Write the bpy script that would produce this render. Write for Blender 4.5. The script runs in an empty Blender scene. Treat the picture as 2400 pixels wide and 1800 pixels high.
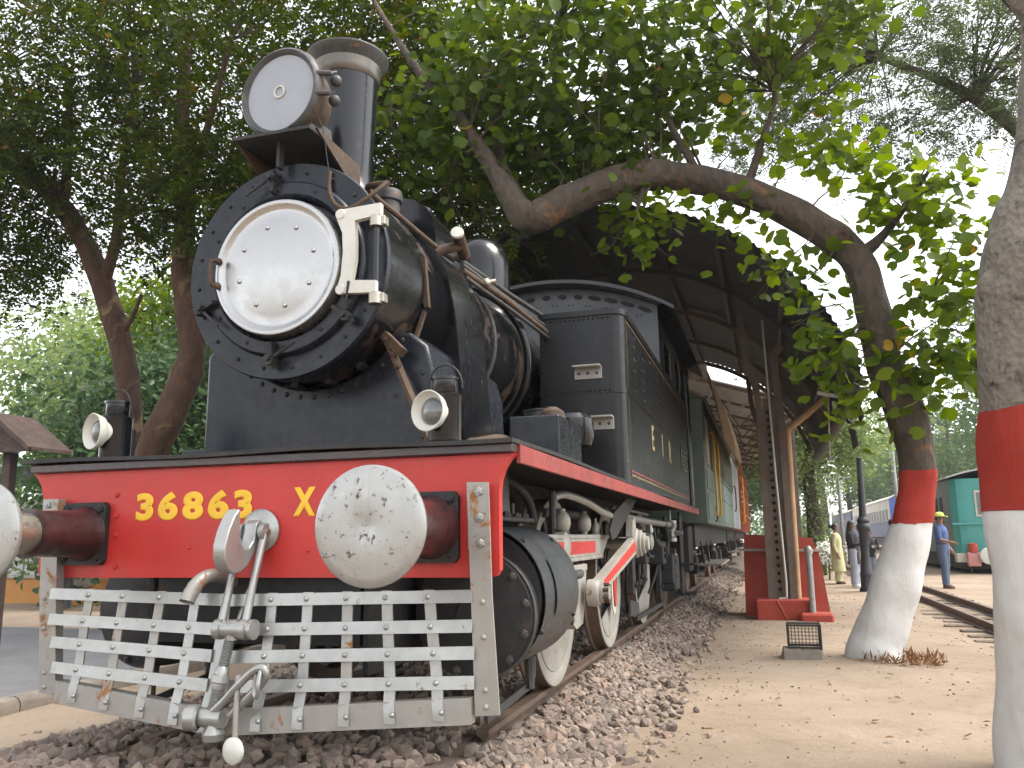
import bpy, bmesh, math, random
import numpy as np
from mathutils import Vector, Matrix, Euler

R = math.radians
rnd = random.Random(7)
rng = np.random.default_rng(11)
scene = bpy.context.scene
COL = scene.collection

# ------------------------------------------------------------------ camera
CAM_POS = Vector((2.46572, -3.64154, 1.04325))
YAW, PITCH, ROLL = 0.29173, 0.1836, -0.01439
fw = Vector((-math.sin(YAW) * math.cos(PITCH), math.cos(YAW) * math.cos(PITCH), math.sin(PITCH)))
rt = Vector((math.cos(YAW), math.sin(YAW), 0))
up = rt.cross(fw)
rt2 = math.cos(ROLL) * rt + math.sin(ROLL) * up
up2 = -math.sin(ROLL) * rt + math.cos(ROLL) * up
cd = bpy.data.cameras.new('camera')
cam = bpy.data.objects.new('camera', cd)
COL.objects.link(cam)
cd.sensor_width = 36.0
cd.lens = 1950.0 / 2400.0 * 36.0
cd.clip_start = 0.05
cd.clip_end = 2000
M = Matrix((rt2, up2, -fw)).transposed().to_4x4()
M.translation = CAM_POS
cam.matrix_world = M
scene.camera = cam

# ------------------------------------------------------------------ light
SUN_DIR = Vector((0.50, 0.10, 0.85)).normalized()      # towards the sun
world = bpy.data.worlds.new('World')
scene.world = world
world.use_nodes = True
wn = world.node_tree.nodes
wn.clear()
sky = wn.new('ShaderNodeTexSky')
sky.sky_type = 'NISHITA'
sky.sun_disc = False
sky.sun_elevation = math.asin(SUN_DIR.z)
sky.sun_rotation = math.atan2(SUN_DIR.x, SUN_DIR.y)
sky.air_density = 1.0
sky.dust_density = 2.0
sky.ozone_density = 1.0
bg = wn.new('ShaderNodeBackground')
bg.inputs['Strength'].default_value = 0.15
wo = wn.new('ShaderNodeOutputWorld')
hs_ = wn.new('ShaderNodeHueSaturation')          # thin white overcast: the clear-sky blue is mostly washed out
hs_.inputs['Saturation'].default_value = 0.18
world.node_tree.links.new(sky.outputs[0], hs_.inputs['Color'])
world.node_tree.links.new(hs_.outputs[0], bg.inputs['Color'])
world.node_tree.links.new(bg.outputs[0], wo.inputs['Surface'])

sl = bpy.data.lights.new('sun', 'SUN')
sl.energy = 1.1
sl.angle = R(30)
sl.color = (1.0, 0.92, 0.80)
sun = bpy.data.objects.new('sun', sl)
sun.rotation_euler = (-SUN_DIR).to_track_quat('-Z', 'Y').to_euler()
COL.objects.link(sun)

vs = scene.view_settings
vs.view_transform = 'Standard'
vs.look = 'None'
vs.gamma = 1.0
vs.use_curve_mapping = False
vs.exposure = 1.95
scene.cycles.max_bounces = 8
scene.cycles.diffuse_bounces = 3
scene.cycles.glossy_bounces = 3
scene.cycles.transparent_max_bounces = 8
scene.cycles.use_denoising = True

# ------------------------------------------------------------------ materials
def new_mat(name):
    m = bpy.data.materials.new(name)
    m.use_nodes = True
    nt = m.node_tree
    return m, nt, nt.nodes, nt.links, nt.nodes['Principled BSDF']

def noise(n, l, coord, scale, detail=4.0, rough=0.6, dist=0.0):
    t = n.new('ShaderNodeTexNoise')
    t.inputs['Scale'].default_value = scale
    t.inputs['Detail'].default_value = detail
    t.inputs['Roughness'].default_value = rough
    t.inputs['Distortion'].default_value = dist
    l.new(coord, t.inputs['Vector'])
    return t.outputs['Fac']

def ramp(n, l, fac, stops):
    r = n.new('ShaderNodeValToRGB')
    e = r.color_ramp.elements
    while len(e) < len(stops):
        e.new(0.5)
    for i, (p, c) in enumerate(stops):
        e[i].position = p
        if not hasattr(c, '__len__'):
            c = (c, c, c)
        e[i].color = (*c, 1)
    l.new(fac, r.inputs['Fac'])
    return r.outputs['Color']

def mixc(n, l, fac, a, b, mode='MIX'):
    m = n.new('ShaderNodeMix')
    m.data_type = 'RGBA'
    m.blend_type = mode
    for s, v in ((m.inputs[0], fac), (m.inputs[6], a), (m.inputs[7], b)):
        if hasattr(v, 'links') or hasattr(v, 'is_output'):
            l.new(v, s)
        elif hasattr(v, '__len__'):
            s.default_value = (*v, 1)
        else:
            s.default_value = v
    return m.outputs[2]

def bump(n, l, p, h, strength, dist=0.01):
    b = n.new('ShaderNodeBump')
    b.inputs['Strength'].default_value = strength
    b.inputs['Distance'].default_value = dist
    l.new(h, b.inputs['Height'])
    l.new(b.outputs['Normal'], p.inputs['Normal'])

def paint(name, col, rough=0.4, metal=0.0, var=0.25, scale=3.0, dust=0.0, dustcol=(0.22, 0.19, 0.15), rust=0.0,
          rustcol=(0.16, 0.06, 0.02), rscale=9.0, streak=0.0, bmp=0.12, coat=0.0, objrand=0.0, spec=0.5, crack=0.0):
    """a paint coat: tone drift, grime, rust specks and runs with their own shapes, slight unevenness"""
    m, nt, n, l, p = new_mat(name)
    tc = n.new('ShaderNodeTexCoord').outputs['Object']
    dark = tuple(c * (1 - var) for c in col)
    lite = tuple(min(1, c * (1 + var * 0.5)) for c in col)
    base = mixc(n, l, ramp(n, l, noise(n, l, tc, scale, 6), [(0.3, 0.0), (0.7, 1.0)]), dark, lite)
    if objrand:
        oi = n.new('ShaderNodeObjectInfo').outputs['Random']
        base = mixc(n, l, oi, base, tuple(c * (1 - objrand) for c in col))
    fine = noise(n, l, tc, scale * 9, 4, 0.65)
    if dust:
        base = mixc(n, l, ramp(n, l, noise(n, l, tc, scale * 2.3, 8, 0.72, 0.6), [(0.48, 0.0), (0.75, dust)]), base, dustcol)
    if streak:
        mp = n.new('ShaderNodeMapping')
        mp.inputs['Scale'].default_value = (14, 14, 0.9)
        l.new(tc, mp.inputs['Vector'])
        st = noise(n, l, mp.outputs[0], 1.4, 5, 0.6)
        base = mixc(n, l, ramp(n, l, st, [(0.54, 0.0), (0.76, streak)]), base, dustcol)
    rf = ramp(n, l, fine, [(0.2, max(0.05, rough - 0.1)), (0.8, min(1, rough + 0.16))])
    if rust:
        rn = noise(n, l, tc, rscale, 8, 0.7, 0.4)
        rm = ramp(n, l, rn, [(0.66 - rust * 0.22, 0.0), (0.72 - rust * 0.2, 1.0)])
        base = mixc(n, l, rm, base, mixc(n, l, fine, rustcol, tuple(min(1, c * 1.9) for c in rustcol)))
        rf = mixc(n, l, rm, rf, (0.85, 0.85, 0.85))
        if metal:
            mm = n.new('ShaderNodeMath')
            mm.operation = 'MULTIPLY_ADD'
            mm.inputs[1].default_value = -metal
            mm.inputs[2].default_value = metal
            l.new(rm, mm.inputs[0])
            l.new(mm.outputs[0], p.inputs['Metallic'])
    l.new(base, p.inputs['Base Color'])
    l.new(rf, p.inputs['Roughness'])
    if not (rust and metal):
        p.inputs['Metallic'].default_value = metal
    p.inputs['Coat Weight'].default_value = coat
    p.inputs['Specular IOR Level'].default_value = spec
    if crack:
        mp2 = n.new('ShaderNodeMapping')
        mp2.inputs['Scale'].default_value = (9, 9, 1.3)
        l.new(tc, mp2.inputs['Vector'])
        cr1 = noise(n, l, mp2.outputs[0], 1.6, 9, 0.7, 0.7)
        gro = ramp(n, l, cr1, [(0.44, 1.0), (0.5, 0.0), (0.56, 1.0)])
        h1 = mixc(n, l, 0.5, gro, noise(n, l, tc, 26, 8, 0.75))
        bump(n, l, p, h1, crack, 0.02)
    elif bmp:
        bump(n, l, p, noise(n, l, tc, scale * 5, 6, 0.6), bmp, 0.012)
    return m

def leafmat(name, c1, c2, c3=None, trans=0.35, rough=0.5, amt3=0.06):
    m, nt, n, l, p = new_mat(name)
    isl = n.new('ShaderNodeNewGeometry').outputs['Random Per Island']
    oi = n.new('ShaderNodeObjectInfo').outputs['Random']
    ad = n.new('ShaderNodeMath'); ad.operation = 'ADD'
    l.new(isl, ad.inputs[0]); l.new(oi, ad.inputs[1])
    fr = n.new('ShaderNodeMath'); fr.operation = 'FRACT'
    l.new(ad.outputs[0], fr.inputs[0])
    stops = [(0.0, c1), (0.9 if c3 else 1.0, c2)]
    if c3:
        stops = [(0.0, c1), (1 - amt3 - 0.006, c2), (1 - amt3, c3)]
    col = ramp(n, l, fr.outputs[0], stops)
    l.new(col, p.inputs['Base Color'])
    p.inputs['Roughness'].default_value = rough
    p.inputs['Specular IOR Level'].default_value = 0.18
    tr = n.new('ShaderNodeBsdfTranslucent')
    hs = n.new('ShaderNodeHueSaturation')
    hs.inputs['Hue'].default_value = 0.478
    hs.inputs['Value'].default_value = 2.4
    hs.inputs['Saturation'].default_value = 1.1
    l.new(col, hs.inputs['Color'])
    l.new(hs.outputs[0], tr.inputs['Color'])
    mx = n.new('ShaderNodeMixShader')
    mx.inputs[0].default_value = trans
    l.new(p.outputs[0], mx.inputs[1])
    l.new(tr.outputs[0], mx.inputs[2])
    l.new(mx.outputs[0], n['Material Output'].inputs['Surface'])
    return m

def barkmat(name, c1, c2, patch=None, scale=4.0, bmp=0.6, stretch=0.35, pamt=0.55):
    m, nt, n, l, p = new_mat(name)
    tc = n.new('ShaderNodeTexCoord').outputs['Object']
    mp = n.new('ShaderNodeMapping')
    mp.inputs['Scale'].default_value = (1, 1, stretch)
    l.new(tc, mp.inputs['Vector'])
    a = noise(n, l, mp.outputs[0], scale * 3, 8, 0.7, 0.5)
    base = mixc(n, l, ramp(n, l, a, [(0.3, 0.0), (0.7, 1.0)]), c1, c2)
    if patch:
        b = noise(n, l, tc, scale * 0.8, 7, 0.65, 0.8)
        base = mixc(n, l, ramp(n, l, b, [(pamt, 0.0), (pamt + 0.1, 1.0)]), base, patch)
    l.new(base, p.inputs['Base Color'])
    p.inputs['Roughness'].default_value = 0.9
    vo = n.new('ShaderNodeTexVoronoi')
    vo.inputs['Scale'].default_value = scale * 5
    l.new(mp.outputs[0], vo.inputs['Vector'])
    ad = n.new('ShaderNodeMath'); ad.operation = 'ADD'
    l.new(a, ad.inputs[0]); l.new(vo.outputs['Distance'], ad.inputs[1])
    bump(n, l, p, ad.outputs[0], bmp, 0.03)
    return m

MAT = {}
MAT['black'] = paint('black_gloss_paint', (0.006, 0.0065, 0.008), 0.15, var=0.4, scale=2.2, dust=0.2, dustcol=(0.02, 0.018, 0.016), rust=0.12, rustcol=(0.025, 0.011, 0.005), bmp=0.10, coat=0.05, spec=0.4)
MAT['black_rust'] = paint('black_rusting_paint', (0.006, 0.006, 0.0075), 0.16, var=0.4, scale=2.2, dust=0.3, dustcol=(0.03, 0.018, 0.010), rust=0.5, rustcol=(0.026, 0.011, 0.0035), rscale=2.2, bmp=0.12, coat=0.05, spec=0.45)
MAT['tank'] = paint('tank_black_paint', (0.0075, 0.008, 0.009), 0.30, var=0.35, scale=1.6, dust=0.5, dustcol=(0.020, 0.019, 0.018), rust=0.08, rustcol=(0.03, 0.016, 0.008), streak=0.4, bmp=0.06, spec=0.3)
MAT['slate'] = paint('slate_blue_black_paint', (0.010, 0.0125, 0.018), 0.26, var=0.35, scale=3.0, dust=0.5, dustcol=(0.034, 0.037, 0.044), rust=0.12, rustcol=(0.03, 0.018, 0.012), streak=0.4, bmp=0.12, spec=0.3)
MAT['dull'] = paint('dull_black_iron', (0.012, 0.012, 0.012), 0.6, var=0.4, scale=4, dust=0.6, dustcol=(0.040, 0.035, 0.029), rust=0.25, rustcol=(0.05, 0.025, 0.012), bmp=0.2)
MAT['iron'] = paint('greasy_grey_iron', (0.055, 0.055, 0.055), 0.5, metal=0.3, var=0.4, scale=5, dust=0.7, dustcol=(0.11, 0.10, 0.085), rust=0.2, bmp=0.2)
MAT['clad'] = paint('grey_cladding_sheet', (0.040, 0.044, 0.049), 0.40, metal=0.2, var=0.25, scale=2, dust=0.6, dustcol=(0.085, 0.082, 0.075), rust=0.05, bmp=0.1)
MAT['red'] = paint('red_beam_paint', (0.46, 0.024, 0.018), 0.42, var=0.18, scale=2.5, dust=0.35, dustcol=(0.27, 0.05, 0.04), rust=0.03, rustcol=(0.12, 0.03, 0.02), streak=0.2, bmp=0.08)
MAT['red_dirty'] = paint('red_valance_paint', (0.27, 0.040, 0.034), 0.5, var=0.3, scale=3.5, dust=0.6, dustcol=(0.16, 0.075, 0.06), rust=0.35, rustcol=(0.06, 0.02, 0.012), bmp=0.15)
MAT['maroon'] = paint('maroon_black_paint', (0.035, 0.012, 0.012), 0.3, var=0.5, scale=5, dust=0.5, dustcol=(0.05, 0.04, 0.04), bmp=0.2, coat=0.3)
MAT['silver'] = paint('aluminium_paint', (0.34, 0.34, 0.325), 0.32, metal=0.62, var=0.15, scale=3, dust=0.30, dustcol=(0.24, 0.225, 0.195), rust=0.16, rustcol=(0.10, 0.05, 0.02), rscale=14, streak=0.25, bmp=0.10)
MAT['silver_rust'] = paint('rusty_aluminium_paint', (0.32, 0.31, 0.29), 0.4, metal=0.4, var=0.15, scale=3, dust=0.5, dustcol=(0.28, 0.24, 0.18), rust=0.45, rustcol=(0.17, 0.075, 0.022), rscale=6, streak=0.4, bmp=0.15)
MAT['door'] = paint('bright_aluminium_door', (0.39, 0.385, 0.375), 0.27, metal=0.92, var=0.05, scale=1.2, dust=0.05, dustcol=(0.36, 0.345, 0.31), bmp=0.03)
MAT['buffer'] = paint('chipped_buffer_paint', (0.36, 0.36, 0.345), 0.30, metal=0.6, var=0.10, scale=2.5, dust=0.3, dustcol=(0.24, 0.23, 0.21), rust=0.36, rustcol=(0.045, 0.022, 0.014), rscale=26, streak=0.35, bmp=0.08)
MAT['white'] = paint('white_metal_paint', (0.54, 0.53, 0.48), 0.45, var=0.12, scale=4, dust=0.5, dustcol=(0.38, 0.35, 0.28), rust=0.1, rustcol=(0.2, 0.1, 0.04), rscale=18, bmp=0.12)
MAT['white_dirty'] = paint('greasy_white_paint', (0.30, 0.29, 0.255), 0.42, var=0.25, scale=6, dust=0.8, dustcol=(0.24, 0.21, 0.15), rust=0.18, rustcol=(0.12, 0.07, 0.03), rscale=14, bmp=0.15)
MAT['yellow'] = paint('yellow_number_paint', (0.72, 0.42, 0.02), 0.5, var=0.12, scale=8, bmp=0.05)
MAT['gold'] = paint('faded_gold_lining', (0.33, 0.26, 0.11), 0.5, var=0.25, scale=9, dust=0.4, bmp=0.05)
MAT['lining'] = paint('faint_gold_lining', (0.17, 0.12, 0.045), 0.5, var=0.4, scale=9, dust=0.5, dustcol=(0.03, 0.028, 0.025), bmp=0.05)
MAT['rust'] = paint('rusty_brown_iron', (0.052, 0.028, 0.014), 0.75, var=0.45, scale=7, dust=0.7, dustcol=(0.115, 0.075, 0.04), bmp=0.35)
MAT['brass'] = paint('worn_steel', (0.38, 0.35, 0.29), 0.32, metal=0.85, var=0.2, scale=8, dust=0.4, dustcol=(0.16, 0.12, 0.07), bmp=0.1)
MAT['lampglass'] = paint('dusty_lamp_glass', (0.26, 0.272, 0.30), 0.33, var=0.08, scale=4, dust=0.4, dustcol=(0.22, 0.22, 0.23), bmp=0.03, coat=0.3)
MAT['lens'] = paint('dark_lamp_lens', (0.10, 0.105, 0.10), 0.08, var=0.5, scale=12, bmp=0.0, coat=0.8)
MAT['copper'] = paint('polished_chimney_cap', (0.13, 0.12, 0.105), 0.30, metal=0.8, var=0.25, scale=5, dust=0.4, dustcol=(0.10, 0.075, 0.05), bmp=0.08)
MAT['dark'] = paint('dark_interior', (0.010, 0.010, 0.011), 0.8, var=0.3)

# ------------------------------------------------------------------ mesh helpers
def basis(d):
    d = Vector(d).normalized()
    a = Vector((0, 0, 1)) if abs(d.z) < 0.95 else Vector((1, 0, 0))
    u = d.cross(a).normalized()
    return u, d.cross(u).normalized(), d

class G:
    """collects shapes for ONE mesh object"""
    def __init__(s):
        s.v = []; s.f = []
    def add(s, vs_, fs):
        o = len(s.v)
        s.v.extend([tuple(p) for p in vs_])
        s.f.extend([tuple(i + o for i in f) for f in fs])
        return s
    def box(s, x0, x1, y0, y1, z0, z1, c=0.0, rot=None, piv=None):
        if c <= 0:
            P = [(x, y, z) for x in (x0, x1) for y in (y0, y1) for z in (z0, z1)]
            F = [(0, 1, 3, 2), (4, 6, 7, 5), (0, 4, 5, 1), (2, 3, 7, 6), (0, 2, 6, 4), (1, 5, 7, 3)]
        else:
            P = []; F = []
            xs, ys, zs = (x0, x1), (y0, y1), (z0, z1)
            idx = {}
            for i in (0, 1):
                for j in (0, 1):
                    for k in (0, 1):
                        sx, sy, sz = (1 if i == 0 else -1), (1 if j == 0 else -1), (1 if k == 0 else -1)
                        b = (xs[i], ys[j], zs[k])
                        for a in range(3):
                            q = [b[0] + sx * c, b[1] + sy * c, b[2] + sz * c]
                            q[a] = b[a]
                            idx[(i, j, k, a)] = len(P)
                            P.append(tuple(q))
            g = lambda i, j, k, a: idx[(i, j, k, a)]
            for t in (0, 1):
                F.append((g(t, 0, 0, 0), g(t, 1, 0, 0), g(t, 1, 1, 0), g(t, 0, 1, 0)))
                F.append((g(0, t, 0, 1), g(1, t, 0, 1), g(1, t, 1, 1), g(0, t, 1, 1)))
                F.append((g(0, 0, t, 2), g(1, 0, t, 2), g(1, 1, t, 2), g(0, 1, t, 2)))
            for i in (0, 1):
                for j in (0, 1):
                    F.append((g(i, j, 0, 0), g(i, j, 1, 0), g(i, j, 1, 1), g(i, j, 0, 1)))
                    F.append((g(i, 0, j, 0), g(i, 1, j, 0), g(i, 1, j, 2), g(i, 0, j, 2)))
                    F.append((g(0, i, j, 1), g(1, i, j, 1), g(1, i, j, 2), g(0, i, j, 2)))
                    for k in (0, 1):
                        F.append((g(i, j, k, 0), g(i, j, k, 1), g(i, j, k, 2)))
        if rot is not None:
            E_ = Euler(rot).to_matrix()
            c0 = Vector(piv) if piv else Vector(((x0 + x1) / 2, (y0 + y1) / 2, (z0 + z1) / 2))
            P = [E_ @ (Vector(p) - c0) + c0 for p in P]
        return s.add(P, F)
    def bar(s, p0, p1, w, h, side=None, c=0.0):
        """rectangular bar between two points; w across `side`, h across the other"""
        p0 = Vector(p0); p1 = Vector(p1)
        d = (p1 - p0).normalized()
        if side is None:
            u, v, _ = basis(d)
        else:
            u = Vector(side); u = (u - d * u.dot(d)).normalized(); v = d.cross(u)
        P = []
        for p in (p0, p1):
            for a, b in ((-1, -1), (1, -1), (1, 1), (-1, 1)):
                P.append(p + u * a * w / 2 + v * b * h / 2)
        return s.add(P, [(0, 3, 2, 1), (4, 5, 6, 7), (0, 1, 5, 4), (1, 2, 6, 5), (2, 3, 7, 6), (3, 0, 4, 7)])
    def tube(s, pts, r, n=10, cap=True, squash=None):
        pts = [Vector(p) for p in pts]
        if not hasattr(r, '__len__'):
            r = [r] * len(pts)
        P = []; F = []
        u = None
        for i, p in enumerate(pts):
            a = pts[max(0, i - 1)]; b = pts[min(len(pts) - 1, i + 1)]
            d = (b - a)
            if d.length < 1e-9:
                d = Vector((0, 0, 1))
            d.normalize()
            if u is None:
                u, v, _ = basis(d)
            else:
                u = (u - d * u.dot(d)).normalized()
                v = d.cross(u)
            for k in range(n):
                t = 2 * math.pi * k / n
                P.append(p + (u * math.cos(t) + v * math.sin(t)) * r[i])
        m = len(pts)
        for i in range(m - 1):
            for k in range(n):
                F.append((i * n + k, i * n + (k + 1) % n, (i + 1) * n + (k + 1) % n, (i + 1) * n + k))
        if cap:
            F.append(tuple(reversed(range(n))))
            F.append(tuple(range((m - 1) * n, m * n)))
        return s.add(P, F)
    def cyl(s, p0, p1, r0, r1=None, n=16):
        return s.tube([p0, p1], [r0, r0 if r1 is None else r1], n)
    def lathe(s, prof, org, axis=(0, 0, 1), n=32, a0=0.0, a1=2 * math.pi, ref=None):
        """prof: (radius, distance along axis)"""
        u, v, d = basis(axis)
        if ref is not None:
            u = Vector(ref).normalized(); v = d.cross(u)
        org = Vector(org)
        full = abs(a1 - a0 - 2 * math.pi) < 1e-6
        m = n if full else n + 1
        P = []; F = []
        for (r, t) in prof:
            for k in range(m):
                a = a0 + (a1 - a0) * k / n
                P.append(org + d * t + (u * math.cos(a) + v * math.sin(a)) * max(r, 1e-5))
        for i in range(len(prof) - 1):
            for k in range(n if full else n):
                k2 = (k + 1) % m if full else k + 1
                F.append((i * m + k, i * m + k2, (i + 1) * m + k2, (i + 1) * m + k))
        return s.add(P, F)
    def prism(s, poly, vec):
        poly = [Vector(p) for p in poly]; vec = Vector(vec); n = len(poly)
        P = poly + [p + vec for p in poly]
        F = [tuple(range(n)), tuple(reversed(range(n, 2 * n)))]
        F += [(i, i + n, (i + 1) % n + n, (i + 1) % n) for i in range(n)]
        return s.add(P, F)
    def ball(s, c, r, n=12, m=8, sc=(1, 1, 1)):
        P = []; F = []
        for i in range(m + 1):
            t = math.pi * i / m
            for k in range(n):
                a = 2 * math.pi * k / n
                rr = max(math.sin(t), 1e-4)
                P.append((c[0] + r * sc[0] * rr * math.cos(a), c[1] + r * sc[1] * rr * math.sin(a), c[2] + r * sc[2] * math.cos(t)))
        for i in range(m):
            for k in range(n):
                F.append((i * n + k, (i + 1) * n + k, (i + 1) * n + (k + 1) % n, i * n + (k + 1) % n))
        return s.add(P, F)
    def sheet(s, grid):
        """rows of points -> open quad sheet"""
        m = len(grid[0]); P = [p for r_ in grid for p in r_]
        F = [(i * m + k, i * m + k + 1, (i + 1) * m + k + 1, (i + 1) * m + k) for i in range(len(grid) - 1) for k in range(m - 1)]
        return s.add(P, F)
    def slab(s, grid, off):
        """sheet with thickness vector off"""
        off = Vector(off)
        g2 = [[Vector(p) + off for p in r_] for r_ in grid]
        n, m = len(grid), len(grid[0])
        s.sheet(grid)
        s.sheet([list(reversed(r_)) for r_ in g2])
        loop = [grid[0][k] for k in range(m)] + [grid[i][m - 1] for i in range(1, n)] + [grid[n - 1][k] for k in range(m - 2, -1, -1)] + [grid[i][0] for i in range(n - 2, 0, -1)]
        L = len(loop)
        o = len(s.v)
        s.v.extend([tuple(p) for p in loop]); s.v.extend([tuple(Vector(p) + off) for p in loop])
        s.f.extend([(o + i, o + (i + 1) % L, o + L + (i + 1) % L, o + L + i) for i in range(L)])
        return s
    def mesh(s, name, smooth=35, fix=True):
        me = bpy.data.meshes.new(name)
        me.from_pydata(s.v, [], s.f)
        if fix:
            bm = bmesh.new(); bm.from_mesh(me)
            bmesh.ops.recalc_face_normals(bm, faces=bm.faces)
            bm.to_mesh(me); bm.free()
        if smooth:
            me.polygons.foreach_set('use_smooth', [True] * len(me.polygons))
            me.set_sharp_from_angle(angle=R(smooth))
        return me
    def build(s, name, mat, parent=None, smooth=35, fix=True):
        me = s.mesh(name, smooth, fix)
        return put(name, me, mat, parent)

def put(name, me, mat=None, parent=None, loc=None, rot=None, scale=None):
    o = bpy.data.objects.new(name, me)
    if mat is not None and not me.materials:
        me.materials.append(MAT[mat] if isinstance(mat, str) else mat)
    COL.objects.link(o)
    if loc is not None: o.location = loc
    if rot is not None: o.rotation_euler = rot
    if scale is not None: o.scale = scale if hasattr(scale, '__len__') else (scale,) * 3
    if parent is not None: attach(o, parent)
    return o

WORLD_LOC = {}
def attach(o, parent):
    """parent without moving (parents carry a translation only)"""
    o.parent = parent
    o.matrix_parent_inverse = Matrix.Translation(-WORLD_LOC.get(parent.name, Vector((0, 0, 0))))

def empty(name, loc=(0, 0, 0), parent=None):
    o = bpy.data.objects.new(name, None)
    o.empty_display_size = 0.2
    COL.objects.link(o)
    if parent is not None:
        o.parent = parent           # sits at the parent's own base
        WORLD_LOC[o.name] = WORLD_LOC.get(parent.name, Vector((0, 0, 0))).copy()
    else:
        o.location = loc
        WORLD_LOC[o.name] = Vector(loc)
    return o

def tag(o, label=None, cat=None, group=None, kind=None):
    if label: o['label'] = label
    if cat: o['category'] = cat
    if group: o['group'] = group
    if kind: o['kind'] = kind
    return o

def thing(name, loc, label, cat, group=None):
    return tag(empty(name, loc), label, cat, group)

def aim(d):
    return Vector(d).to_track_quat('Z', 'Y').to_euler()

def spline(pts, k=8):
    """Catmull-Rom through tuples of any length"""
    pts = [np.array(p, float) for p in pts]
    P = [2 * pts[0] - pts[1]] + pts + [2 * pts[-1] - pts[-2]]
    out = []
    for i in range(1, len(P) - 2):
        for j in range(k):
            t = j / k
            a, b, c, d = P[i - 1], P[i], P[i + 1], P[i + 2]
            out.append(0.5 * (2 * b + (c - a) * t + (2 * a - 5 * b + 4 * c - d) * t * t + (3 * b - a - 3 * c + d) * t ** 3))
    out.append(pts[-1])
    return out

# shared small meshes (axis +Z, origin at the seat)
def hexbolt_mesh():
    g = G()
    g.lathe([(0.0, 0.004), (1.25, 0.004), (1.25, 0.0)], (0, 0, 0), n=12)
    g.lathe([(1.0, 0.004), (1.0, 0.62), (0.86, 0.75), (0.5, 0.75), (0.5, 1.0), (0.42, 1.1), (0.0, 1.1)], (0, 0, 0), n=6)
    return g.mesh('hex_bolt', 30)
def rivet_mesh():
    g = G()
    g.lathe([(1.0, 0.0), (0.95, 0.3), (0.7, 0.62), (0.35, 0.78), (0.0, 0.8)], (0, 0, 0), n=10)
    return g.mesh('round_rivet', 60)
BOLT = {}
def bolt(name, mat, loc, d, r, parent, kind='hex'):
    key = (kind, mat)
    if key not in BOLT:
        BOLT[key] = hexbolt_mesh() if kind == 'hex' else rivet_mesh()
    e = aim(d)
    return put(name, BOLT[key], mat, parent, loc, e, r)

def rivet_row(g, p0, p1, n, d, r):
    p0 = Vector(p0); p1 = Vector(p1)
    for i in range(n):
        g.lathe([(r, 0.0), (r * 0.75, r * 0.5), (0.0, r * 0.75)], p0.lerp(p1, i / max(1, n - 1)), d, n=6)

def text_parts(txt, size, place, mat, parent, name, depth=0.0015, offset=0.0, gap=1.0, fit=None):
    """each letter a mesh of its own; place(u, v, w) maps letter plane to world"""
    u0 = 0.0
    made = []
    for ch in txt:
        if ch == ' ':
            u0 += size * 0.45 * gap
            continue
        cu = bpy.data.curves.new('letter', 'FONT')
        cu.body = ch; cu.size = size; cu.bevel_depth = offset; cu.bevel_resolution = 1; cu.extrude = depth; cu.resolution_u = 6
        ob = bpy.data.objects.new('letter', cu)
        COL.objects.link(ob)
        dg = bpy.context.evaluated_depsgraph_get()
        me = bpy.data.meshes.new_from_object(ob.evaluated_get(dg))
        xs = [v.co.x for v in me.vertices]
        x0, x1 = min(xs), max(xs)
        made.append((me, u0 - x0))
        bpy.data.objects.remove(ob); bpy.data.curves.remove(cu)
        me.materials.clear()
        u0 += (x1 - x0) + size * 0.07 * gap
    k = fit / (u0 - size * 0.07 * gap) if fit else 1.0
    for me, du in made:
        for v in me.vertices:
            v.co = place((v.co.x + du) * k, v.co.y, v.co.z * .25)
        put(name, me, mat, parent)

# ------------------------------------------------------------------ setting: ground, ballast, tracks, road
GZ = -0.28

def sandmat():
    m, nt, n, l, p = new_mat('trodden_sand')
    tc = n.new('ShaderNodeTexCoord').outputs['Object']
    a = noise(n, l, tc, 0.55, 8, 0.65, 0.6)
    base = mixc(n, l, ramp(n, l, a, [(0.3, 0.0), (0.7, 1.0)]), (0.250, 0.190, 0.138), (0.385, 0.308, 0.235))
    b = noise(n, l, tc, 3.1, 10, 0.75, 0.3)
    base = mixc(n, l, ramp(n, l, b, [(0.52, 0.0), (0.74, 0.7)]), base, (0.185, 0.138, 0.098))
    c = noise(n, l, tc, 60, 4, 0.8)
    base = mixc(n, l, ramp(n, l, c, [(0.35, 0.35), (0.65, 0.0)]), base, (0.14, 0.10, 0.07))
    l.new(base, p.inputs['Base Color'])
    p.inputs['Roughness'].default_value = 0.95
    p.inputs['Specular IOR Level'].default_value = 0.15
    ad = n.new('ShaderNodeMath'); ad.operation = 'MULTIPLY_ADD'
    ad.inputs[1].default_value = 0.25
    l.new(c, ad.inputs[0]); l.new(b, ad.inputs[2])
    bump(n, l, p, ad.outputs[0], 0.8, 0.04)
    return m
MAT['sand'] = sandmat()

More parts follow.
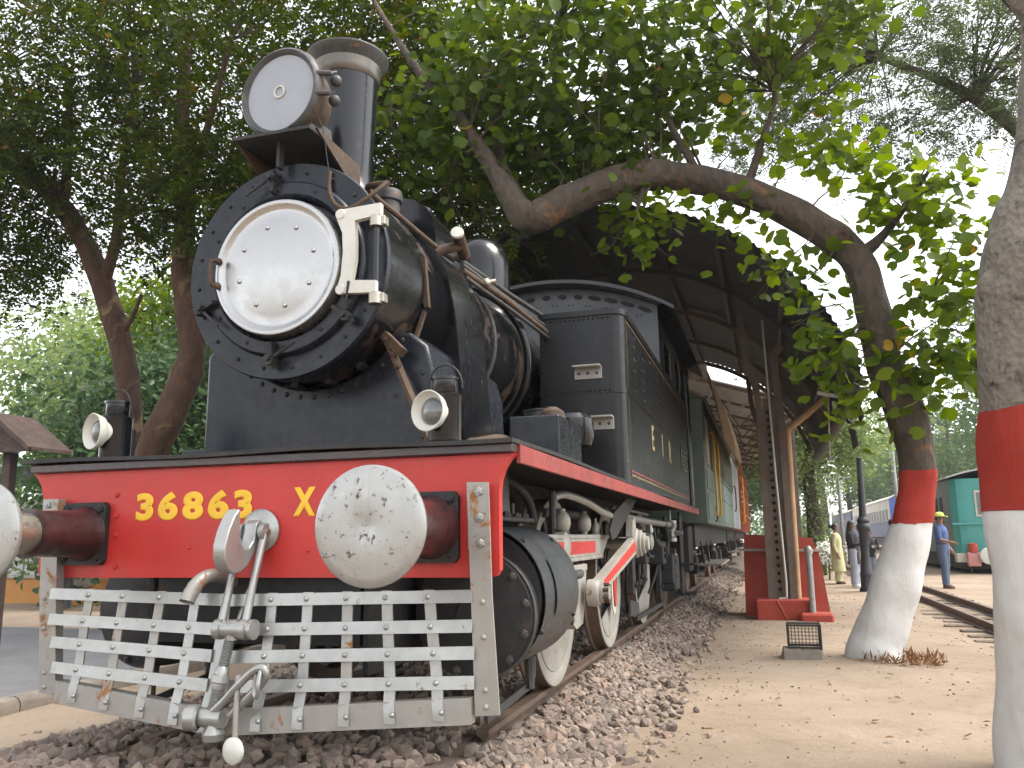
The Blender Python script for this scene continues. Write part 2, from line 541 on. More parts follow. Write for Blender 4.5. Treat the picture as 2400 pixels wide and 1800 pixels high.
def stonemat():
    m, nt, n, l, p = new_mat('ballast_stone')
    isl = n.new('ShaderNodeNewGeometry').outputs['Random Per Island']
    oi = n.new('ShaderNodeObjectInfo').outputs['Random']
    ad = n.new('ShaderNodeMath'); ad.operation = 'ADD'
    l.new(isl, ad.inputs[0]); l.new(oi, ad.inputs[1])
    fr = n.new('ShaderNodeMath'); fr.operation = 'FRACT'
    l.new(ad.outputs[0], fr.inputs[0])
    col = ramp(n, l, fr.outputs[0], [(0.0, (0.100, 0.072, 0.060)), (0.3, (0.190, 0.142, 0.115)), (0.55, (0.155, 0.125, 0.108)), (0.75, (0.265, 0.208, 0.168)), (1.0, (0.235, 0.155, 0.115))])
    tc = n.new('ShaderNodeTexCoord').outputs['Object']
    f = noise(n, l, tc, 38, 6, 0.7)
    col = mixc(n, l, ramp(n, l, f, [(0.4, 0.0), (0.7, 0.5)]), col, (0.25, 0.205, 0.16))
    l.new(col, p.inputs['Base Color'])
    p.inputs['Roughness'].default_value = 0.9
    bump(n, l, p, f, 0.5, 0.01)
    return m
MAT['stone'] = stonemat()
MAT['fines'] = paint('ballast_fines', (0.135, 0.10, 0.08), 0.95, var=0.5, scale=9, dust=0.8, dustcol=(0.20, 0.15, 0.11), bmp=0.9)
MAT['rail'] = paint('brown_rusty_rail', (0.13, 0.085, 0.06), 0.6, metal=0.2, var=0.35, scale=5, dust=0.6, dustcol=(0.20, 0.155, 0.115), bmp=0.2)
MAT['railhead'] = MAT['rail']
MAT['sleeper'] = paint('old_sleeper_wood', (0.11, 0.085, 0.062), 0.9, var=0.4, scale=6, dust=0.8, dustcol=(0.26, 0.20, 0.14), bmp=0.5)
MAT['concrete'] = paint('grey_concrete', (0.115, 0.115, 0.12), 0.85, var=0.2, scale=2.5, dust=0.5, dustcol=(0.16, 0.145, 0.125), bmp=0.3)
MAT['kerb'] = paint('weathered_kerb', (0.20, 0.17, 0.14), 0.9, var=0.3, scale=4, dust=0.6, dustcol=(0.10, 0.08, 0.06), bmp=0.4)

g = G()
N = 60
xs = np.concatenate([-np.geomspace(300, 6, 14), np.linspace(-5, 9, 57), np.geomspace(10, 300, 14)])
ys = np.concatenate([-np.geomspace(60, 5, 6), np.linspace(-4, 24, 85), np.geomspace(25, 420, 22)])
def gh(x, y):
    return GZ + (0.018 * math.sin(x * 1.3 + 0.4 * y) * math.cos(y * 0.9 - 0.5 * x) + 0.012 * math.sin(2.7 * x + 1.9 * y)) * (1 if abs(x) < 12 and y < 30 else 0)
g.sheet([[(x, y, gh(x, y)) for x in xs] for y in ys])
tag(g.build('ground', 'sand', smooth=180), kind='structure')

# ballast bed (fines) with loose stones on it
def bz(x, y):
    """height of the ballast bed"""
    wob = 0.06 * math.sin(y * 1.7) + 0.04 * math.sin(y * 4.1 + 1)
    if x < 0:
        e0, e1 = -2.65 + wob, -1.15
        t = max(0.0, min(1.0, (x - e0) / (e1 - e0)))
    else:
        e0, e1 = 1.62 + wob + 0.004 * y, 1.02
        t = max(0.0, min(1.0, (x - e0) / (e1 - e0)))
    t = t * t * (3 - 2 * t) * 0.5 + t * 0.5
    return GZ - 0.03 + t * (0.225 + .05 * max(0.0, min(1.0, (1.4 - y) / 1.2)))
bxs = np.concatenate([np.linspace(-2.8, -1.1, 12), np.linspace(-1.0, 1.0, 6), np.linspace(1.05, 1.85, 14)])
bys = np.concatenate([np.linspace(-3.2, 20, 110), np.linspace(21, 70, 20)])
bed = G().sheet([[(x, y, bz(x, y)) for x in bxs] for y in bys]).build('ballast_bed', 'fines', smooth=180)
tag(bed, kind='structure')

def stone_mesh(seed):
    r_ = random.Random(seed)
    bm = bmesh.new()
    bmesh.ops.create_icosphere(bm, subdivisions=1, radius=1.0)
    ax = [Vector((r_.uniform(-1, 1), r_.uniform(-1, 1), r_.uniform(-1, 1))).normalized() for _ in range(7)]
    dd = [r_.uniform(0.45, 0.8) for _ in ax]
    for v in bm.verts:
        for a, d in zip(ax, dd):
            k = v.co.dot(a)
            if k > d:
                v.co -= a * (k - d)
        v.co += Vector((r_.uniform(-.07, .07), r_.uniform(-.07, .07), r_.uniform(-.07, .07)))
        v.co.x *= 1.25; v.co.z *= 0.72
    me = bpy.data.meshes.new('stone')
    bm.to_mesh(me); bm.free()
    me.materials.append(MAT['stone'])
    return me
STONES = [stone_mesh(i) for i in range(10)]
svert = [np.array([v.co[:] for v in me.vertices]) for me in STONES]
sface = [np.array([p.vertices[:] for p in me.polygons]) for me in STONES]

spots = []
def scatter(n, x0, x1, y0, y1, s0, s1, edge=False):
    for _ in range(n):
        x = rnd.uniform(x0, x1); y = rnd.uniform(y0, y1)
        if abs(abs(x) - 0.873) < 0.075 and y > 0:
            continue
        hb = bz(x, y)
        if hb < GZ + 0.012 and rnd.random() > (0.16 if edge else 0.25):
            continue
        s = rnd.uniform(s0, s1) * rnd.choice((0.7, 1, 1, 1.15))
        spots.append((x, y, max(hb, GZ) + s * 0.35, s))
scatter(4000, -2.75, 1.8, -1.7, 0.8, 0.024, 0.056, True)
scatter(2500, 0.93, 1.75, 0.6, 5.0, 0.022, 0.050, True)
scatter(3000, 0.93, 1.72, 4.5, 13, 0.020, 0.042, True)
scatter(2300, 0.9, 1.72, 13, 28, 0.026, 0.045, True)
scatter(2400, -0.8, 0.8, 0.8, 10, 0.024, 0.046)
scatter(1400, -2.7, -0.9, 0.8, 5.5, 0.024, 0.046, True)
for (x, y, s) in ((1.95, 6.1, .03), (2.1, 4.1, .022), (1.85, 3.2, .03), (2.3, 7.2, .02), (2.9, 4.6, .025), (1.8, 5.2, .035), (2.0, 2.4, .025), (1.9, 9.5, .03), (3.05, 3.0, .018)):
    spots.append((x, y, GZ + s * .3, s))
def seen(p):
    d = Vector((p[0], p[1], p[2])) - CAM_POS
    z = d.dot(fw)
    return z > 0.3 and abs(d.dot(rt2) / z) < 0.61 and -0.46 < d.dot(up2) / z < 0.46
front = [q for q in spots if seen(q) and not (abs(q[0]) < 0.9 and q[1] > 0.2)]
front.sort(key=lambda q: -q[3] / (Vector(q[:3]) - CAM_POS).length)
near = front[:300]
nearset = set(id(q) for q in near)
rest = [q for q in spots if id(q) not in nearset]
for q in near:
    put('stone', rnd.choice(STONES), None, bed, q[:3], (rnd.uniform(0, 6.3), rnd.uniform(-.5, .5), rnd.uniform(0, 6.3)), q[3])
VV = []; FF = []; off = 0
for q in rest:
    k = rnd.randrange(10)
    Rm = np.array(Euler((rnd.uniform(0, 6.3), rnd.uniform(-.5, .5), rnd.uniform(0, 6.3))).to_matrix())
    VV.append(svert[k] @ Rm.T * q[3] + np.array(q[:3])); FF.append(sface[k] + off); off += len(svert[k])
me = bpy.data.meshes.new('loose_stones')
me.from_pydata(np.concatenate(VV).tolist(), [], np.concatenate(FF).tolist())
tag(put('loose_stones', me, 'stone', bed), kind='stuff')

def rail_mesh(x, y0, y1, zt, k=1.0, bend=0.0):
    prof = [(-.036, 0), (.036, 0), (.036, -.035), (.010, -.048), (.010, -.125), (.065, -.142), (.065, -.152), (-.065, -.152), (-.065, -.142), (-.010, -.125), (-.010, -.048), (-.036, -.035)]
    g = G()
    n = 2 if not bend else 24
    P = []; F = []
    m = len(prof)
    for i in range(n):
        y = y0 + (y1 - y0) * i / (n - 1)
        for (a, b) in prof:
            P.append((x + a * k + bend * (max(0, y - 14) / 10) ** 2, y, zt + b * k))
    for i in range(n - 1):
        for j in range(m):
            F.append((i * m + j, i * m + (j + 1) % m, (i + 1) * m + (j + 1) % m, (i + 1) * m + j))
    F.append(tuple(range(m))); F.append(tuple(range((n - 1) * m, n * m)))
    return g.add(P, F)
trk = tag(empty('railway_track', (0, 5, 0)), 'brown rusty rails in pinkish ballast under the black steam locomotive', 'track')
rail_mesh(0.873, 1.0, 70, 0).build('rail', 'rail', trk, 20)
rail_mesh(-0.873, 0.4, 70, 0).build('rail', 'rail', trk, 20)
sg = G().box(-1.3, 1.3, -.12, .12, -.24, -.155, .01).mesh('sleeper', 20)
for i in range(36):
    put('sleeper', sg, 'sleeper', trk, (0, 1.3 + i * 0.68, 0))

ntr = tag(empty('narrow_track', (5.5, 12, 0)), 'narrow gauge track crossing the sand beside the man in blue', 'track')
for x in (5.24, 5.80):
    rail_mesh(x, 3, 75, -0.155, 0.8).build('rail', 'rail', ntr, 20)
sg2 = G().box(4.85, 6.2, -.09, .09, -.31, -.268, .012).mesh('sleeper', 20)
for i in range(60):
    put('sleeper', sg2, 'sleeper', ntr, (rnd.uniform(-.05, .05), 3.2 + i * 0.62, rnd.uniform(-.006, .006)))

# paved path to the left, with a rounded kerb towards the track
g = G().sheet([[(x, y, -0.195) for x in (-24, -8, -5.5, -3.62)] for y in (-4, 1, 3, 6.9)])
g.sheet([[(-24, 6.9, -.195), (-3.62, 6.9, -.195)], [(-24, 6.9, -.33), (-3.62, 6.9, -.33)]])
tag(g.build('path', 'concrete', smooth=0), kind='structure')
kb = [(-3.62, -.34), (-3.62, -.185), (-3.58, -.165), (-3.50, -.163), (-3.45, -.18), (-3.43, -.22), (-3.43, -.34)]
kerb = tag(empty('kerb', (-3.5, 2, 0)), kind='structure')
for i in range(11):
    y0 = -4 + i * 1.0
    G().prism([(x + rnd.uniform(-.004, .004), y0 + .006, z) for x, z in kb], (0, 0.985, 0)).build('kerb_stone', 'kerb', kerb, 40)

# ------------------------------------------------------------------ the steam locomotive
loco = thing('steam_locomotive', (0, 5.0, 0), 'black steam tank locomotive numbered 36863 with a red buffer beam and silver cowcatcher', 'locomotive')
CZ = 2.53                      # boiler centre height

# buffer beam
half = [(1.255, .872), (1.285, .880), (1.302, .905), (1.303, 1.25), (1.310, 1.31), (1.328, 1.36), (1.355, 1.40), (1.385, 1.428)]
poly = [(-x, z) for x, z in half] + [(x, z) for x, z in reversed(half)]
beam = G().prism([(x, 0, z) for x, z in poly], (0, .05, 0)).build('buffer_beam', 'red', loco, 30)
G().box(-1.382, 1.382, -.035, .055, 1.4295, 1.474, .006).build('footplate_angle', 'maroon', loco)
g = G()
fx = np.linspace(-1.40, 1.392, 30)
g.slab([[(x, y, 1.4755 + 0.006 * math.sin(x * 4.1 + y * 1.3) + .004 * math.sin(y * 2.3)) for x in fx] for y in np.concatenate([[-.075], np.linspace(.1, 10.6, 24)])], (0, 0, .02))
g.build('footplate', 'dull', loco)
for s in (1, -1):
    g = G()
    g.box(min(s * 1.372, s * 1.395), max(s * 1.372, s * 1.395), .052, 10.55, 1.385, 1.472, .003)
    g.build('valance', 'red_dirty', loco)
bp = G()
for x in (-.82,):
    for z in (1.30, 1.19, 1.09, .93):
        bolt('bolt', 'red', (x + (1.3 - z) * .06, 0, z), (0, -1, 0), .014, beam, 'hex')
for (x, z) in ((.62, 1.33), (.64, .92), (-.35, 1.02), (.33, 1.0)):
    bolt('rivet', 'red', (x, 0, z), (0, -1, 0), .009, beam, 'rivet')
# painted number
num = lambda x0, z0: (lambda u, v, w: Vector((x0 + u, -0.0025 + w, z0 + v)))
text_parts('36863', .178, num(-.69, 1.171), 'yellow', beam, 'numeral', offset=.010, gap=1.6, fit=.70)
text_parts('X', .178, num(.241, 1.175), 'yellow', beam, 'letter', offset=.010, fit=.125)

# buffers
for s in (1, -1):
    bx = .978 if s > 0 else -.99
    b = empty('buffer', parent=loco)
    prof = [(-.135, -.115), (-.115, -.135), (.115, -.135), (.135, -.115), (.135, .115), (.115, .135), (-.115, .135), (-.135, .115)]
    G().prism([(bx + x * 1.02, -.036, 1.1 + z * 1.2) for x, z in prof], (0, .034, 0)).build('base_plate', 'dull', b)
    g = G().lathe([(.0, -.036), (.145, -.036), (.135, -.06), (.122, -.10), (.118, -.20), (.112, -.36), (.120, -.365), (.120, -.39), (.09, -.392), (0, -.392)], (bx, 0, 1.1), (0, 1, 0), 28)
    g.build('housing', 'maroon', b)
    G().lathe([(0.09, -.38), (.098, -.385), (.098, -.60), (.06, -.612)], (bx, 0, 1.1), (0, 1, 0), 24).build('plunger', 'brass', b)
    G().lathe([(0, -.600), (.06, -.602), (.19, -.618), (.232, -.628), (.239, -.640), (.238, -.652), (.228, -.659), (.20, -.663), (.12, -.667), (.03, -.669), (.022, -.667), (0, -.6665)], (bx, 0, 1.1), (0, 1, 0), 56).build('head', 'buffer', b)
    for (dx, dz) in ((-1, -1), (-1, 1), (1, -1), (1, 1)):
        bolt('bolt', 'dull', (bx + dx * .105, -.036, 1.1 + dz * .125), (0, -1, 0), .017, b)

# draw hook and screw coupling
cp = empty('coupling', parent=loco)
HX = .06
G().lathe([(0, -.005), (.105, -.005), (.105, -.018), (.085, -.035), (.05, -.045), (0, -.05)], (HX + .01, 0, 1.10), (0, 1, 0), 24).build('hook_plate', 'silver', cp)
hk = [(0, 1.15), (-.06, 1.15), (-.085, 1.13), (-.09, 1.09), (-.10, 1.05), (-.135, 1.015), (-.175, 1.01), (-.20, 1.04), (-.212, 1.09), (-.215, 1.15), (-.222, 1.20), (-.262, 1.165), (-.30, 1.10), (-.325, 1.03), (-.322, .97), (-.295, .925), (-.25, .90), (-.195, .905), (-.14, .935), (-.095, .985), (-.05, 1.02), (0, 1.03)]
HM = G().prism([(HX - .034, y, z) for y, z in hk], (.068, 0, 0)).build('draw_hook', 'silver', cp, 50)
bv = HM.modifiers.new('bevel', 'BEVEL'); bv.width = .007; bv.segments = 3; bv.limit_method = 'ANGLE'
for s in (1, -1):
    g = G()
    g.tube([(HX + s * .062, -.055, 1.09), (HX + s * .062, -.125, .88), (HX + s * .064, -.192, .655)], [.021, .018, .021], 8)
    g.lathe([(0, -.014), (.043, -.014), (.045, 0), (.043, .014), (0, .014)], (HX + s * .062, -.055, 1.09), (1, 0, 0), 16)
    g.lathe([(0, -.018), (.046, -.018), (.048, 0), (.046, .018), (0, .018)], (HX + s * .068, -.192, .648), (1, 0, 0), 16)
    g.build('link', 'silver', cp, 45)
G().cyl((HX - .085, -.055, 1.09), (HX + .085, -.055, 1.09), .017, n=12).build('link_pin', 'brass', cp)
g = G()
g.cyl((HX - .07, -.192, .648), (HX + .105, -.192, .648), .038, n=16)
g.cyl((HX + .105, -.192, .648), (HX + .118, -.192, .648), .046, n=16)
g.cyl((HX, -.192, .69), (HX, -.192, .60), .03, n=12)
g.build('trunnion', 'silver', cp)
pr = []
for i in range(12):
    z = -.052 - i * .0095
    pr += [(.027, z), (.020, z - .005)]
pr += [(.030, -.172), (.031, -.20), (.040, -.205), (.040, -.235), (.031, -.24), (.030, -.262)]
for i in range(9):
    z = -.268 - i * .0095
    pr += [(.028, z), (.021, z - .005)]
pr += [(.02, -.37)]
SB = Vector((HX - .045, -.262, .262))
G().lathe(pr, (HX, -.192, .648), Vector((HX, -.192, .648)) - SB, 14).build('screw', 'silver', cp, 50)
g = G()
g.cyl(SB + Vector((-.06, 0, .01)), SB + Vector((.07, 0, .01)), .042, n=16)
g.lathe([(0, -.115), (.046, -.115), (.056, -.105), (.058, -.06), (.045, -.05)], SB + Vector((0, 0, .01)), (1, .25, 0), 20)
g.lathe([(0, -.08), (.045, -.08), (.05, -.05), (.03, -.01)], SB + Vector((.02, 0, -.005)), (0, 0, 1), 14)
g.build('bottom_trunnion', 'silver', cp)
def off(pts): return [SB + Vector(q) for q in pts]
G().tube(spline(off([(.01, -.01, .03), (.08, -.02, .085), (.16, -.03, .16), (.24, -.035, .225), (.285, -.035, .235), (.295, -.03, .205), (.25, -.02, .15), (.17, -.01, .08), (.10, 0, .02)]), 4), .019, 8).build('shackle', 'silver', cp, 60)
G().tube(spline(off([(.275, -.035, .24), (.285, -.07, .18), (.28, -.065, .13), (.262, -.05, .115), (.245, -.04, .14), (.252, -.035, .21)]), 4), .010, 8).build('chain_link', 'silver', cp, 60)
G().tube(off([(.15, -.02, .20), (.155, -.035, .06), (.16, -.04, -.06)]), .013, 8).build('handle', 'silver_rust', cp, 60)
G().lathe([(0, -.022), (.04, -.02), (.056, -.008), (.056, .008), (.04, .02), (0, .022)], SB + Vector((.16, -.05, -.11)), (-.2, -1, 0), 20).build('handle_weight', 'white', cp)

# vacuum hose under the beam
g = G()
pts = spline([(-.13, .10, .845), (-.14, 0, .875), (-.15, -.09, .885), (-.165, -.155, .86), (-.178, -.20, .80), (-.18, -.215, .77)], 5)
g.tube(pts, [.034 + .003 * (1 if (i % 2 and i > 16) else 0) for i in range(len(pts))], 14, cap=False)
g.tube(list(reversed(pts)), .026, 14, cap=False)
g.build('vacuum_pipe', 'silver_rust', loco, 60)
G().tube([(.03, .02, .87), (.035, -.05, .80), (.02, -.10, .66), (.0, -.12, .56)], .010, 8).build('steam_hose', 'silver', loco, 60)

# cowcatcher: guard posts, V-shaped rows of flat bars, upright slats, bottom beam
cow = empty('cowcatcher', parent=loco)
def vy(x, row):                 # how far forward a row stands at x
    top, bot = (-.105, -.20)
    f = row / 4.0
    apex = top + (bot - top) * f
    end = -.064 - .012 * f
    return end + (apex - end) * (1 - abs(x) / 1.2)
ROWZ = [(.795, .772), (.668, .638), (.555, .518), (.432, .390), (.312, .232)]   # (end, apex)
def vz(x, row):
    a, b = ROWZ[row]
    return a + (b - a) * (1 - abs(x) / 1.2)
XL = [-1.115, -1.108, -1.088, -1.068, -1.045]      # the far end is pulled in towards its foot
def ex(x, row):
    """squeeze the far half so that it ends at the far post"""
    f = min(row, 4) ; i = min(int(f), 3)
    e = XL[i] + (XL[i + 1] - XL[i]) * (f - i)
    return x * (-e / 1.17) if x < 0 else x
for s in (1, -1):
    g = G()
    if s > 0:
        a = [(1.178, 1.298), (1.272, 1.295), (1.284, .80), (1.314, .30), (1.213, .292), (1.196, .80)]
    else:
        a = [(-1.152, 1.285), (-1.245, 1.285), (-1.215, .80), (-1.165, .30), (-1.068, .292), (-1.118, .80)]
    g.prism([(x, -.062, z) for x, z in a], (0, .012, 0))
    b = [a[0], a[5], a[4]]
    for i in range(2):
        g.add([(b[i][0], -.0622, b[i][1]), (b[i][0] - s * .010, -.0622, b[i][1]), (b[i][0] - s * .010, -.012, b[i][1]), (b[i][0], -.012, b[i][1]),
               (b[i + 1][0], -.0622, b[i + 1][1]), (b[i + 1][0] - s * .010, -.0622, b[i + 1][1]), (b[i + 1][0] - s * .010, -.012, b[i + 1][1]), (b[i + 1][0], -.012, b[i + 1][1])],
              [(0, 1, 5, 4), (1, 2, 6, 5), (2, 3, 7, 6), (3, 0, 4, 7)])
    g.box(min(s * 1.17, s * 1.235), max(s * 1.17, s * 1.235), -.05, -.002, 1.0, 1.27)
    g.build('guard_post', 'silver_rust', cow, 30)
    pxx = lambda z: (1.235 + (1.0 - z) * .025) if s > 0 else (-1.205 + max(0, 1.0 - z) * .11)
    for z in (1.255, 1.138, 1.025):
        bolt('bolt', 'silver', (pxx(max(z, 1.0)), -.062, z), (0, -1, 0), .019, cow)
    for z in (.77, .62, .40, .33):
        bolt('rivet', 'silver_rust', (pxx(z), -.062, z), (0, -1, 0), .013, cow, 'rivet')
def vbar(row, xa, xb):
    g = G()
    pts = [xa] + ([0] if xa < 0 < xb else []) + [xb]
    grid = []
    hh = .0275
    for dz in (hh, -hh):
        grid.append([(ex(x, row), vy(x, row) + (-.010 if dz < 0 else 0), vz(x, row) + dz) for x in pts])
    g.slab(grid, (0, .009, 0))
    return g
for row in range(4):
    segs = ((-1.195, 1.195),) if row < 2 else ((-1.185, -.085), (.03, 1.205))
    for xa, xb in segs:
        vbar(row, xa, xb).build('bar', 'silver', cow, 20)
g = G()
pts = [-1.17, -.6, 0, .6, 1.19]
G().slab([[(ex(x, 4), vy(x, 4) - .004, vz(x, 4) + dz) for x in pts] for dz in (.058, -.052)], (0, .055, 0)).build('bottom_beam', 'silver_rust', cow, 20)
SL = [-.93, -.70, -.46, -.24, -.05, .20, .385, .585, .78, .985]
for i, x in enumerate(SL):
    g = G()
    grid = []
    for row in (0, 1, 2, 3, 3.7, 4.25):
        r0 = min(int(row), 3); f = row - r0
        xx = x * (1 + .02 * row) + (-.004 * row if x > 0 else -.004 * row)
        y = vy(xx, row) + (.011 if row < 3.5 else -.012)
        z = vz(xx, r0) * (1 - f) + vz(xx, r0 + 1) * f
        z += .03 if row == 0 else 0
        xe = ex(xx, row)
        grid.append([(xe - .026, y, z), (xe + .026, y, z)])
    g.slab(grid, (0, .008, 0))
    g.build('slat', 'silver_rust' if i in (1, 2, 7) else 'silver', cow, 25)
    for row in range(4):
        if row >= 2 and -.085 < x < .03:
            continue
        xx = x * (1 + .02 * row) + (-.004 * row if x > 0 else -.004 * row)
        bolt('rivet', 'silver', (ex(xx, row), vy(xx, row) - .005, vz(xx, row)), (0, -1, 0), .013, cow, 'rivet')
    xx = x * 1.08
    bolt('rivet', 'silver', (ex(xx, 4), vy(xx, 4) - .017, vz(xx, 4) + .005), (0, -1, .1), .012, cow, 'rivet')

# smokebox, front ring and door
sm = G().lathe([(.60, .27), (.60, 1.75), (.585, 1.76)], (0, 0, CZ), (0, 1, 0), 64).build('smokebox', 'black_rust', loco, 40)
fr_ = G().lathe([(.36, .262), (.607, .262), (.623, .27), (.625, .245), (.618, .232), (.505, .230), (.500, .20), (.488, .188), (.425, .186), (.41, .20), (.40, .235)], (0, 0, CZ), (0, 1, 0), 72).build('smokebox_front', 'slate', loco, 40)
for k in range(20):
    a = 2 * math.pi * (k + .35) / 20
    bolt('bolt', 'dull', (.563 * math.cos(a), .2315, CZ + .563 * math.sin(a)), (0, -1, 0), .0125, fr_)
for k in range(12):
    a = 2 * math.pi * (k + .15) / 12
    bolt('bolt', 'dull', (.457 * math.cos(a), .187, CZ + .457 * math.sin(a)), (0, -1, 0), .0105, fr_)
DX, DZ = 0.008, 2.512
dr = G().lathe([(.385, .24), (.386, .14), (.380, .122), (.366, .118), (.352, .124), (.338, .138), (.322, .140), (.27, .130), (.18, .117), (.08, .110), (0, .108)], (DX, 0, DZ), (0, 1, 0), 72).build('smokebox_door', 'door', loco, 50)
for k in range(8):
    a = 2 * math.pi * (k + .35) / 8
    bolt('rivet', 'door', (DX + .235 * math.cos(a), .123, DZ + .235 * math.sin(a)), (0, -1, 0), .013, dr, 'rivet')
g = G().tube(spline([(DX - .352, .12, DZ + .06), (DX - .372, .075, DZ + .055), (DX - .378, .07, DZ), (DX - .372, .075, DZ - .075), (DX - .352, .12, DZ - .08)], 4), .011, 8)
g.build('door_handle', 'rust', loco, 60)
for z in (.06, -.08):
    G().ball((DX - .352, .105, DZ + z), .021).build('handle_boss', 'rust', loco)
# white hinge strap and pin
g = G()
pl = [(.375, 2.79), (.62, 2.80), (.62, 2.735), (.47, 2.72), (.478, 2.6), (.478, 2.5), (.46, 2.39), (.60, 2.375), (.60, 2.31), (.39, 2.325), (.372, 2.345), (.395, 2.42), (.405, 2.55), (.398, 2.66), (.36, 2.75)]
g.prism([(x, .135, z) for x, z in pl], (0, .035, 0))
for (x, z) in ((.385, 2.765), (.395, 2.345)):
    g.lathe([(0, .128), (.026, .128), (.03, .136)], (x, 0, z), (0, 1, 0), 12)
g.build('hinge_strap', 'white', loco, 30)
G().cyl((.585, .165, 2.26), (.585, .165, 2.80), .016, n=12).build('hinge_pin', 'black', loco)
for z in (2.68, 2.255):
    g = G().cyl((.585, .165, z), (.585, .165, z + .06), .038, n=14)
    g.box(.585, .64, .15, .20, z + .005, z + .055, .004)
    g.build('hinge_knuckle', 'brass', loco)
# rim dogs that hold the door
for a in (-38, -93, 203, 97):
    g = G()
    c, s_ = math.cos(R(a)), math.sin(R(a))
    p = lambda r, t, y: (r * c - t * s_, y, CZ + r * s_ + t * c)
    g.bar(p(.43, 0, .165), p(.57, 0, .195), .05, .022, side=(0, 1, 0))
    g.cyl(p(.52, 0, .23), p(.52, 0, .12), .017, n=8)
    g.cyl(p(.51, .03, .15), p(.44, .16, .13), .010, .007, n=6)
    g.lathe([(0, -.02), (.03, -.02), (.03, .02), (0, .02)], p(.53, 0, .16), (0, 1, 0), 6)
    g.build('door_dog', 'dull', loco)
G().tube(spline([(.27, .215, 3.06), (.275, .20, 2.96), (.31, .18, 2.87), (.37, .165, 2.815), (.44, .15, 2.80), (.51, .165, 2.84), (.565, .20, 2.90), (.60, .25, 2.965)], 6), .012, 8).build('electric_cable', 'rust', loco, 60)
G().tube(spline([(.20, .13, 3.42), (.24, .18, 3.3), (.255, .20, 3.15), (.265, .213, 3.06)], 4), .003, 5).build('thin_wire', 'dull', loco, 60)

# saddle under the smokebox
sp = [(-.74, 1.497), (-.74, 2.16), (-.70, 2.20)]
sp += [(.612 * math.cos(R(t)), CZ + .612 * math.sin(R(t))) for t in np.linspace(212, 328, 25)]
sp += [(.60, 2.20), (.70, 2.12), (.74, 1.97), (.76, 1.497)]
sd_ = G().prism([(x, .58, z) for x, z in sp], (0, 1.3, 0)).build('smokebox_saddle', 'slate', loco, 25)
bv = sd_.modifiers.new('bevel', 'BEVEL'); bv.width = .02; bv.segments = 2; bv.limit_method = 'ANGLE'; bv.angle_limit = R(40)
G().box(-.92, -.75, .62, 1.4, 1.497, 1.60, .008).build('saddle_step', 'slate', loco)
g = G()
for t in np.linspace(214, 326, 15):
    r1 = .665
    g.lathe([(.017, 0), (.012, .010), (0, .013)], (r1 * math.cos(R(t)), .58, CZ + r1 * math.sin(R(t))), (0, -1, 0), 8)
for t in np.linspace(222, 322, 6):
    x_, z_ = .60 * math.cos(R(t)), CZ + .60 * math.sin(R(t))
    g.box(x_ - .022, x_ + .022, .50, .578, z_ - .022, z_ + .022, .004, rot=(0, -R(t), 0))
for z in (1.6, 1.72, 1.84, 1.96):
    g.lathe([(.012, 0), (.009, .008), (0, .010)], (.68, .58, z), (0, -1, 0), 8)
tag(g.build('saddle_rivets', 'dull', sd_), kind='stuff')
G().bar((.49, .50, 2.16), (.80, .46, 1.50), .085, .02, side=(0, 1, 0)).build('stay_strut', 'rust', loco)
G().bar((.475, .50, 2.18), (.60, .47, 2.06), .07, .05, side=(0, 1, 0)).build('strut_foot', 'rust', loco)
for (x, y, z) in ((.505, .465, 2.14), (.555, .455, 2.05), (.585, .445, 1.98)):
    bolt('bolt', 'rust', (x, y, z), (.25, -1, 0), .018, loco)

# steam pipe casing on the side
cs = [(.30, 3.02), (.45, 2.955), (.58, 2.83), (.665, 2.66), (.715, 2.42), (.745, 2.1), (.77, 1.7), (.80, 1.497), (.40, 1.497), (.40, 2.1)]
g = G().prism([(x, 1.02, z) for x, z in cs], (0, .50, 0)).build('steam_pipe_casing', 'black', loco, 25)
G().slab([[(x + .004, y, z + .003) for x, z in cs[:8]] for y in (.985, 1.02)], (-.012, 0, -.006)).build('casing_edge', 'black', loco, 25)
for (z0, z1, w) in ((2.35, 2.62, .035),):
    G().bar((.585, .80, 2.72), (.612, .80, 2.40), w, .03, side=(0, 1, 0)).build('smokebox_bracket', 'rust', loco)
G().bar((.595, .80, 2.38), (.545, .74, 2.14), .03, .02, side=(0, 1, 0)).build('rust_run_strip', 'rust', loco)
G().box(.595, .70, .70, .98, 2.03, 2.075, .006).build('wash_out_ledge', 'dull', loco)

# boiler barrel and bands
G().lathe([(.565, 1.70), (.565, 6.3)], (0, 0, CZ), (0, 1, 0), 64).build('boiler', 'black_rust', loco, 60)
for y in (2.25, 3.05, 4.2, 5.3):
    G().lathe([(.566, y - .03), (.576, y - .028), (.576, y + .028), (.566, y + .03)], (0, 0, CZ), (0, 1, 0), 64).build('boiler_band', 'iron', loco, 30)
# big dark pipe wrapped down the boiler side
G().tube([(.63 * math.cos(R(a)) + .01, 2.78 + .0018 * (70 - a), CZ + .63 * math.sin(R(a))) for a in range(72, -62, -6)], .034, 10).build('delivery_pipe', 'black', loco, 60)

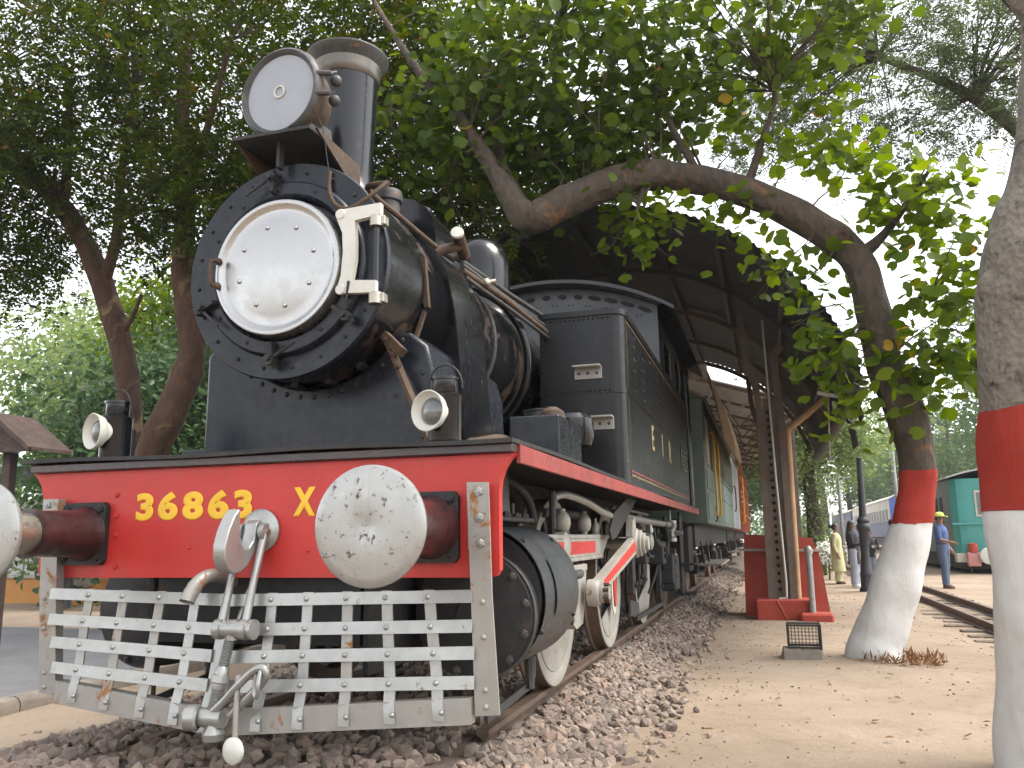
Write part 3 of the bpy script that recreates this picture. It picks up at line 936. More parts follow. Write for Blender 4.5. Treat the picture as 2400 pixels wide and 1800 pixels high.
# chimney
ch = [(.36, 3.02), (.29, 3.10), (.225, 3.17), (.188, 3.26), (.178, 3.38), (.182, 3.56), (.193, 3.8), (.204, 4.02)]
chm = G().lathe(ch, (0, .88, 0), n=48).build('chimney', 'black', loco, 60)
G().lathe([(.2045, 4.00), (.211, 4.005), (.216, 4.06), (.224, 4.105)], (0, .88, 0), n=48).build('chimney_band', 'copper', loco, 60)
G().lathe([(.222, 4.10), (.248, 4.135), (.268, 4.163), (.271, 4.172), (.268, 4.178), (.235, 4.176), (.185, 4.168), (.165, 4.1), (.15, 3.5), (0, 3.4)], (0, .88, 0), n=48).build('chimney_lip', 'iron', loco, 50)
# blower cap, sand box, dome
g = G().lathe([(.10, 3.03), (.092, 3.1), (.088, 3.37), (.105, 3.38), (.11, 3.42), (.10, 3.455), (.05, 3.47), (0, 3.472)], (.055, 1.40, 0), n=24)
g.build('snifting_valve', 'iron', loco, 40)
sb = [(-.29, 2.95), (-.29, 3.30), (-.27, 3.42), (-.21, 3.51), (-.12, 3.55), (.02, 3.55), (.12, 3.52), (.21, 3.45), (.27, 3.35), (.29, 3.22), (.29, 2.95)]
g = G().prism([(x, 1.72, z) for x, z in sb], (0, .78, 0))
g.build('sand_box', 'black', loco, 28)
G().lathe([(0, 3.54), (.09, 3.54), (.10, 3.56), (.10, 3.60), (.05, 3.62), (0, 3.62)], (0, 2.1, 0), n=20).build('sand_box_lid', 'black', loco)
dm = [(.38, 2.98), (.32, 3.06), (.285, 3.15), (.275, 3.28), (.275, 3.52), (.268, 3.62), (.245, 3.72), (.20, 3.80), (.13, 3.855), (.06, 3.875), (0, 3.88)]
G().lathe(dm, (0, 3.6, 0), n=48).build('steam_dome', 'black', loco, 60)

# headlamp on its bracket in front of the chimney
HL = Vector((-.025, .13, 3.555))
hd = Vector((-.10, -1, -.02)).normalized()
lamp = empty('headlamp', parent=loco)
ax = -hd
G().lathe([(.245, .0), (.262, .012), (.272, .05), (.262, .075), (.235, .085), (.22, .20), (.15, .30), (.05, .33), (0, .335)], HL, ax, 44).build('lamp_body', 'rust', lamp, 45)
G().lathe([(.225, .02), (.236, .004), (.250, -.004), (.264, .008), (.268, .03)], HL, ax, 44).build('lamp_rim', 'iron', lamp, 60)
G().lathe([(0, .014), (.12, .015), (.228, .02)], HL, ax, 44).build('lamp_glass', 'lampglass', lamp, 60)
u_, v_, d_ = basis(ax)
g = G()
g.tube([HL + ax * .010 + u_ * .034 * math.cos(t) + v_ * .034 * math.sin(t) for t in np.linspace(0, 2 * math.pi, 17)], .006, 6, cap=False)
g.build('lamp_burner_ring', 'white', lamp)
for (dz, dx) in ((.06, .27), (-.06, .262)):
    g = G()
    p = HL + Vector((dx, .05, dz))
    g.cyl(p + Vector((-.02, -.06, 0)), p + Vector((.045, -.02, .01)), .016, n=8)
    g.ball(p + Vector((.04, .05, 0)), .034)
    g.cyl(p + Vector((0, .0, .02)), p + Vector((.035, .06, .06)), .011, n=6)
    g.build('lamp_clamp', 'iron', lamp, 40)
for s in (1, -1):
    g = G().prism([(HL.x + s * .15 - .012, HL.y + .06, 3.28), (HL.x + s * .15 - .012, HL.y + .36, 3.28), (HL.x + s * .15 - .012, HL.y + .32, 3.44), (HL.x + s * .15 - .012, HL.y + .10, 3.42)], (.024, 0, 0))
    g.build('lamp_cradle', 'iron', lamp)
sh = [(-.265, .06), (.225, .06), (.235, .60), (-.255, .60)]
g = G().prism([(x, y, 3.255) for x, y in sh], (0, 0, .018))
g.build('lamp_shelf', 'dull', lamp)
G().prism([(.235, .10, 3.272), (.235, .60, 3.272), (.235, .62, 3.12), (.235, .52, 3.10)], (.014, 0, 0)).build('shelf_bracket', 'rust', lamp)
G().prism([(-.262, .10, 3.254), (-.262, .60, 3.254), (-.262, .62, 3.06), (-.262, .48, 3.08)], (.014, 0, 0)).build('shelf_bracket', 'rust', lamp)
G().bar((-.02, .17, 3.26), (-.02, .17, 3.10), .05, .02).build('shelf_stay', 'dull', lamp)

# pipes along the boiler side
G().tube(spline([(.60, .26, 2.965), (.36, .50, 3.06), (.365, .95, 3.055), (.40, 1.50, 3.03), (.43, 1.72, 3.02)], 5), [.019] * 21, 8).build('rusty_handrail', 'rust', loco, 60)
G().tube([(.45, 1.72, 3.035), (.55, 2.6, 3.02), (.66, 3.36, 3.0)], .020, 8).build('steam_pipe', 'iron', loco, 60)
G().tube([(.50, 1.70, 2.97), (.60, 2.6, 2.93), (.68, 3.36, 2.90)], .018, 8).build('steam_pipe', 'iron', loco, 60)
G().tube([(.53, 1.62, 2.90), (.625, 2.3, 2.875), (.70, 3.36, 2.84)], .024, 8).build('steam_pipe', 'rust', loco, 60)
G().tube([(.54, 1.66, 2.86), (.64, 2.5, 2.82), (.71, 3.36, 2.79)], .016, 8).build('steam_pipe', 'iron', loco, 60)
g = G()
g.cyl((.38, 1.47, 3.0), (.53, 1.62, 3.085), .036, n=12)
g.cyl((.545, 1.49, 3.125), (.50, 1.76, 3.055), .044, n=14)
g.build('injector_valve', 'rust', loco, 40)
G().lathe([(0, -.012), (.043, -.010), (.046, .0), (.046, .012)], (.547, 1.482, 3.127), (-.16, .96, -.25), 16).build('valve_cap', 'white', loco)
g = G().ball((.60, 1.95, 2.90), .034)
g.cyl((.56, 1.93, 2.89), (.66, 1.99, 2.92), .016, n=8)
g.build('pipe_union', 'brass', loco)

# tanks
def tank(s):
    t = empty('side_tank', parent=loco)
    r_ = .11
    x0, x1 = .635, 1.38
    ring = [(x0, 3.33)]
    for k in range(7):
        a = R(-90 + 15 * k)
        ring.append((x1 - r_ + r_ * math.cos(a), 3.33 + r_ + r_ * math.sin(a)))
    ring += [(x1, 9.15), (x0, 9.15)]
    g = G()
    n = len(ring)
    zs = (1.497, 1.60, 2.275, 2.30, 2.985)
    P = [(s * x, y, z) for z in zs for x, y in ring]
    F = [(i * n + k, i * n + (k + 1) % n, (i + 1) * n + (k + 1) % n, (i + 1) * n + k) for i in range(len(zs) - 1) for k in range(n)]
    F.append(tuple(range(n))); F.append(tuple(range((len(zs) - 1) * n, len(zs) * n)))
    g.add(P, F)
    g.build('tank_shell', 'tank', t, 25)
    # top rim and seam strip
    for (za, zb, o, nm) in ((2.955, 3.005, .016, 'top_rim'), (2.262, 2.312, .007, 'seam_strip')):
        g = G()
        rr = [(s * (x + o * (1 if i > 0 else 0)), y - o * (1 if i < 5 else 0)) for i, (x, y) in enumerate(ring[:-1])]
        rows = [[(x, y, z) for x, y in rr] for z in (za, zb)]
        g.slab(rows, (-s * .012, .012, 0))
        g.build(nm, 'tank', t, 30)
    if s < 0:
        return
    # rivets
    g = G()
    rivet_row(g, (.66, 3.324, 1.62), (.66, 3.324, 2.25), 14, (0, -1, 0), .011)
    rivet_row(g, (.66, 3.324, 2.34), (.66, 3.324, 2.93), 13, (0, -1, 0), .011)
    rivet_row(g, (.70, 3.324, 2.93), (1.25, 3.324, 2.93), 14, (0, -1, 0), .011)
    rivet_row(g, (.70, 3.317, 2.287), (1.25, 3.317, 2.287), 14, (0, -1, 0), .011)
    for i in range(9):
        for z in (2.36, 2.46, 2.55, 2.66, 2.78, 2.86):
            if (i * 7 + int(z * 50)) % 3:
                rivet_row(g, (1.381, 3.9 + i * .58, z), (1.381, 3.98 + i * .58, z), 2, (1, 0, 0), .009)
    rivet_row(g, (1.381, 3.75, 2.20), (1.381, 9.0, 2.20), 40, (1, 0, 0), .007)
    rivet_row(g, (1.381, 4.55, 1.64), (1.381, 4.55, 2.18), 11, (1, 0, 0), .007)
    rivet_row(g, (1.381, 4.75, 1.64), (1.381, 4.75, 2.18), 11, (1, 0, 0), .007)
    tag(g.build('rivets', 'tank', t), kind='stuff')
    # lining
    def stripe(name, pts, w, mat):
        g = G()
        for a, b in zip(pts[:-1], pts[1:]):
            g.bar(a, b, w, .002, side=(0, 0, 1) if abs(a[2] - b[2]) < .01 else (0, 1, 0))
        g.build(name, mat, t)
    X = 1.3825
    stripe('lining', [(X, 3.50, 2.925), (X, 9.08, 2.925)], .009, 'lining')
    stripe('lining', [(X, 3.50, 1.565), (X, 9.08, 1.565)], .018, 'lining')
    stripe('lining', [(X, 3.50, 1.60), (X, 9.08, 1.60)], .012, 'red_dirty')
    stripe('lining', [(X, 3.50, 1.565), (X, 3.50, 2.925)], .009, 'lining')
    stripe('lining', [(X, 9.08, 1.565), (X, 9.08, 2.925)], .014, 'lining')
    # letters on the side, wide apart
    for ch_, y in (('E', 4.98), ('I', 5.86), ('R', 6.55)):
        text_parts(ch_, .36, (lambda yy: (lambda u, v, w: Vector((1.3825 + w, yy + u * 1.05, 1.93 + v))))(y), 'gold', t, 'letter', offset=.006)
    g = G().box(1.381, 1.40, 8.0, 8.85, 1.95, 2.28, .006)
    g.build('maker_plate', 'black', t)
    g = G()
    for r0 in range(4):
        g.box(1.40, 1.404, 8.08, 8.75 - .1 * (r0 % 2), 2.0 + r0 * .065, 2.03 + r0 * .065)
    tag(g.build('plate_lettering', 'iron', t), kind='stuff')
    # two foot steps on the front
    for (xa, xb, z) in ((.945, 1.185, 2.40), (1.035, 1.275, 1.955)):
        g = G()
        g.box(xa, xb, 3.312, 3.328, z - .01, z + .10, .002)
        g.box(xa, xb, 3.22, 3.312, z + .085, z + .10, .002)
        g.build('foot_step', 'white_dirty', t)
        for k in range(3):
            bolt('rivet', 'iron', (xa + .04 + k * .08, 3.312, z + .04), (0, -1, 0), .014, t, 'rivet')
tank(1); tank(-1)
# small box in front of the tank, filler behind it
g = G().box(.965, 1.285, 1.28, 1.92, 1.499, 1.79, .008)
bxo = g.build('lubricator_box', 'slate', loco)
g = G()
rivet_row(g, (1.287, 1.40, 1.54), (1.287, 1.40, 1.76), 6, (1, 0, 0), .009)
rivet_row(g, (1.287, 1.86, 1.54), (1.287, 1.86, 1.76), 6, (1, 0, 0), .009)
tag(g.build('box_rivets', 'dull', bxo), kind='stuff')
G().lathe([(.0, 1.79), (.12, 1.79), (.12, 1.86), (.13, 1.865), (.13, 1.875), (0, 1.878)], (1.08, 1.66, 0), n=24).build('filler_cap', 'iron', loco)
G().lathe([(.09, 1.79), (.075, 1.84), (.03, 1.87), (0, 1.872)], (1.19, 1.50, 0), n=16).build('rusty_boss', 'rust', loco)
G().tube(spline([(.62, .95, 1.56), (.80, 1.1, 1.60), (.92, 1.25, 1.63), (.98, 1.5, 1.60)], 5), .05, 10).build('drain_trunk', 'rust', loco, 60)
G().lathe([(0, 3.05), (.14, 3.05), (.16, 3.12), (.16, 3.26), (.12, 3.30), (0, 3.31)], (1.05, 2.75, -1.3), n=20).build('air_vessel', 'black', loco)

# cab
cab = empty('cab', parent=loco)
def roofz(x):
    return 4.13 - (2.95 - math.sqrt(2.95 ** 2 - x * x))
xs_ = np.linspace(-1.58, 1.58, 25)
G().slab([[(x, y, roofz(x)) for x in xs_] for y in (5.95, 7.5, 9.0, 10.5)], (0, 0, .045)).build('roof', 'black', cab, 40)
G().box(-.15, .45, 6.9, 7.6, 4.15, 4.28, .01).build('roof_ventilator', 'white_dirty', cab)
fp = [(-1.36, 2.9)] + [(x, roofz(x) - .004) for x in np.linspace(-1.36, 1.36, 15)] + [(1.36, 2.9)]
G().prism([(x, 6.20, z) for x, z in fp], (0, .03, 0)).build('front_sheet', 'clad', cab, 20)
for i in range(13):
    x = -1.25 + i * .205
    w = .055 if -.6 < x < .45 else .085
    z = roofz(x) - .11
    G().prism([(x + w * math.cos(t), 6.192, z + .032 * math.sin(t) - (x * .35) * w * math.cos(t)) for t in np.linspace(0, 2 * math.pi, 13)[:-1]], (0, .006, 0)).build('vent_slot', 'dark', cab, 0)
for x in (-.72, .72):
    g = G().lathe([(.20, -.02), (.24, -.02), (.245, 0), (.24, .02)], (x, 6.19, 3.36), (0, 1, 0), 28)
    w = g.build('window_ring', 'iron', cab)
    G().lathe([(0, .0), (.215, .0)], (x, 6.186, 3.36), (0, 1, 0), 28).build('window_pane', 'lens', cab)
g = G()
for i in range(12):
    x = -1.2 + i * .21
    rivet_row(g, (x, 6.198, roofz(x) - .22), (x + .05, 6.198, roofz(x) - .22), 2, (0, -1, 0), .012)
tag(g.build('cab_rivets', 'dull', cab), kind='stuff')
def side(s):
    X0 = s * 1.36
    def pl(y0, y1, z0, z1, nm='side_sheet', m='tank'):
        G().box(min(X0, X0 - s * .03), max(X0, X0 - s * .03), y0, y1, z0, z1, .004).build(nm, m, cab)
    pl(6.232, 6.75, 2.99, 3.66)
    pl(6.76, 7.5, 2.99, 3.10)
    pl(6.76, 7.5, 3.50, 3.66)
    pl(7.51, 8.05, 2.99, 3.66, m='clad')
    pl(8.06, 9.15, 3.52, 3.66)
    pl(9.45, 10.3, 1.50, 2.75)
    pl(10.0, 10.3, 2.76, 3.66)
    G().tube([(X0 + s * .03, 9.30, 1.49), (X0 + s * .03, 9.30, 3.05), (X0 + s * .02, 9.25, 3.5)], .045, 12).build('handrail_pillar', 'black', cab)
    G().box(min(X0 + s * .02, X0 + s * .045), max(X0 + s * .02, X0 + s * .045), 9.48, 9.56, 1.50, 2.78, .004).build('door_edge', 'silver', cab)
    G().tube([(X0 + s * .03, 8.12, 2.98), (X0 + s * .05, 8.14, 3.2), (X0 + s * .03, 8.10, 3.5)], .014, 8).build('grab_rail', 'iron', cab)
side(1); side(-1)
G().prism([(x, 10.3, z) for x, z in ([(-1.36, 1.5)] + fp[1:-1] + [(1.36, 1.5)])], (0, .03, 0)).build('back_sheet', 'dull', cab, 20)
G().box(-.62, .62, 6.28, 9.1, 1.5, 3.0, .02).build('firebox_backhead', 'dark', cab)

# frames and what hangs from them
for s in (1, -1):
    G().box(min(s * .60, s * .635), max(s * .60, s * .635), .06, 10.3, .42, 1.47, .004).build('frame_plate', 'dull', loco)
G().box(-.58, .58, .07, .12, .55, 1.40).build('front_stretcher', 'dull', loco)
G().box(-.58, .58, .5, 10.2, 1.30, 1.42).build('frame_deck', 'dark', loco)
G().box(-.45, .45, 2.0, 3.0, .25, .30).build('ash_tray', 'dull', loco)
wheel_r = .665
def wheel(y, s, r_, parts=True, white=False):
    w = empty('driving_wheel', parent=loco)
    X = s * .875
    a = (s, 0, 0)
    G().lathe([(r_ - .075, -.06), (r_ - .072, .07), (r_ + .0, .07), (r_ + .004, .0), (r_ + .008, -.03), (r_ + .035, -.045), (r_ + .035, -.062), (r_ - .075, -.062)], (X, y, r_), a, 48).build('tyre', 'rail', w, 40)
    G().lathe([(r_ - .115, -.045), (r_ - .115, .055), (r_ - .074, .0715), (r_ - .006, .0725), (r_ - .006, .0705), (r_ - .074, -.045)], (X, y, r_), a, 48).build('rim', 'white_dirty', w, 40)
    G().lathe([(0, .11), (.115, .11), (.125, .10), (.125, -.06), (0, -.06)], (X, y, r_), a, 24).build('hub', 'dull', w, 30)
    for k in range(12):
        t = 2 * math.pi * (k + .5) / 12
        d = Vector((0, math.cos(t), math.sin(t)))
        c = Vector((X + s * .02, y, r_))
        G().bar(c + d * .11, c + d * (r_ - .12), .05, .035, side=d.cross(Vector((1, 0, 0)))).build('spoke', 'dull', w)
    g = G()
    ang = [R(t) for t in np.linspace(222, 345, 14)]
    po = [(X + s * .056, y + (r_ - .10) * math.cos(t), r_ + (r_ - .10) * math.sin(t)) for t in ang]
    g.prism(po, (s * .012, 0, 0))
    g.build('balance_weight', 'white_dirty', w, 30)
    return w
for yy in (2.45, 4.62, 6.9):
    for s in (1, -1):
        wheel(yy, s, wheel_r)
    G().cyl((-.9, yy, wheel_r), (.9, yy, wheel_r), .09, n=14).build('axle', 'dull', loco)
# trailing wheels, plain
for yy in (9.1,):
    for s in (1, -1):
        G().lathe([(0, .03), (.12, .05), (.36, .02), (.44, .065), (.50, .065), (.505, -.03), (.535, -.045), (.535, -.06), (.4, -.06), (0, -.03)], (s * .875, yy, .50), (s, 0, 0), 40).build('trailing_wheel', 'rail', loco, 40)

# cylinders
def cylinder(s):
    c = empty('cylinder', parent=loco)
    CX, CC, RR = s * .972, .735, .385
    KX, KC = s * 1.005, .665
    # front cover with bolts
    G().lathe([(0, .452), (.08, .450), (.09, .462), (.24, .470), (.262, .475), (.308, .478), (.308, .515), (.315, .52), (.315, .70)], (KX, 0, KC), (0, 1, 0), 48).build('front_cover', 'dull', c, 30)
    G().lathe([(.310, .500), (.322, .498), (.324, .520), (.312, .522)], (KX, 0, KC), (0, 1, 0), 48).build('cover_rim', 'iron', c, 30)
    for k in range(12):
        t = 2 * math.pi * (k + .4) / 12
        bolt('bolt', 'iron', (KX + .284 * math.cos(t), .476, KC + .284 * math.sin(t)), (0, -1, 0), .021, c)
    G().lathe([(0, .60), (.35, .61), (.36, .62), (.36, 1.42), (.2, 1.44), (0, 1.44)], (CX, 0, CC), (0, 1, 0), 40).build('barrel', 'dull', c, 30)
    # cladding sheet, open towards the front and the frame
    grid = []
    for y in (.60, 1.38):
        row = []
        for k in range(29):
            a = R(112 - 214 * k / 28)
            row.append((CX + s * RR * math.cos(a), y, CC + RR * math.sin(a)))
        grid.append(row)
    G().slab(grid, (-s * .004, 0, -.004)).build('cladding', 'clad', c, 50)
    G().sheet([[(CX + s * (RR + .010) * math.cos(R(a)), y, CC + (RR + .010) * math.sin(R(a))) for a in np.linspace(30, -14, 8)] for y in (.80, 1.20)]).build('inspection_flap', 'clad', c, 60)
    for y in (.88, 1.06):
        a = R(36)
        G().box(-.045, .045, -.035, .035, -.004, .004, 0).build('flap_hinge', 'clad', c).matrix_world = Matrix.Translation((CX + s * (RR + .012) * math.cos(a), y, CC + (RR + .012) * math.sin(a))) @ Euler((0, R(54) * s, 0)).to_matrix().to_4x4()
    for (y, a) in ((.66, 50), (1.28, 50), (.62, -25), (1.30, -20)):
        bolt('bolt', 'dull', (CX + s * RR * math.cos(R(a)), y, CC + RR * math.sin(R(a))), (s * math.cos(R(a)), 0, math.sin(R(a))), .015, c)
    if s > 0:
        # valve chest on top
        G().box(CX - .28, CX + .14, .46, 1.30, 1.135, 1.165, .006).build('chest_flange', 'dull', c)
        g = G()
        g.lathe([(0, .40), (.085, .40), (.095, .42), (.095, .60), (.12, .61), (.12, .64), (.10, .65), (.10, 1.0), (.12, 1.01), (.12, 1.05), (0, 1.05)], (CX - .10, 0, 1.31), (0, 1, 0), 20)
        g.box(CX - .20, CX + .02, .70, .98, 1.16, 1.42, .03)
        g.build('valve_chest', 'iron', c, 40)
        g = G().lathe([(.0, .44), (.10, .44), (.11, .46), (.11, .62), (.09, .66), (0, .66)], (CX + .02, 0, 1.255), (0, 1, 0), 20)
        g.build('valve_cover', 'iron', c, 40)
        g = G()
        g.prism([(CX + .035, .76, 1.165), (CX + .035, .98, 1.165), (CX + .035, .95, 1.36), (CX + .035, .90, 1.42), (CX + .035, .83, 1.42), (CX + .035, .79, 1.36)], (.05, 0, 0))
        g.build('relief_valve', 'iron', c, 30)
        for (x, y) in ((.10, .52), (.10, .66), (.10, .86), (.10, 1.06), (.10, 1.22), (-.18, .52), (-.02, .52)):
            bolt('stud', 'iron', (CX + x, y, 1.165), (0, 0, 1), .026, c)
        for (x, y) in ((.02, .58), (.08, .74), (.05, 1.14)):
            G().cyl((CX + x, y, 1.165), (CX + x, y, 1.25), .012, n=8).build('stud_rod', 'iron', c)
        G().tube(spline([(CX - .12, 1.02, 1.40), (CX - .02, 1.22, 1.40), (CX + .05, 1.45, 1.30), (CX + .07, 1.55, 1.14)], 5), .028, 10).build('exhaust_pipe', 'dull', c, 60)
        G().tube([(CX + .02, 1.05, 1.47), (CX + .02, 1.06, 1.2)], .03, 8).build('oil_pipe', 'dull', c, 60)
    # drain cocks
    g = G()
    g.cyl((CX + .05 * s, .62, CC - RR), (CX + .05 * s, .62, CC - RR - .12), .03, .022, n=10)
    g.cyl((CX + .05 * s, .62, CC - RR - .12), (CX + .05 * s, .62, CC - RR - .22), .014, n=8)
    g.build('drain_cock', 'iron', c, 30)
    g = G()
    g.cyl((CX + .12 * s, 1.22, CC - RR + .02), (CX + .12 * s, 1.22, CC - RR - .10), .035, .03, n=10)
    g.cyl((CX + .12 * s, 1.22, CC - RR - .10), (CX + .12 * s, 1.22, CC - RR - .16), .024, n=6)
    g.build('drain_cock', 'iron', c, 30)
    G().bar((CX + .06 * s, .60, .14), (CX + .10 * s, 1.25, .20), .012, .045, side=(1, 0, 0)).build('drain_rod', 'clad', c)
cylinder(1); cylinder(-1)

# motion on the right side: slide bars, crosshead, rods
mo = empty('motion', parent=loco)
X = 1.06
G().box(X - .06, X + .075, 1.50, 3.75, 1.035, 1.065, .004).build('slide_bar', 'white_dirty', mo)
g = G()
g.box(X + .045, X + .075, 1.56, 3.3, .905, 1.034, .003)
g.prism([(X + .045, 3.3, 1.034), (X + .045, 3.62, 1.034), (X + .045, 3.3, .88)], (.03, 0, 0))
g.build('slide_bar_web', 'white_dirty', mo)
G().box(X - .06, X + .085, 1.50, 3.30, .875, .904, .004).build('slide_bar', 'white_dirty', mo)
G().box(X + .075, X + .0765, 1.75, 3.05, .925, 1.015).build('red_panel', 'red', mo)
G().box(X - .10, X - .02, 3.1, 3.9, .86, 1.0, .004).build('motion_bracket', 'red_dirty', mo)
for (y, r_) in ((2.15, .062), (2.9, .055)):
    G().lathe([(0, 1.065), (.022, 1.065), (.022, 1.085), (r_ * .8, 1.10), (r_, 1.14), (r_ * .95, 1.18), (r_ * .6, 1.215), (.024, 1.225), (.024, 1.245), (0, 1.25)], (X + .02, y, 0), n=18).build('oil_cup', 'white_dirty', mo, 50)
G().lathe([(.035, 1.065), (.035, 1.14), (.012, 1.17), (.012, 1.2), (0, 1.2)], (X + .02, 3.35, 0), n=12).build('oil_cup', 'white_dirty', mo, 40)
# crosshead
g = G()
g.prism([(X + .03, 1.72, .86), (X + .03, 2.32, .86), (X + .03, 2.36, .80), (X + .03, 2.28, .60), (X + .03, 2.20, .46), (X + .03, 2.0, .44), (X + .03, 1.80, .52), (X + .03, 1.74, .62)], (.11, 0, 0))
g.box(X - .04, X + .16, 1.74, 2.30, .815, .86, .004)
g.build('crosshead', 'white_dirty', mo, 30)
G().cyl((X - .06, 1.3, .70), (X - .06, 1.75, .70), .045, n=14).build('piston_rod', 'brass', mo)
g = G()
for i in range(7):
    g.lathe([(.030, 0), (.034, .012), (.030, .024)], (X + .15, 1.86 + i * .035, .80), (0, 1, 0), 10)
tag(g.build('spring_coil', 'iron', mo, 40), kind='stuff')
G().bar((X + .15, 1.66, .86), (X + .15, 1.80, .50), .035, .05, side=(1, 0, 0)).build('anchor_link', 'iron', mo)
# main rod
P0, P1 = Vector((1.27, 2.22, .665)), Vector((1.27, 4.22, .985))
d = (P1 - P0).normalized(); nz = d.cross(Vector((1, 0, 0))); nz = nz if nz.z > 0 else -nz
g = G()
e0, e1 = .055, .078
po = [P0 - d * .04 - nz * e0, P1 - nz * e1, P1 + nz * e1, P0 - d * .04 + nz * e0]
g.prism([p - Vector((.028, 0, 0)) for p in po], (.056, 0, 0))
g.build('connecting_rod', 'white_dirty', mo)
a0, a1 = P0 + d * .30, P1 - d * .14
G().prism([p + Vector((.028, 0, 0)) for p in (a0 - nz * .026, a1 - nz * .044, a1 + nz * .044, a0 + nz * .026)], (.0025, 0, 0)).build('rod_flute', 'red', mo)
g = G()
g.lathe([(0, -.03), (.09, -.03), (.095, .03), (.085, .05), (.07, .055), (.07, .08), (.05, .085), (.05, .12), (0, .125)], P0, (1, 0, 0), 20)
g.build('little_end', 'white_dirty', mo, 35)
g = G()
for k in range(7):
    t = 2 * math.pi * k / 7
    g.cyl(P0 + Vector((.08, .055 * math.cos(t), .055 * math.sin(t))), P0 + Vector((.12, .055 * math.cos(t), .055 * math.sin(t))), .015, n=6)
g.build('castle_nut', 'rust', mo)
g = G()
g.lathe([(0, -.05), (.13, -.05), (.135, .03), (.12, .045), (.12, .07), (.095, .075), (.095, .10), (.065, .105), (.065, .135), (0, .14)], P1, (1, 0, 0), 24)
g.build('big_end', 'white_dirty', mo, 35)
g = G().prism([P1 + Vector((-.05, -.16, .06)), P1 + Vector((-.05, -.12, .20)), P1 + Vector((-.05, -.02, .235)), P1 + Vector((-.05, .06, .20)), P1 + Vector((-.05, .08, .06))], (.06, 0, 0))
g.build('big_end_strap', 'white_dirty', mo, 30)
# coupling rod between drivers
c0, c1 = Vector((1.10, 4.22, .985)), Vector((1.10, 6.50, .985))
G().bar(c0, c1, .11, .04, side=(0, 0, 1)).build('coupling_rod', 'white_dirty', mo)
for c_ in (c1, Vector((1.10, 2.05, .985))):
    G().lathe([(0, -.04), (.10, -.04), (.10, .03), (.06, .05), (0, .05)], c_, (1, 0, 0), 18).build('rod_bush', 'white_dirty', mo, 35)
G().cyl((.93, 4.22, .985), (1.30, 4.22, .985), .05, n=14).build('crank_pin', 'brass', mo)
# oval red and white boss of the wheel
g = G()
for (a, b, x, m_, nm) in ((.105, .27, .985, 'white', 'crank_boss'), (.055, .20, .9985, 'red', 'boss_panel')):
    G().prism([(x, 4.60 + a * math.cos(t) * 1.2, .58 + b * math.sin(t)) for t in np.linspace(0, 2 * math.pi, 25)[:-1]], (.012, 0, 0)).build(nm, m_, mo, 30)

# pipes and gear under the footplate
G().tube(spline([(1.15, 1.62, 1.30), (1.17, 1.9, 1.33), (1.19, 2.5, 1.30), (1.21, 3.0, 1.24), (1.22, 3.3, 1.22)], 5), .027, 10).build('silver_pipe', 'silver', loco, 60)
G().tube([(1.15, 1.60, 1.34), (1.15, 1.60, 1.10)], .022, 8).build('drop_pipe', 'dull', loco)
G().tube([(1.15, 3.9, 1.235), (1.15, 6.0, 1.215), (1.15, 8.3, 1.20)], .04, 12).build('injector_pipe', 'silver', loco, 60)
G().tube([(1.05, 4.3, 1.33), (1.05, 6.8, 1.31)], .02, 8).build('silver_pipe', 'silver', loco, 60)
G().tube([(.95, 2.1, 1.22), (.95, 3.2, 1.225)], .035, 8).build('silver_pipe', 'iron', loco, 60)
g = G()
g.lathe([(.05, -.1), (.075, -.1), (.075, -.03), (.055, .0), (.055, .09), (.08, .1), (.08, .17), (0, .18)], (1.15, 8.35, 1.19), (0, 1, 0), 14)
g.lathe([(.04, -.15), (.065, -.15), (.065, -.1), (.045, -.08), (.045, .08), (.07, .1), (.07, .14), (0, .15)], (1.17, 8.4, 1.12), (0, 0, 1), 12)
g.cyl((1.15, 8.4, 1.1), (1.32, 8.4, 1.08), .04, n=10)
g.cyl((1.15, 8.42, 1.25), (1.15, 8.42, 1.42), .015, n=6)
g.build('injector', 'silver', loco, 35)
G().lathe([(.012, 0), (.03, .01), (.03, .05), (.018, .07), (.018, .1)], (1.15, 6.3, 1.08), (0, 0, 1), 8).build('pipe_clip', 'silver', loco)
# curved splasher bracket (dark diagonal)
G().prism([(1.20, 3.35, 1.02), (1.20, 3.55, 1.04), (1.20, 4.8, 1.40), (1.20, 4.2, 1.40), (1.20, 3.5, 1.25), (1.20, 3.25, 1.1)], (.02, 0, 0)).build('bracket_plate', 'dull', loco)
rr = random.Random(5)
for (y, z0, z1, w, nm) in ((5.35, .45, 1.25, .09, 'brake_hanger'), (6.05, .5, 1.2, .05, 'brake_hanger'), (7.75, .3, 1.15, .07, 'brake_hanger'), (5.9, .75, 1.1, .16, 'spring_buckle'), (7.2, .7, .98, .2, 'spring_buckle'), (8.1, .42, .8, .22, 'axle_box'), (8.6, .3, 1.1, .10, 'step_hanger')):
    g = G()
    g.box(1.0, 1.0 + w, y - w, y + w * .6, z0, z1, .012)
    g.cyl((1.0 + w, y - w * .3, z0 + .1), (1.03 + w, y - w * .3, z0 + .1), .03, n=8)
    g.cyl((1.0 + w, y - w * .3, z1 - .1), (1.03 + w, y - w * .3, z1 - .1), .03, n=8)
    g.build(nm, 'dull', loco)
for k in range(6):
    G().slab([[(1.0, y, 1.06 - k * .022 + .05 * ((y - 5.95) / .5) ** 2), (1.09, y, 1.06 - k * .022 + .05 * ((y - 5.95) / .5) ** 2)] for y in np.linspace(5.95 - .52 + k * .07, 5.95 + .52 - k * .07, 7)], (0, 0, -.018)).build('spring_leaf', 'dull', loco)
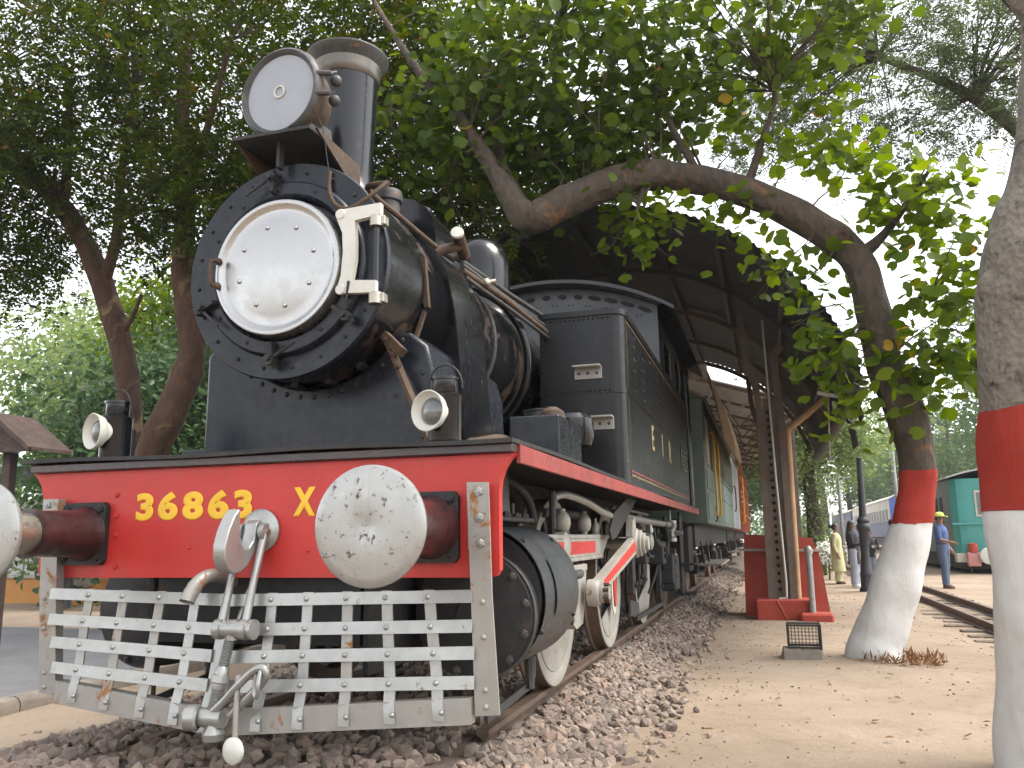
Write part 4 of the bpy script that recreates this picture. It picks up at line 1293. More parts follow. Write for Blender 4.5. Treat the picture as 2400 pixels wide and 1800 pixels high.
for (pts, r_) in (([(1.05, 5.1, 1.3), (1.06, 5.15, 1.0), (1.0, 5.3, .55), (.98, 5.45, .25)], .02), ([(1.08, 7.1, 1.2), (1.10, 7.15, .7), (1.0, 7.0, .35)], .018), ([(1.0, 5.0, .9), (1.08, 5.5, .85), (1.1, 6.8, .8)], .022), ([(1.1, 7.3, 1.0), (1.12, 7.9, .6)], .014), ([(1.16, 7.6, 1.3), (1.18, 7.7, 1.05), (1.14, 8.0, .98), (1.12, 8.3, 1.02)], .026)):
    G().tube(spline(pts, 4), r_, 8).build('pipe', 'dull', loco, 60)
G().box(.98, 1.24, 7.95, 8.5, .32, .78, .02).build('sand_box', 'dull', loco)
G().bar((1.05, 5.2, .32), (1.02, 5.95, .24), .02, .16, side=(1, 0, 0)).build('brake_block', 'clad', loco)
G().bar((1.05, 5.6, .18), (1.05, 7.9, .16), .03, .05, side=(1, 0, 0)).build('brake_rod', 'dull', loco)
# cab steps
st = empty('cab_steps', parent=loco)
G().box(1.20, 1.23, 8.95, 9.35, .18, 1.40, .006).build('step_back', 'dull', st)
for z in (.20, .62):
    G().box(1.10, 1.42, 8.95, 9.37, z, z + .03, .005).build('step_tread', 'dull', st)
G().box(1.12, 1.30, 9.6, 10.2, .5, 1.2, .02).build('battery_box', 'dull', loco)
G().box(.95, 1.02, 8.9, 10.3, .38, .62, .02).build('bogie_frame', 'dull', loco)

# ------------------------------------------------------------------ oil lamps standing on the footplate
def oil_lamp(x, tilt, label):
    L = thing('oil_lamp', (x, .02, 1.497), label, 'lamp', 'oil lamps on the footplate')
    z0 = 1.497
    bxp = x + .055
    G().lathe([(0, 0), (.078, 0), (.080, .012), (.080, .215), (.084, .225), (.07, .235), (0, .236)], (bxp, .05, z0), n=28).build('body', 'black', L, 35)
    G().lathe([(.055, .232), (.060, .24), (.060, .30), (.068, .302), (.068, .315), (.03, .32), (0, .32)], (bxp, .05, z0), n=24).build('chimney_top', 'black', L, 35)
    for k in range(7):
        t = 2 * math.pi * k / 7
        G().lathe([(0, .0), (.008, .0)], (bxp + .0605 * math.cos(t), .05 + .0605 * math.sin(t), z0 + .27), (math.cos(t), math.sin(t), 0), 8).build('vent_hole', 'dark', L, 0)
    a = Vector((-.32 + tilt, -1, 0)).normalized()
    c = Vector((bxp, .05, z0 + .14))
    G().lathe([(.060, .04), (.064, .075), (.084, .088), (.094, .120), (.098, .134), (.094, .136), (.086, .122), (.070, .100), (.062, .098)], c, a, 32).build('reflector_hood', 'white', L, 50)
    G().lathe([(.066, .100), (.050, .114), (.025, .122), (0, .124)], c, a, 28).build('lens', 'lens', L, 60)
    g = G().tube([(bxp + .088 * math.cos(t), .05, z0 + .27 + .11 * math.sin(t)) for t in np.linspace(-.1, math.pi + .1, 15)], .0045, 6)
    g.build('bail_handle', 'dull', L, 60)
    G().box(bxp - .05, bxp + .05, .12, .145, z0, z0 + .17, .003).build('lamp_iron', 'dull', L)
oil_lamp(.965, 0.0, 'black oil lamp with a white hood on the footplate above the front buffer')
oil_lamp(-.955, -.05, 'black oil lamp with a dusty lens at the far end of the footplate')

# ------------------------------------------------------------------ rolling stock behind the locomotive
MAT['coach_green'] = paint('faded_green_coach_paint', (0.10, 0.145, 0.12), 0.5, var=0.25, scale=1.5, dust=0.6, dustcol=(0.15, 0.17, 0.15), rust=0.1, streak=0.5, bmp=0.1)
MAT['coach_dark'] = paint('dark_shutter_green', (0.035, 0.05, 0.042), 0.5, var=0.3, scale=3, bmp=0.1)
MAT['coach_red'] = paint('faded_red_wagon_paint', (0.34, 0.085, 0.04), 0.65, var=0.4, scale=2, dust=0.6, dustcol=(0.30, 0.13, 0.075), rust=0.3, rustcol=(0.12, 0.04, 0.02), streak=0.7, bmp=0.2)
MAT['coach_grey'] = paint('light_grey_van_paint', (0.33, 0.34, 0.36), 0.5, var=0.15, scale=2, dust=0.4, bmp=0.1)
MAT['rail_yellow'] = paint('yellow_grab_rail_paint', (0.66, 0.38, 0.02), 0.45, var=0.15, scale=6, bmp=0.05)
MAT['oldplank'] = paint('weathered_pale_plank', (0.36, 0.32, 0.27), 0.85, var=0.35, scale=5, dust=0.5, dustcol=(0.2, 0.16, 0.12), bmp=0.3)
MAT['brownsheet'] = paint('brown_corrugated_sheet', (0.25, 0.195, 0.13), 0.8, var=0.35, scale=2.5, dust=0.7, dustcol=(0.33, 0.27, 0.19), rust=0.3, rustcol=(0.12, 0.06, 0.025), streak=0.4, bmp=0.2)

def box_coach(name, X1, y0, y1, z0, z1, zr, mat, label, panel=1.35):
    c = thing(name, (0, (y0 + y1) / 2, 0), label, 'carriage')
    G().box(-X1, X1, y0, y1, z0, z1, .02).build('body', mat, c)
    xs = np.linspace(-X1 - .06, X1 + .06, 17)
    rz = lambda x: zr - (zr - z1) * (x / X1) ** 2
    G().slab([[(x, y, rz(x)) for x in xs] for y in (y0 - .08, y1 + .08)], (0, 0, .05)).build('roof', 'oldplank' if mat != 'coach_red' else 'coach_red', c)
    G().prism([(x, y0 + .005, rz(x) - .003) for x in np.linspace(-X1, X1, 15)], (0, .03, 0)).build('end_arch', mat, c)
    G().box(-1.25, 1.25, y0 + .1, y1 - .1, .85, z0 - .003, .01).build('underframe', 'dull', c)
    for s in (1, -1):
        for yy in (y0 + 1.6, y0 + 3.6, y1 - 3.6, y1 - 1.6):
            G().lathe([(0, .03), (.10, .05), (.36, .02), (.42, .065), (.47, .065), (.475, -.03), (.50, -.05), (.40, -.06), (0, -.03)], (s * .875, yy, .47), (s, 0, 0), 28).build('wheel', 'rail', c, 40)
            G().box(min(s * .98, s * 1.16), max(s * .98, s * 1.16), yy - .16, yy + .16, .34, .66, .03).build('axle_box', 'dull', c)
            G().box(min(s * 1.0, s * 1.1), max(s * 1.0, s * 1.1), yy - .55, yy + .55, .68, .78, .02).build('spring', 'dull', c)
        G().box(min(s * 1.2, s * 1.62), max(s * 1.2, s * 1.62), y0 + 1.0, y0 + 4.2, .50, .54, .004).build('footboard', 'oldplank', c)
        for yy in (y0 + 1.2, y0 + 2.6, y0 + 4.0):
            G().bar((s * 1.30, yy, .52), (s * 1.24, yy, .96), .05, .04).build('step_bracket', 'dull', c)
    for x in (-.978, .978):
        G().lathe([(.13, .0), (.11, -.1), (.11, -.35), (.07, -.36), (.07, -.5), (.23, -.52), (.23, -.56), (0, -.57)], (x, y0 + .1, 1.1), (0, 1, 0), 24).build('buffer', 'dull', c, 40)
    return c

gc = box_coach('green_coach', 1.50, 11.2, 22.7, 1.25, 3.45, 3.85, 'coach_green', 'faded green wooden carriage with yellow grab rails coupled behind the locomotive')
X = 1.503
for i in range(8):
    y0 = 11.35 + i * 1.41
    for (za, zb) in ((1.33, 1.78), (1.86, 2.18)):
        G().box(X - .002, X + .012, y0, y0 + 1.33, za, zb, .004).build('panel', 'coach_green', gc)
    if i == 0:
        for k in range(12):
            G().box(X, X + .014, y0 + .1, y0 + .8, 2.32 + k * .07, 2.365 + k * .07, 0, rot=(0, .35, 0)).build('louvre_slat', 'oldplank', gc)
        G().box(X - .001, X + .003, y0 + .06, y0 + .84, 2.28, 3.2).build('louvre_back', 'coach_dark', gc)
    else:
        for k in range(2):
            ya = y0 + .08 + k * .64
            G().box(X - .001, X + .006, ya, ya + .54, 2.32, 3.15).build('window_opening', 'dark', gc)
            fr = G()
            for (a, b, c_, d) in ((ya, ya + .54, 2.28, 2.32), (ya, ya + .54, 3.15, 3.19), (ya - .04, ya, 2.28, 3.19), (ya + .54, ya + .58, 2.28, 3.19)):
                fr.box(X, X + .03, a, b, c_, d)
            fr.build('window_frame', 'coach_green', gc)
            for j in range(4):
                G().box(X + .008, X + .02, ya + .06 + j * .13, ya + .09 + j * .13, 2.32, 3.15).build('window_bar', 'oldplank', gc)
for yy in (12.75, 14.15):
    G().tube(spline([(X, yy, 1.45), (X + .07, yy, 1.48), (X + .07, yy, 2.2), (X + .07, yy, 2.95), (X, yy, 2.98)], 3), .02, 8).build('grab_rail', 'rail_yellow', gc, 60)
G().tube([(X + .04, 13.0, 1.6), (X + .05, 13.0, 1.35), (X + .02, 13.0, 1.3)], .015, 6).build('door_hook', 'dull', gc)
# grey van and red wagon further along
gv = box_coach('grey_van', 1.50, 23.3, 28.9, 1.25, 3.5, 3.85, 'coach_grey', 'pale grey railway van standing between the green and the red carriage')
G().tube(spline([(1.5, 23.6, 1.8), (1.56, 23.62, 1.85), (1.56, 23.65, 2.5), (1.5, 23.66, 2.55)], 3), .018, 6).build('grab_rail', 'dull', gv, 60)
rw = box_coach('red_wagon', 1.50, 29.6, 46, 1.20, 3.85, 4.25, 'coach_red', 'faded red goods carriage with a yellow ladder rail at the far end of the train')
for i in range(16):
    G().box(1.501, 1.535, 29.75 + i * 1.0, 29.83 + i * 1.0, 1.22, 3.82, .004).build('body_rib', 'coach_red', rw)
for z in (1.9, 2.6, 3.2):
    G().box(1.501, 1.545, 30.0, 45.5, z, z + .06, .004).build('body_rail', 'coach_red', rw)
G().tube([(1.5, 31.2, 1.5), (1.6, 31.2, 1.55), (1.6, 31.2, 3.3), (1.5, 31.2, 3.35)], .04, 8).build('ladder_rail', 'rail_yellow', rw)
for z in (2.3, 2.5, 2.7):
    G().box(1.55, 1.58, 30.2, 31.0, z, z + .06).build('destination_board', 'white', rw)

# corrugated awning sheet above the green carriage
aw = thing('awning_sheet', (1.7, 16, 2.6), 'brown corrugated sheet drooping over the green carriage beneath the shed', 'awning')
grid = []
for y, dz in ((10.9, 0.0), (14.5, .12), (18, .27), (22.0, .45)):
    row = []
    for k in range(64):
        t = k / 63
        a = R(88 - 62 * t)
        cx, cz = 1.05, 2.35
        r_ = 1.0 + .25 * t
        x = 1.60 + .22 * math.sin(t * 1.5) + .02 * t
        z = 3.93 - 1.28 * t
        w = .022 * (1 if k % 2 else -1)
        row.append((x + w, y, z + dz + w * .2))
    grid.append(row)
G().slab(grid, (-.004, 0, .0)).build('corrugated_sheet', 'brownsheet', aw, 60)
G().box(1.10, 1.64, 10.82, 10.88, 3.70, 3.97, .006).build('fascia_board', 'oldplank', aw)
for y in (10.96, 14.5, 18, 21.9):
    G().bar((1.2, y, 3.80), (1.58, y, 3.75), .06, .06).build('rafter', 'oldplank', aw)

# ------------------------------------------------------------------ barrel roofed shed over the train
MAT['shedsheet'] = paint('sooty_corrugated_iron', (0.026, 0.025, 0.024), 0.55, var=0.35, scale=1.2, dust=0.5, dustcol=(0.05, 0.046, 0.042), rust=0.25, rustcol=(0.035, 0.02, 0.012), bmp=0.12)
MAT['shedsteel'] = paint('brown_painted_steel', (0.125, 0.092, 0.074), 0.6, var=0.35, scale=3, dust=0.6, dustcol=(0.20, 0.15, 0.10), rust=0.4, rustcol=(0.13, 0.06, 0.02), streak=0.5, bmp=0.2)
MAT['redwall'] = paint('red_oxide_wall_paint', (0.36, 0.050, 0.030), 0.75, var=0.2, scale=2, dust=0.5, dustcol=(0.34, 0.10, 0.06), streak=0.3, bmp=0.25)
MAT['pipeorange'] = paint('ochre_drain_pipe', (0.40, 0.235, 0.11), 0.6, var=0.25, scale=3, dust=0.6, dustcol=(0.42, 0.34, 0.23), streak=0.4, bmp=0.1)
MAT['galv'] = paint('galvanised_grey_pipe', (0.30, 0.30, 0.29), 0.5, metal=0.3, var=0.25, scale=4, dust=0.4, rust=0.25, bmp=0.15)
MAT['whitesheet'] = paint('whitewashed_sheet', (0.42, 0.42, 0.42), 0.7, var=0.2, scale=2, dust=0.5, dustcol=(0.22, 0.2, 0.18), bmp=0.2)
shed = thing('train_shed', (0.35, 12, GZ), 'dark barrel-vaulted corrugated iron roof on steel columns over the train', 'shed')
SX, SZ, SR = 0.35, 2.05, 3.42
A0, A1 = 14.0, 166.0
NW = 150
def arcp(a, r_, y):
    return (SX + r_ * math.cos(R(a)), y, SZ + r_ * math.sin(R(a)))
rows = [7.0, 8.3, 9.6, 10.9, 12.2, 13.5, 14.8, 16.1, 17.4]
for i in range(len(rows) - 1):
    grid = []
    for y, dr in ((rows[i] - .06, .012), (rows[i + 1] + .02, .0)):
        grid.append([arcp(A0 + (A1 - A0) * k / NW, SR + dr + .014 * math.cos(math.pi * k), y) for k in range(NW + 1)])
    G().sheet(grid).build('roof_sheet', 'shedsheet', shed, 60)
# white fascia strip at the crown of the front edge
grid = [[arcp(a, SR + .06 + dz, 6.93) for a in np.linspace(76, 88, 26)] for dz in (0, .26)]
grid[0] = [(x, y, z - .02 * (k % 2)) for k, (x, y, z) in enumerate(grid[0])]
G().slab(grid, (0, .01, 0)).build('crown_fascia', 'whitesheet', shed, 0)
for y in (7.15, 9.6, 12.2, 14.8, 17.2):
    g = G()
    pts = [arcp(a, SR - .085, y) for a in np.linspace(A0 + 2, A1 - 2, 40)]
    for p, q in zip(pts[:-1], pts[1:]):
        g.bar(p, q, .05, .09, side=(0, 1, 0))
    g.build('arch_rib', 'shedsteel' if y > 10 else 'shedsheet', shed, 30)
for a in (24, 42, 60, 76, 94, 112, 132, 152):
    x, _, z = arcp(a, SR - .05, 0)
    G().box(x - .03, x + .03, 6.95, 17.45, z - .03, z + .03).build('purlin', 'shedsheet', shed)
def column(sx, y):
    c = empty('column', parent=shed)
    for dx in (-.17, .17):
        g = G()
        x = sx + dx
        g.box(x - .055, x - .040, y - .09, y + .09, .02, 3.0)
        g.box(x - .040, x + .055, y - .09, y - .075, .02, 3.0)
        g.box(x - .040, x + .055, y + .075, y + .09, .02, 3.0)
        tx, _, tz = arcp(55 if dx * (1 if sx > 0 else -1) < 0 else 40, SR - .12, y) if sx > 0 else arcp(125 if dx > 0 else 140, SR - .12, y)
        pts = spline([(x, y, 2.9), (x - .03 * (1 if sx > 0 else -1), y, 3.45), (x - (.16 if dx < 0 else .05) * (1 if sx > 0 else -1), y, 4.0), (tx, y, tz)], 6)
        for p, q in zip(pts[:-1], pts[1:]):
            g.bar(p, q, .11, .16, side=(1, 0, 0))
        g.build('channel', 'shedsteel', c, 30)
    G().box(sx - .115, sx + .115, y - .012, y + .012, .02, 3.3).build('web_plate', 'shedsteel', c)
    hm = G().lathe([(.0, 0), (.028, 0), (.030, .006), (.026, .012)], (0, 0, 0), (0, -1, 0), 14).mesh('web_hole', 30)
    for k in range(24):
        put('web_hole', hm, 'dark', c, (sx - .04, y - .0125, .18 + k * .125))
    G().box(sx - .42, sx + .42, y - .30, y + .30, GZ - .05, .035, .02).build('plinth', 'redwall', c)
column(2.63, 10.8)
column(2.63, 16.6)
for y in (8.2, 13.6):
    column(-1.95, y)
G().tube(spline([(3.86, 10.75, 3.62), (3.74, 10.78, 3.42), (3.3, 10.8, 3.07), (2.93, 10.82, 2.78), (2.885, 10.84, 2.72), (2.88, 10.85, 2.6), (2.87, 10.9, 1.3), (2.86, 10.9, .03)], 5), .055, 12).build('drain_pipe', 'pipeorange', shed, 50)
G().tube(spline([(2.69, 10.68, .30), (2.68, 10.66, .08), (2.66, 10.66, .05), (2.56, 10.66, .04)], 4), .017, 8).build('conduit_foot', 'white', shed, 60)
G().tube([(2.69, 10.68, .30), (2.645, 10.68, 2.0), (2.60, 10.70, 4.9)], .017, 8).build('conduit_pipe', 'white', shed, 60)
G().tube([(2.52, 10.49, .03), (2.60, 10.485, -.12), (2.66, 10.485, -.26)], .014, 6).build('cable', 'redwall', shed, 60)
g = G()
ex, _, ez = arcp(A0, SR, 0)
g.slab([[(ex + .10 * math.cos(R(t)) + .02, y, ez - .02 + .10 * math.sin(R(t))) for t in np.linspace(180, 360, 9)] for y in (6.95, 17.4)], (0, .0, -.006))
g.build('gutter', 'shedsheet', shed, 40)
for (y0, y1, a0, a1) in ((8.0, 8.5, 8, 15), (9.2, 9.9, 4, 15)):
    G().slab([[arcp(a, SR + .02, y) for a in np.linspace(a0, a1, 4)] for y in (y0, y1)], (.01, 0, 0)).build('torn_sheet', 'shedsheet', shed, 40)
G().tube([(3.45, 9.3, 3.2), (3.40, 9.32, 2.1)], .014, 6).build('hanging_rod', 'oldplank', shed)
G().bar((3.30, 9.3, 3.10), (3.62, 9.3, 3.02), .05, .05).build('tube_light', 'white', shed)
G().bar((3.20, 8.2, 3.56), (3.50, 8.25, 3.60), .05, .05).build('tube_light', 'white', shed)

# pale truss roof of the next shed
ts = thing('truss_shed', (1.6, 30, GZ), 'pale flat truss roof of the next shed beyond the barrel vault', 'shed')
def tz(x): return 5.50 - .32 * abs(x)
for i in range(9):
    y0 = 18.6 + i * 3
    for xa, xb in ((-3.4, 0), (0, 3.6)):
        G().slab([[(xa, y, tz(xa)), (xb, y, tz(xb))] for y in (y0, y0 + 2.97)], (0, 0, .03)).build('roof_sheet', 'whitesheet', ts, 0)
for i in range(10):
    y = 18.8 + i * 2.9
    g = G()
    for a, b in (((-3.3, 4.42), (0, 5.45)), ((0, 5.45), (3.5, 4.33)), ((-3.3, 4.25), (3.5, 4.2))):
        g.bar((a[0], y, a[1]), (b[0], y, b[1]), .07, .07)
    for k in range(-3, 4):
        g.bar((k * .95, y, 4.22), (k * .95 + .45, y, tz(k * .95 + .45) - .05), .045, .045)
        g.bar((k * .95 + .9, y, 4.22), (k * .95 + .45, y, tz(k * .95 + .45) - .05), .045, .045)
    g.build('truss', 'shedsteel', ts)
    if i % 3 == 1:
        for x in (-3.2, 3.3):
            G().box(x - .08, x + .08, y - .08, y + .08, GZ - .02, 4.3, .006).build('post', 'shedsteel', ts)

# red trough wall behind the column, pipe post, caged floodlight
tw = thing('red_trough', (2.68, 11.4, GZ), 'red painted concrete trough wall behind the steel shed column', 'trough')
g = G()
for (z, xa, xb) in ((GZ - .03, 2.02, 3.36), (.74, 2.06, 3.24)):
    pass
g.prism([(2.02, 11.2, GZ - .03), (3.36, 11.2, GZ - .03), (3.24, 11.2, .76), (2.05, 11.2, .78)], (0, .75, 0))
g.build('wall_body', 'redwall', tw, 20)
G().prism([(1.98, 11.12, .78), (3.30, 11.12, .76), (3.30, 11.12, .80), (1.98, 11.12, .82)], (0, .9, 0)).build('ledge', 'oldplank', tw)
G().prism([(2.06, 11.2, .822), (3.20, 11.2, .802), (3.16, 11.2, .98), (2.07, 11.2, 1.06)], (0, .70, 0)).build('upper_wall', 'redwall', tw)
pp = thing('pipe_post', (3.05, 10.45, GZ), 'short grey pipe post with a domed cap beside the red trough', 'post')
G().lathe([(.048, 0), (.048, 1.0), (.062, 1.0), (.064, 1.06), (.05, 1.09), (.03, 1.12), (0, 1.13)], (3.05, 10.45, GZ + .02), n=18).build('pipe', 'galv', pp, 40)
G().box(2.86, 3.34, 10.28, 10.62, GZ - .04, GZ + .13, .03).build('footing', 'redwall', pp)
blk = thing('stone_block', (2.75, 6.35, GZ), 'rough brown stone block half sunk in the sand under the wire cage', 'block')
g = G()
bm_pts = []
rb = random.Random(3)
grid = []
for j in range(7):
    row = []
    for i in range(11):
        x = 2.50 + .48 * i / 10; y = 6.12 + .40 * j / 6
        e = min(i, 10 - i, j, 6 - j)
        row.append((x + rb.uniform(-.008, .008), y + rb.uniform(-.008, .008), (GZ - .03 if e == 0 else GZ + .105 + rb.uniform(-.012, .012))))
    grid.append(row)
G().sheet(grid).build('stone', 'kerb', blk, 40)
cg = thing('wire_cage', (2.77, 6.33, -.17), 'small square wire mesh cage on the stone block', 'cage')
x0, x1, y0, y1, z0, z1 = 2.60, 2.93, 6.20, 6.46, -.178, .085
for (xa, ya) in ((x0, y0), (x1, y0), (x0, y1), (x1, y1)):
    G().box(xa - .012, xa + .012, ya - .012, ya + .012, z0, z1, .002).build('corner_post', 'dull', cg)
for z in (z0 + .02, z1 - .012):
    g = G()
    for ya in (y0, y1):
        g.box(x0 + .0125, x1 - .0125, ya - .010, ya + .010, z - .010, z + .010)
    for xa in (x0, x1):
        g.box(xa - .010, xa + .010, y0 + .0125, y1 - .0125, z - .010, z + .010)
    g.build('frame', 'dull', cg)
for face in range(5):
    g = G()
    r_ = .0022
    if face < 2:
        ya = (y0, y1)[face]
        for i in range(1, 9):
            g.cyl((x0 + (x1 - x0) * i / 9, ya, z0), (x0 + (x1 - x0) * i / 9, ya, z1), r_, n=4)
        for i in range(1, 7):
            g.cyl((x0, ya, z0 + (z1 - z0) * i / 7), (x1, ya, z0 + (z1 - z0) * i / 7), r_, n=4)
    elif face < 4:
        xa = (x0, x1)[face - 2]
        for i in range(1, 7):
            g.cyl((xa, y0 + (y1 - y0) * i / 7, z0), (xa, y0 + (y1 - y0) * i / 7, z1), r_, n=4)
            g.cyl((xa, y0, z0 + (z1 - z0) * i / 7), (xa, y1, z0 + (z1 - z0) * i / 7), r_, n=4)
    else:
        for i in range(1, 9):
            g.cyl((x0 + (x1 - x0) * i / 9, y0, z1), (x0 + (x1 - x0) * i / 9, y1, z1), r_, n=4)
        for i in range(1, 7):
            g.cyl((x0, y0 + (y1 - y0) * i / 7, z1), (x1, y0 + (y1 - y0) * i / 7, z1), r_, n=4)
    g.build('wire_mesh', 'dull', cg, 0)

# ------------------------------------------------------------------ right-hand background: posts and stock
MAT['blackpost'] = paint('black_cast_iron', (0.022, 0.022, 0.026), 0.5, var=0.3, scale=5, dust=0.4, dustcol=(0.06, 0.06, 0.06), bmp=0.2)
MAT['coach_blue'] = paint('blue_coach_paint', (0.06, 0.11, 0.36), 0.5, var=0.15, scale=1, dust=0.3, bmp=0.05)
MAT['coach_cream'] = paint('cream_coach_paint', (0.50, 0.48, 0.40), 0.5, var=0.12, scale=1, dust=0.3, bmp=0.05)
MAT['coach_navy'] = paint('dull_navy_coach_paint', (0.055, 0.07, 0.17), 0.5, var=0.2, scale=1, dust=0.3, bmp=0.05)
MAT['teal'] = paint('teal_engine_paint', (0.055, 0.28, 0.255), 0.45, var=0.12, scale=1.2, dust=0.3, dustcol=(0.14, 0.33, 0.30), streak=0.3, bmp=0.06)
MAT['teal_grey'] = paint('grey_green_engine_side', (0.12, 0.165, 0.155), 0.5, var=0.15, scale=1.2, dust=0.3, bmp=0.06)
lp = thing('lamp_post', (4.55, 17.5, GZ), 'black cast iron lamp post with a ribbed collar standing behind the women', 'post')
G().lathe([(.16, 0), (.16, .06), (.13, .10), (.125, .35), (.14, .40), (.12, .45), (.095, .9), (.11, 1.35), (.145, 1.40), (.16, 1.46), (.15, 1.52), (.115, 1.56), (.14, 1.60), (.14, 1.63), (.09, 1.70)], (4.55, 17.5, GZ), (.028, 0, 1), 20).build('base', 'blackpost', lp, 40)
G().lathe([(.085, 1.66), (.075, 2.2), (.068, 2.6), (.06, 3.02), (.07, 3.03), (.07, 3.08), (.03, 3.1), (0, 3.1)], (4.55, 17.5, GZ), (.028, 0, 1), 16).build('shaft', 'blackpost', lp, 40)
for (x, y, h, lab) in ((7.35, 32, 7.0, 'slim grey lighting pole rising in front of the blue carriage'), (5.35, 33, 3.6, 'slim grey pole behind the woman in pale yellow')):
    p_ = thing('lighting_pole', (x, y, GZ), lab, 'pole', 'slim grey poles')
    G().lathe([(.09, 0), (.09, .5), (.075, .55), (.06, h), (0, h + .01)], (x, y, GZ), n=12).build('shaft', 'galv', p_, 40)
    G().bar((x, y, GZ + h - .1), (x + .6, y + .1, GZ + h + .05), .05, .05).build('arm', 'galv', p_)

def far_coach(name, x, y0, y1, zb, z1, label, mlow, mup, mend, nwin):
    c = thing(name, (x + 1.4, (y0 + y1) / 2, GZ), label, 'carriage')
    G().box(x, x + 2.8, y0, y1, zb, zb + 1.1, .02).build('lower_body', mlow, c)
    G().box(x + .004, x + 2.796, y0 + .004, y1, zb + 1.101, z1 - .25, .02).build('upper_body', mup, c)
    xs = np.linspace(x - .05, x + 2.85, 13)
    G().slab([[(q, y, z1 - .27 + .45 * (1 - ((q - x - 1.4) / 1.45) ** 2)) for q in xs] for y in (y0 - .05, y1)], (0, 0, .05)).build('roof', 'coach_cream', c)
    G().prism([(q, y0 + .006, z1 - .272 + .45 * (1 - ((q - x - 1.4) / 1.45) ** 2)) for q in xs], (0, .03, 0)).build('end_arch', mend, c)
    G().box(x + .002, x + 2.798, y0 - .02, y0 - .001, zb, z1 - .25).build('end_wall', mend, c)
    for i in range(nwin):
        ya = y0 + 1.2 + (y1 - y0 - 2) * i / nwin
        G().box(x - .012, x + .003, ya, ya + (y1 - y0) / nwin * .6, zb + 1.16, zb + 1.9).build('window', 'coach_navy', c)
        for k in range(5):
            G().box(x - .022, x - .013, ya + .1 + k * .22, ya + .15 + k * .22, zb + 1.16, zb + 1.9).build('window_bar', 'coach_cream', c)
    G().box(x + .3, x + 2.5, y0 + .3, y1, GZ + .45, zb - .003).build('underframe', 'dull', c)
    for yy in (y0 + 1.5, y0 + 3.2, y1 - 3, y1 - 1.5):
        G().lathe([(0, .03), (.36, .02), (.42, .06), (.47, .06), (.47, -.05), (0, -.05)], (x + .55, yy, GZ + .55), (-1, 0, 0), 20).build('wheel', 'dull', c, 40)
    for xx in (x + .45, x + 2.35):
        G().lathe([(.1, 0), (.1, -.4), (.22, -.42), (.22, -.46), (0, -.47)], (xx, y0 - .02, zb + .0), (0, 1, 0), 16).build('buffer', 'white', c, 40)
    return c
far_coach('blue_coach', 10.4, 58, 84, .75, 3.55, 'blue and cream carriage with barred windows beyond the lamp post', 'coach_navy', 'coach_cream', 'coach_blue', 14)
far_coach('navy_coach', 10.4, 86, 112, .75, 3.45, 'dull navy carriage behind the woman in pale yellow', 'coach_navy', 'coach_navy', 'coach_navy', 12)
_n0 = set(bpy.data.objects.keys())
te = thing('teal_engine', (9.85, 31, GZ), 'teal fronted diesel engine with white buffers beyond the whitewashed trunk', 'engine')
zb = .38
ring = [(7.75, 38), (7.75, 26.9), (7.82, 26.55), (7.98, 26.3), (8.25, 26.2), (10.75, 26.2), (11.05, 26.3), (11.2, 26.6), (11.25, 38)]
G().prism([(x, y, zb) for x, y in ring[:3]] + [(8.2, 26.9, zb), (8.2, 38, zb)], (0, 0, 2.35)).build('side_body', 'teal_grey', te, 20)
G().prism([(x, y, zb) for x, y in ring[2:8]] + [(11.25, 38, zb), (8.201, 38, zb), (8.201, 26.9, zb)], (0, 0, 2.35)).build('front_body', 'teal', te, 30)
xs = np.linspace(7.68, 11.3, 13)
G().slab([[(q, y, 2.731 + .32 * (1 - ((q - 9.5) / 1.85) ** 2)) for q in xs] for y in (26.1, 38)], (0, 0, .05)).build('roof', 'whitesheet', te)
fr = G()
fr.box(8.46, 9.26, 26.17, 26.197, 1.52, 2.34, .01)
fr.build('window_frame', 'coach_cream', te)
G().box(8.52, 9.20, 26.155, 26.169, 1.58, 2.28).build('window_pane', 'lens', te)
G().box(9.8, 10.5, 26.155, 26.197, 1.58, 2.28).build('window_pane', 'lens', te)
for y in (27.4, 28.2):
    G().box(7.735, 7.749, y, y + .45, 1.35, 2.2).build('side_window', 'dark', te)
G().box(7.75, 11.2, 26.12, 26.197, 1.28, 1.33).build('waist_beading', 'teal', te)
G().box(7.72, 7.748, 28, 28.9, .82, .95).build('number_plate', 'coach_cream', te)
MAT['pinkbox'] = paint('faded_pink_box', (0.50, 0.22, 0.20), 0.6, var=0.2)
G().box(8.05, 8.42, 25.95, 26.15, -.02, .42, .03).build('tool_box', 'pinkbox', te)
G().lathe([(0, 0), (.14, 0), (.15, .1), (.13, .25), (0, .3)], (8.24, 26.05, .42), n=14).build('marker_lamp', 'redwall', te, 40)
for xx in (8.62, 10.6):
    G().lathe([(.1, 0), (.1, -.35), (.24, -.37), (.26, -.40), (.24, -.43), (0, -.45)], (xx, 26.25, .30), (0, 1, 0), 24).build('buffer', 'white', te, 40)
G().box(7.8, 11.2, 26.24, 26.6, .10, .377, .01).build('buffer_beam', 'coach_cream', te)
G().box(8.1, 10.9, 26.7, 37.5, -.15, .36, .02).build('underframe', 'dull', te)
for y in (27.4, 29.2, 31.5):
    for xx in (8.35, 10.5):
        G().lathe([(0, .03), (.2, .03), (.26, .06), (.30, .06), (.30, -.05), (0, -.05)], (xx, y, GZ + .36), (-1, 0, 0), 24).build('wheel', 'dull', te, 40)
for (x, z0_) in ((8.1, -.15), (8.9, -.15)):
    G().bar((x, 26.2, .1), (x + .08, 26.15, -.22), .04, .04).build('step_iron', 'dull', te)

for o in bpy.data.objects:
    if o.name not in _n0 and o.type == 'MESH':
        for v in o.data.vertices:
            v.co.x += .35

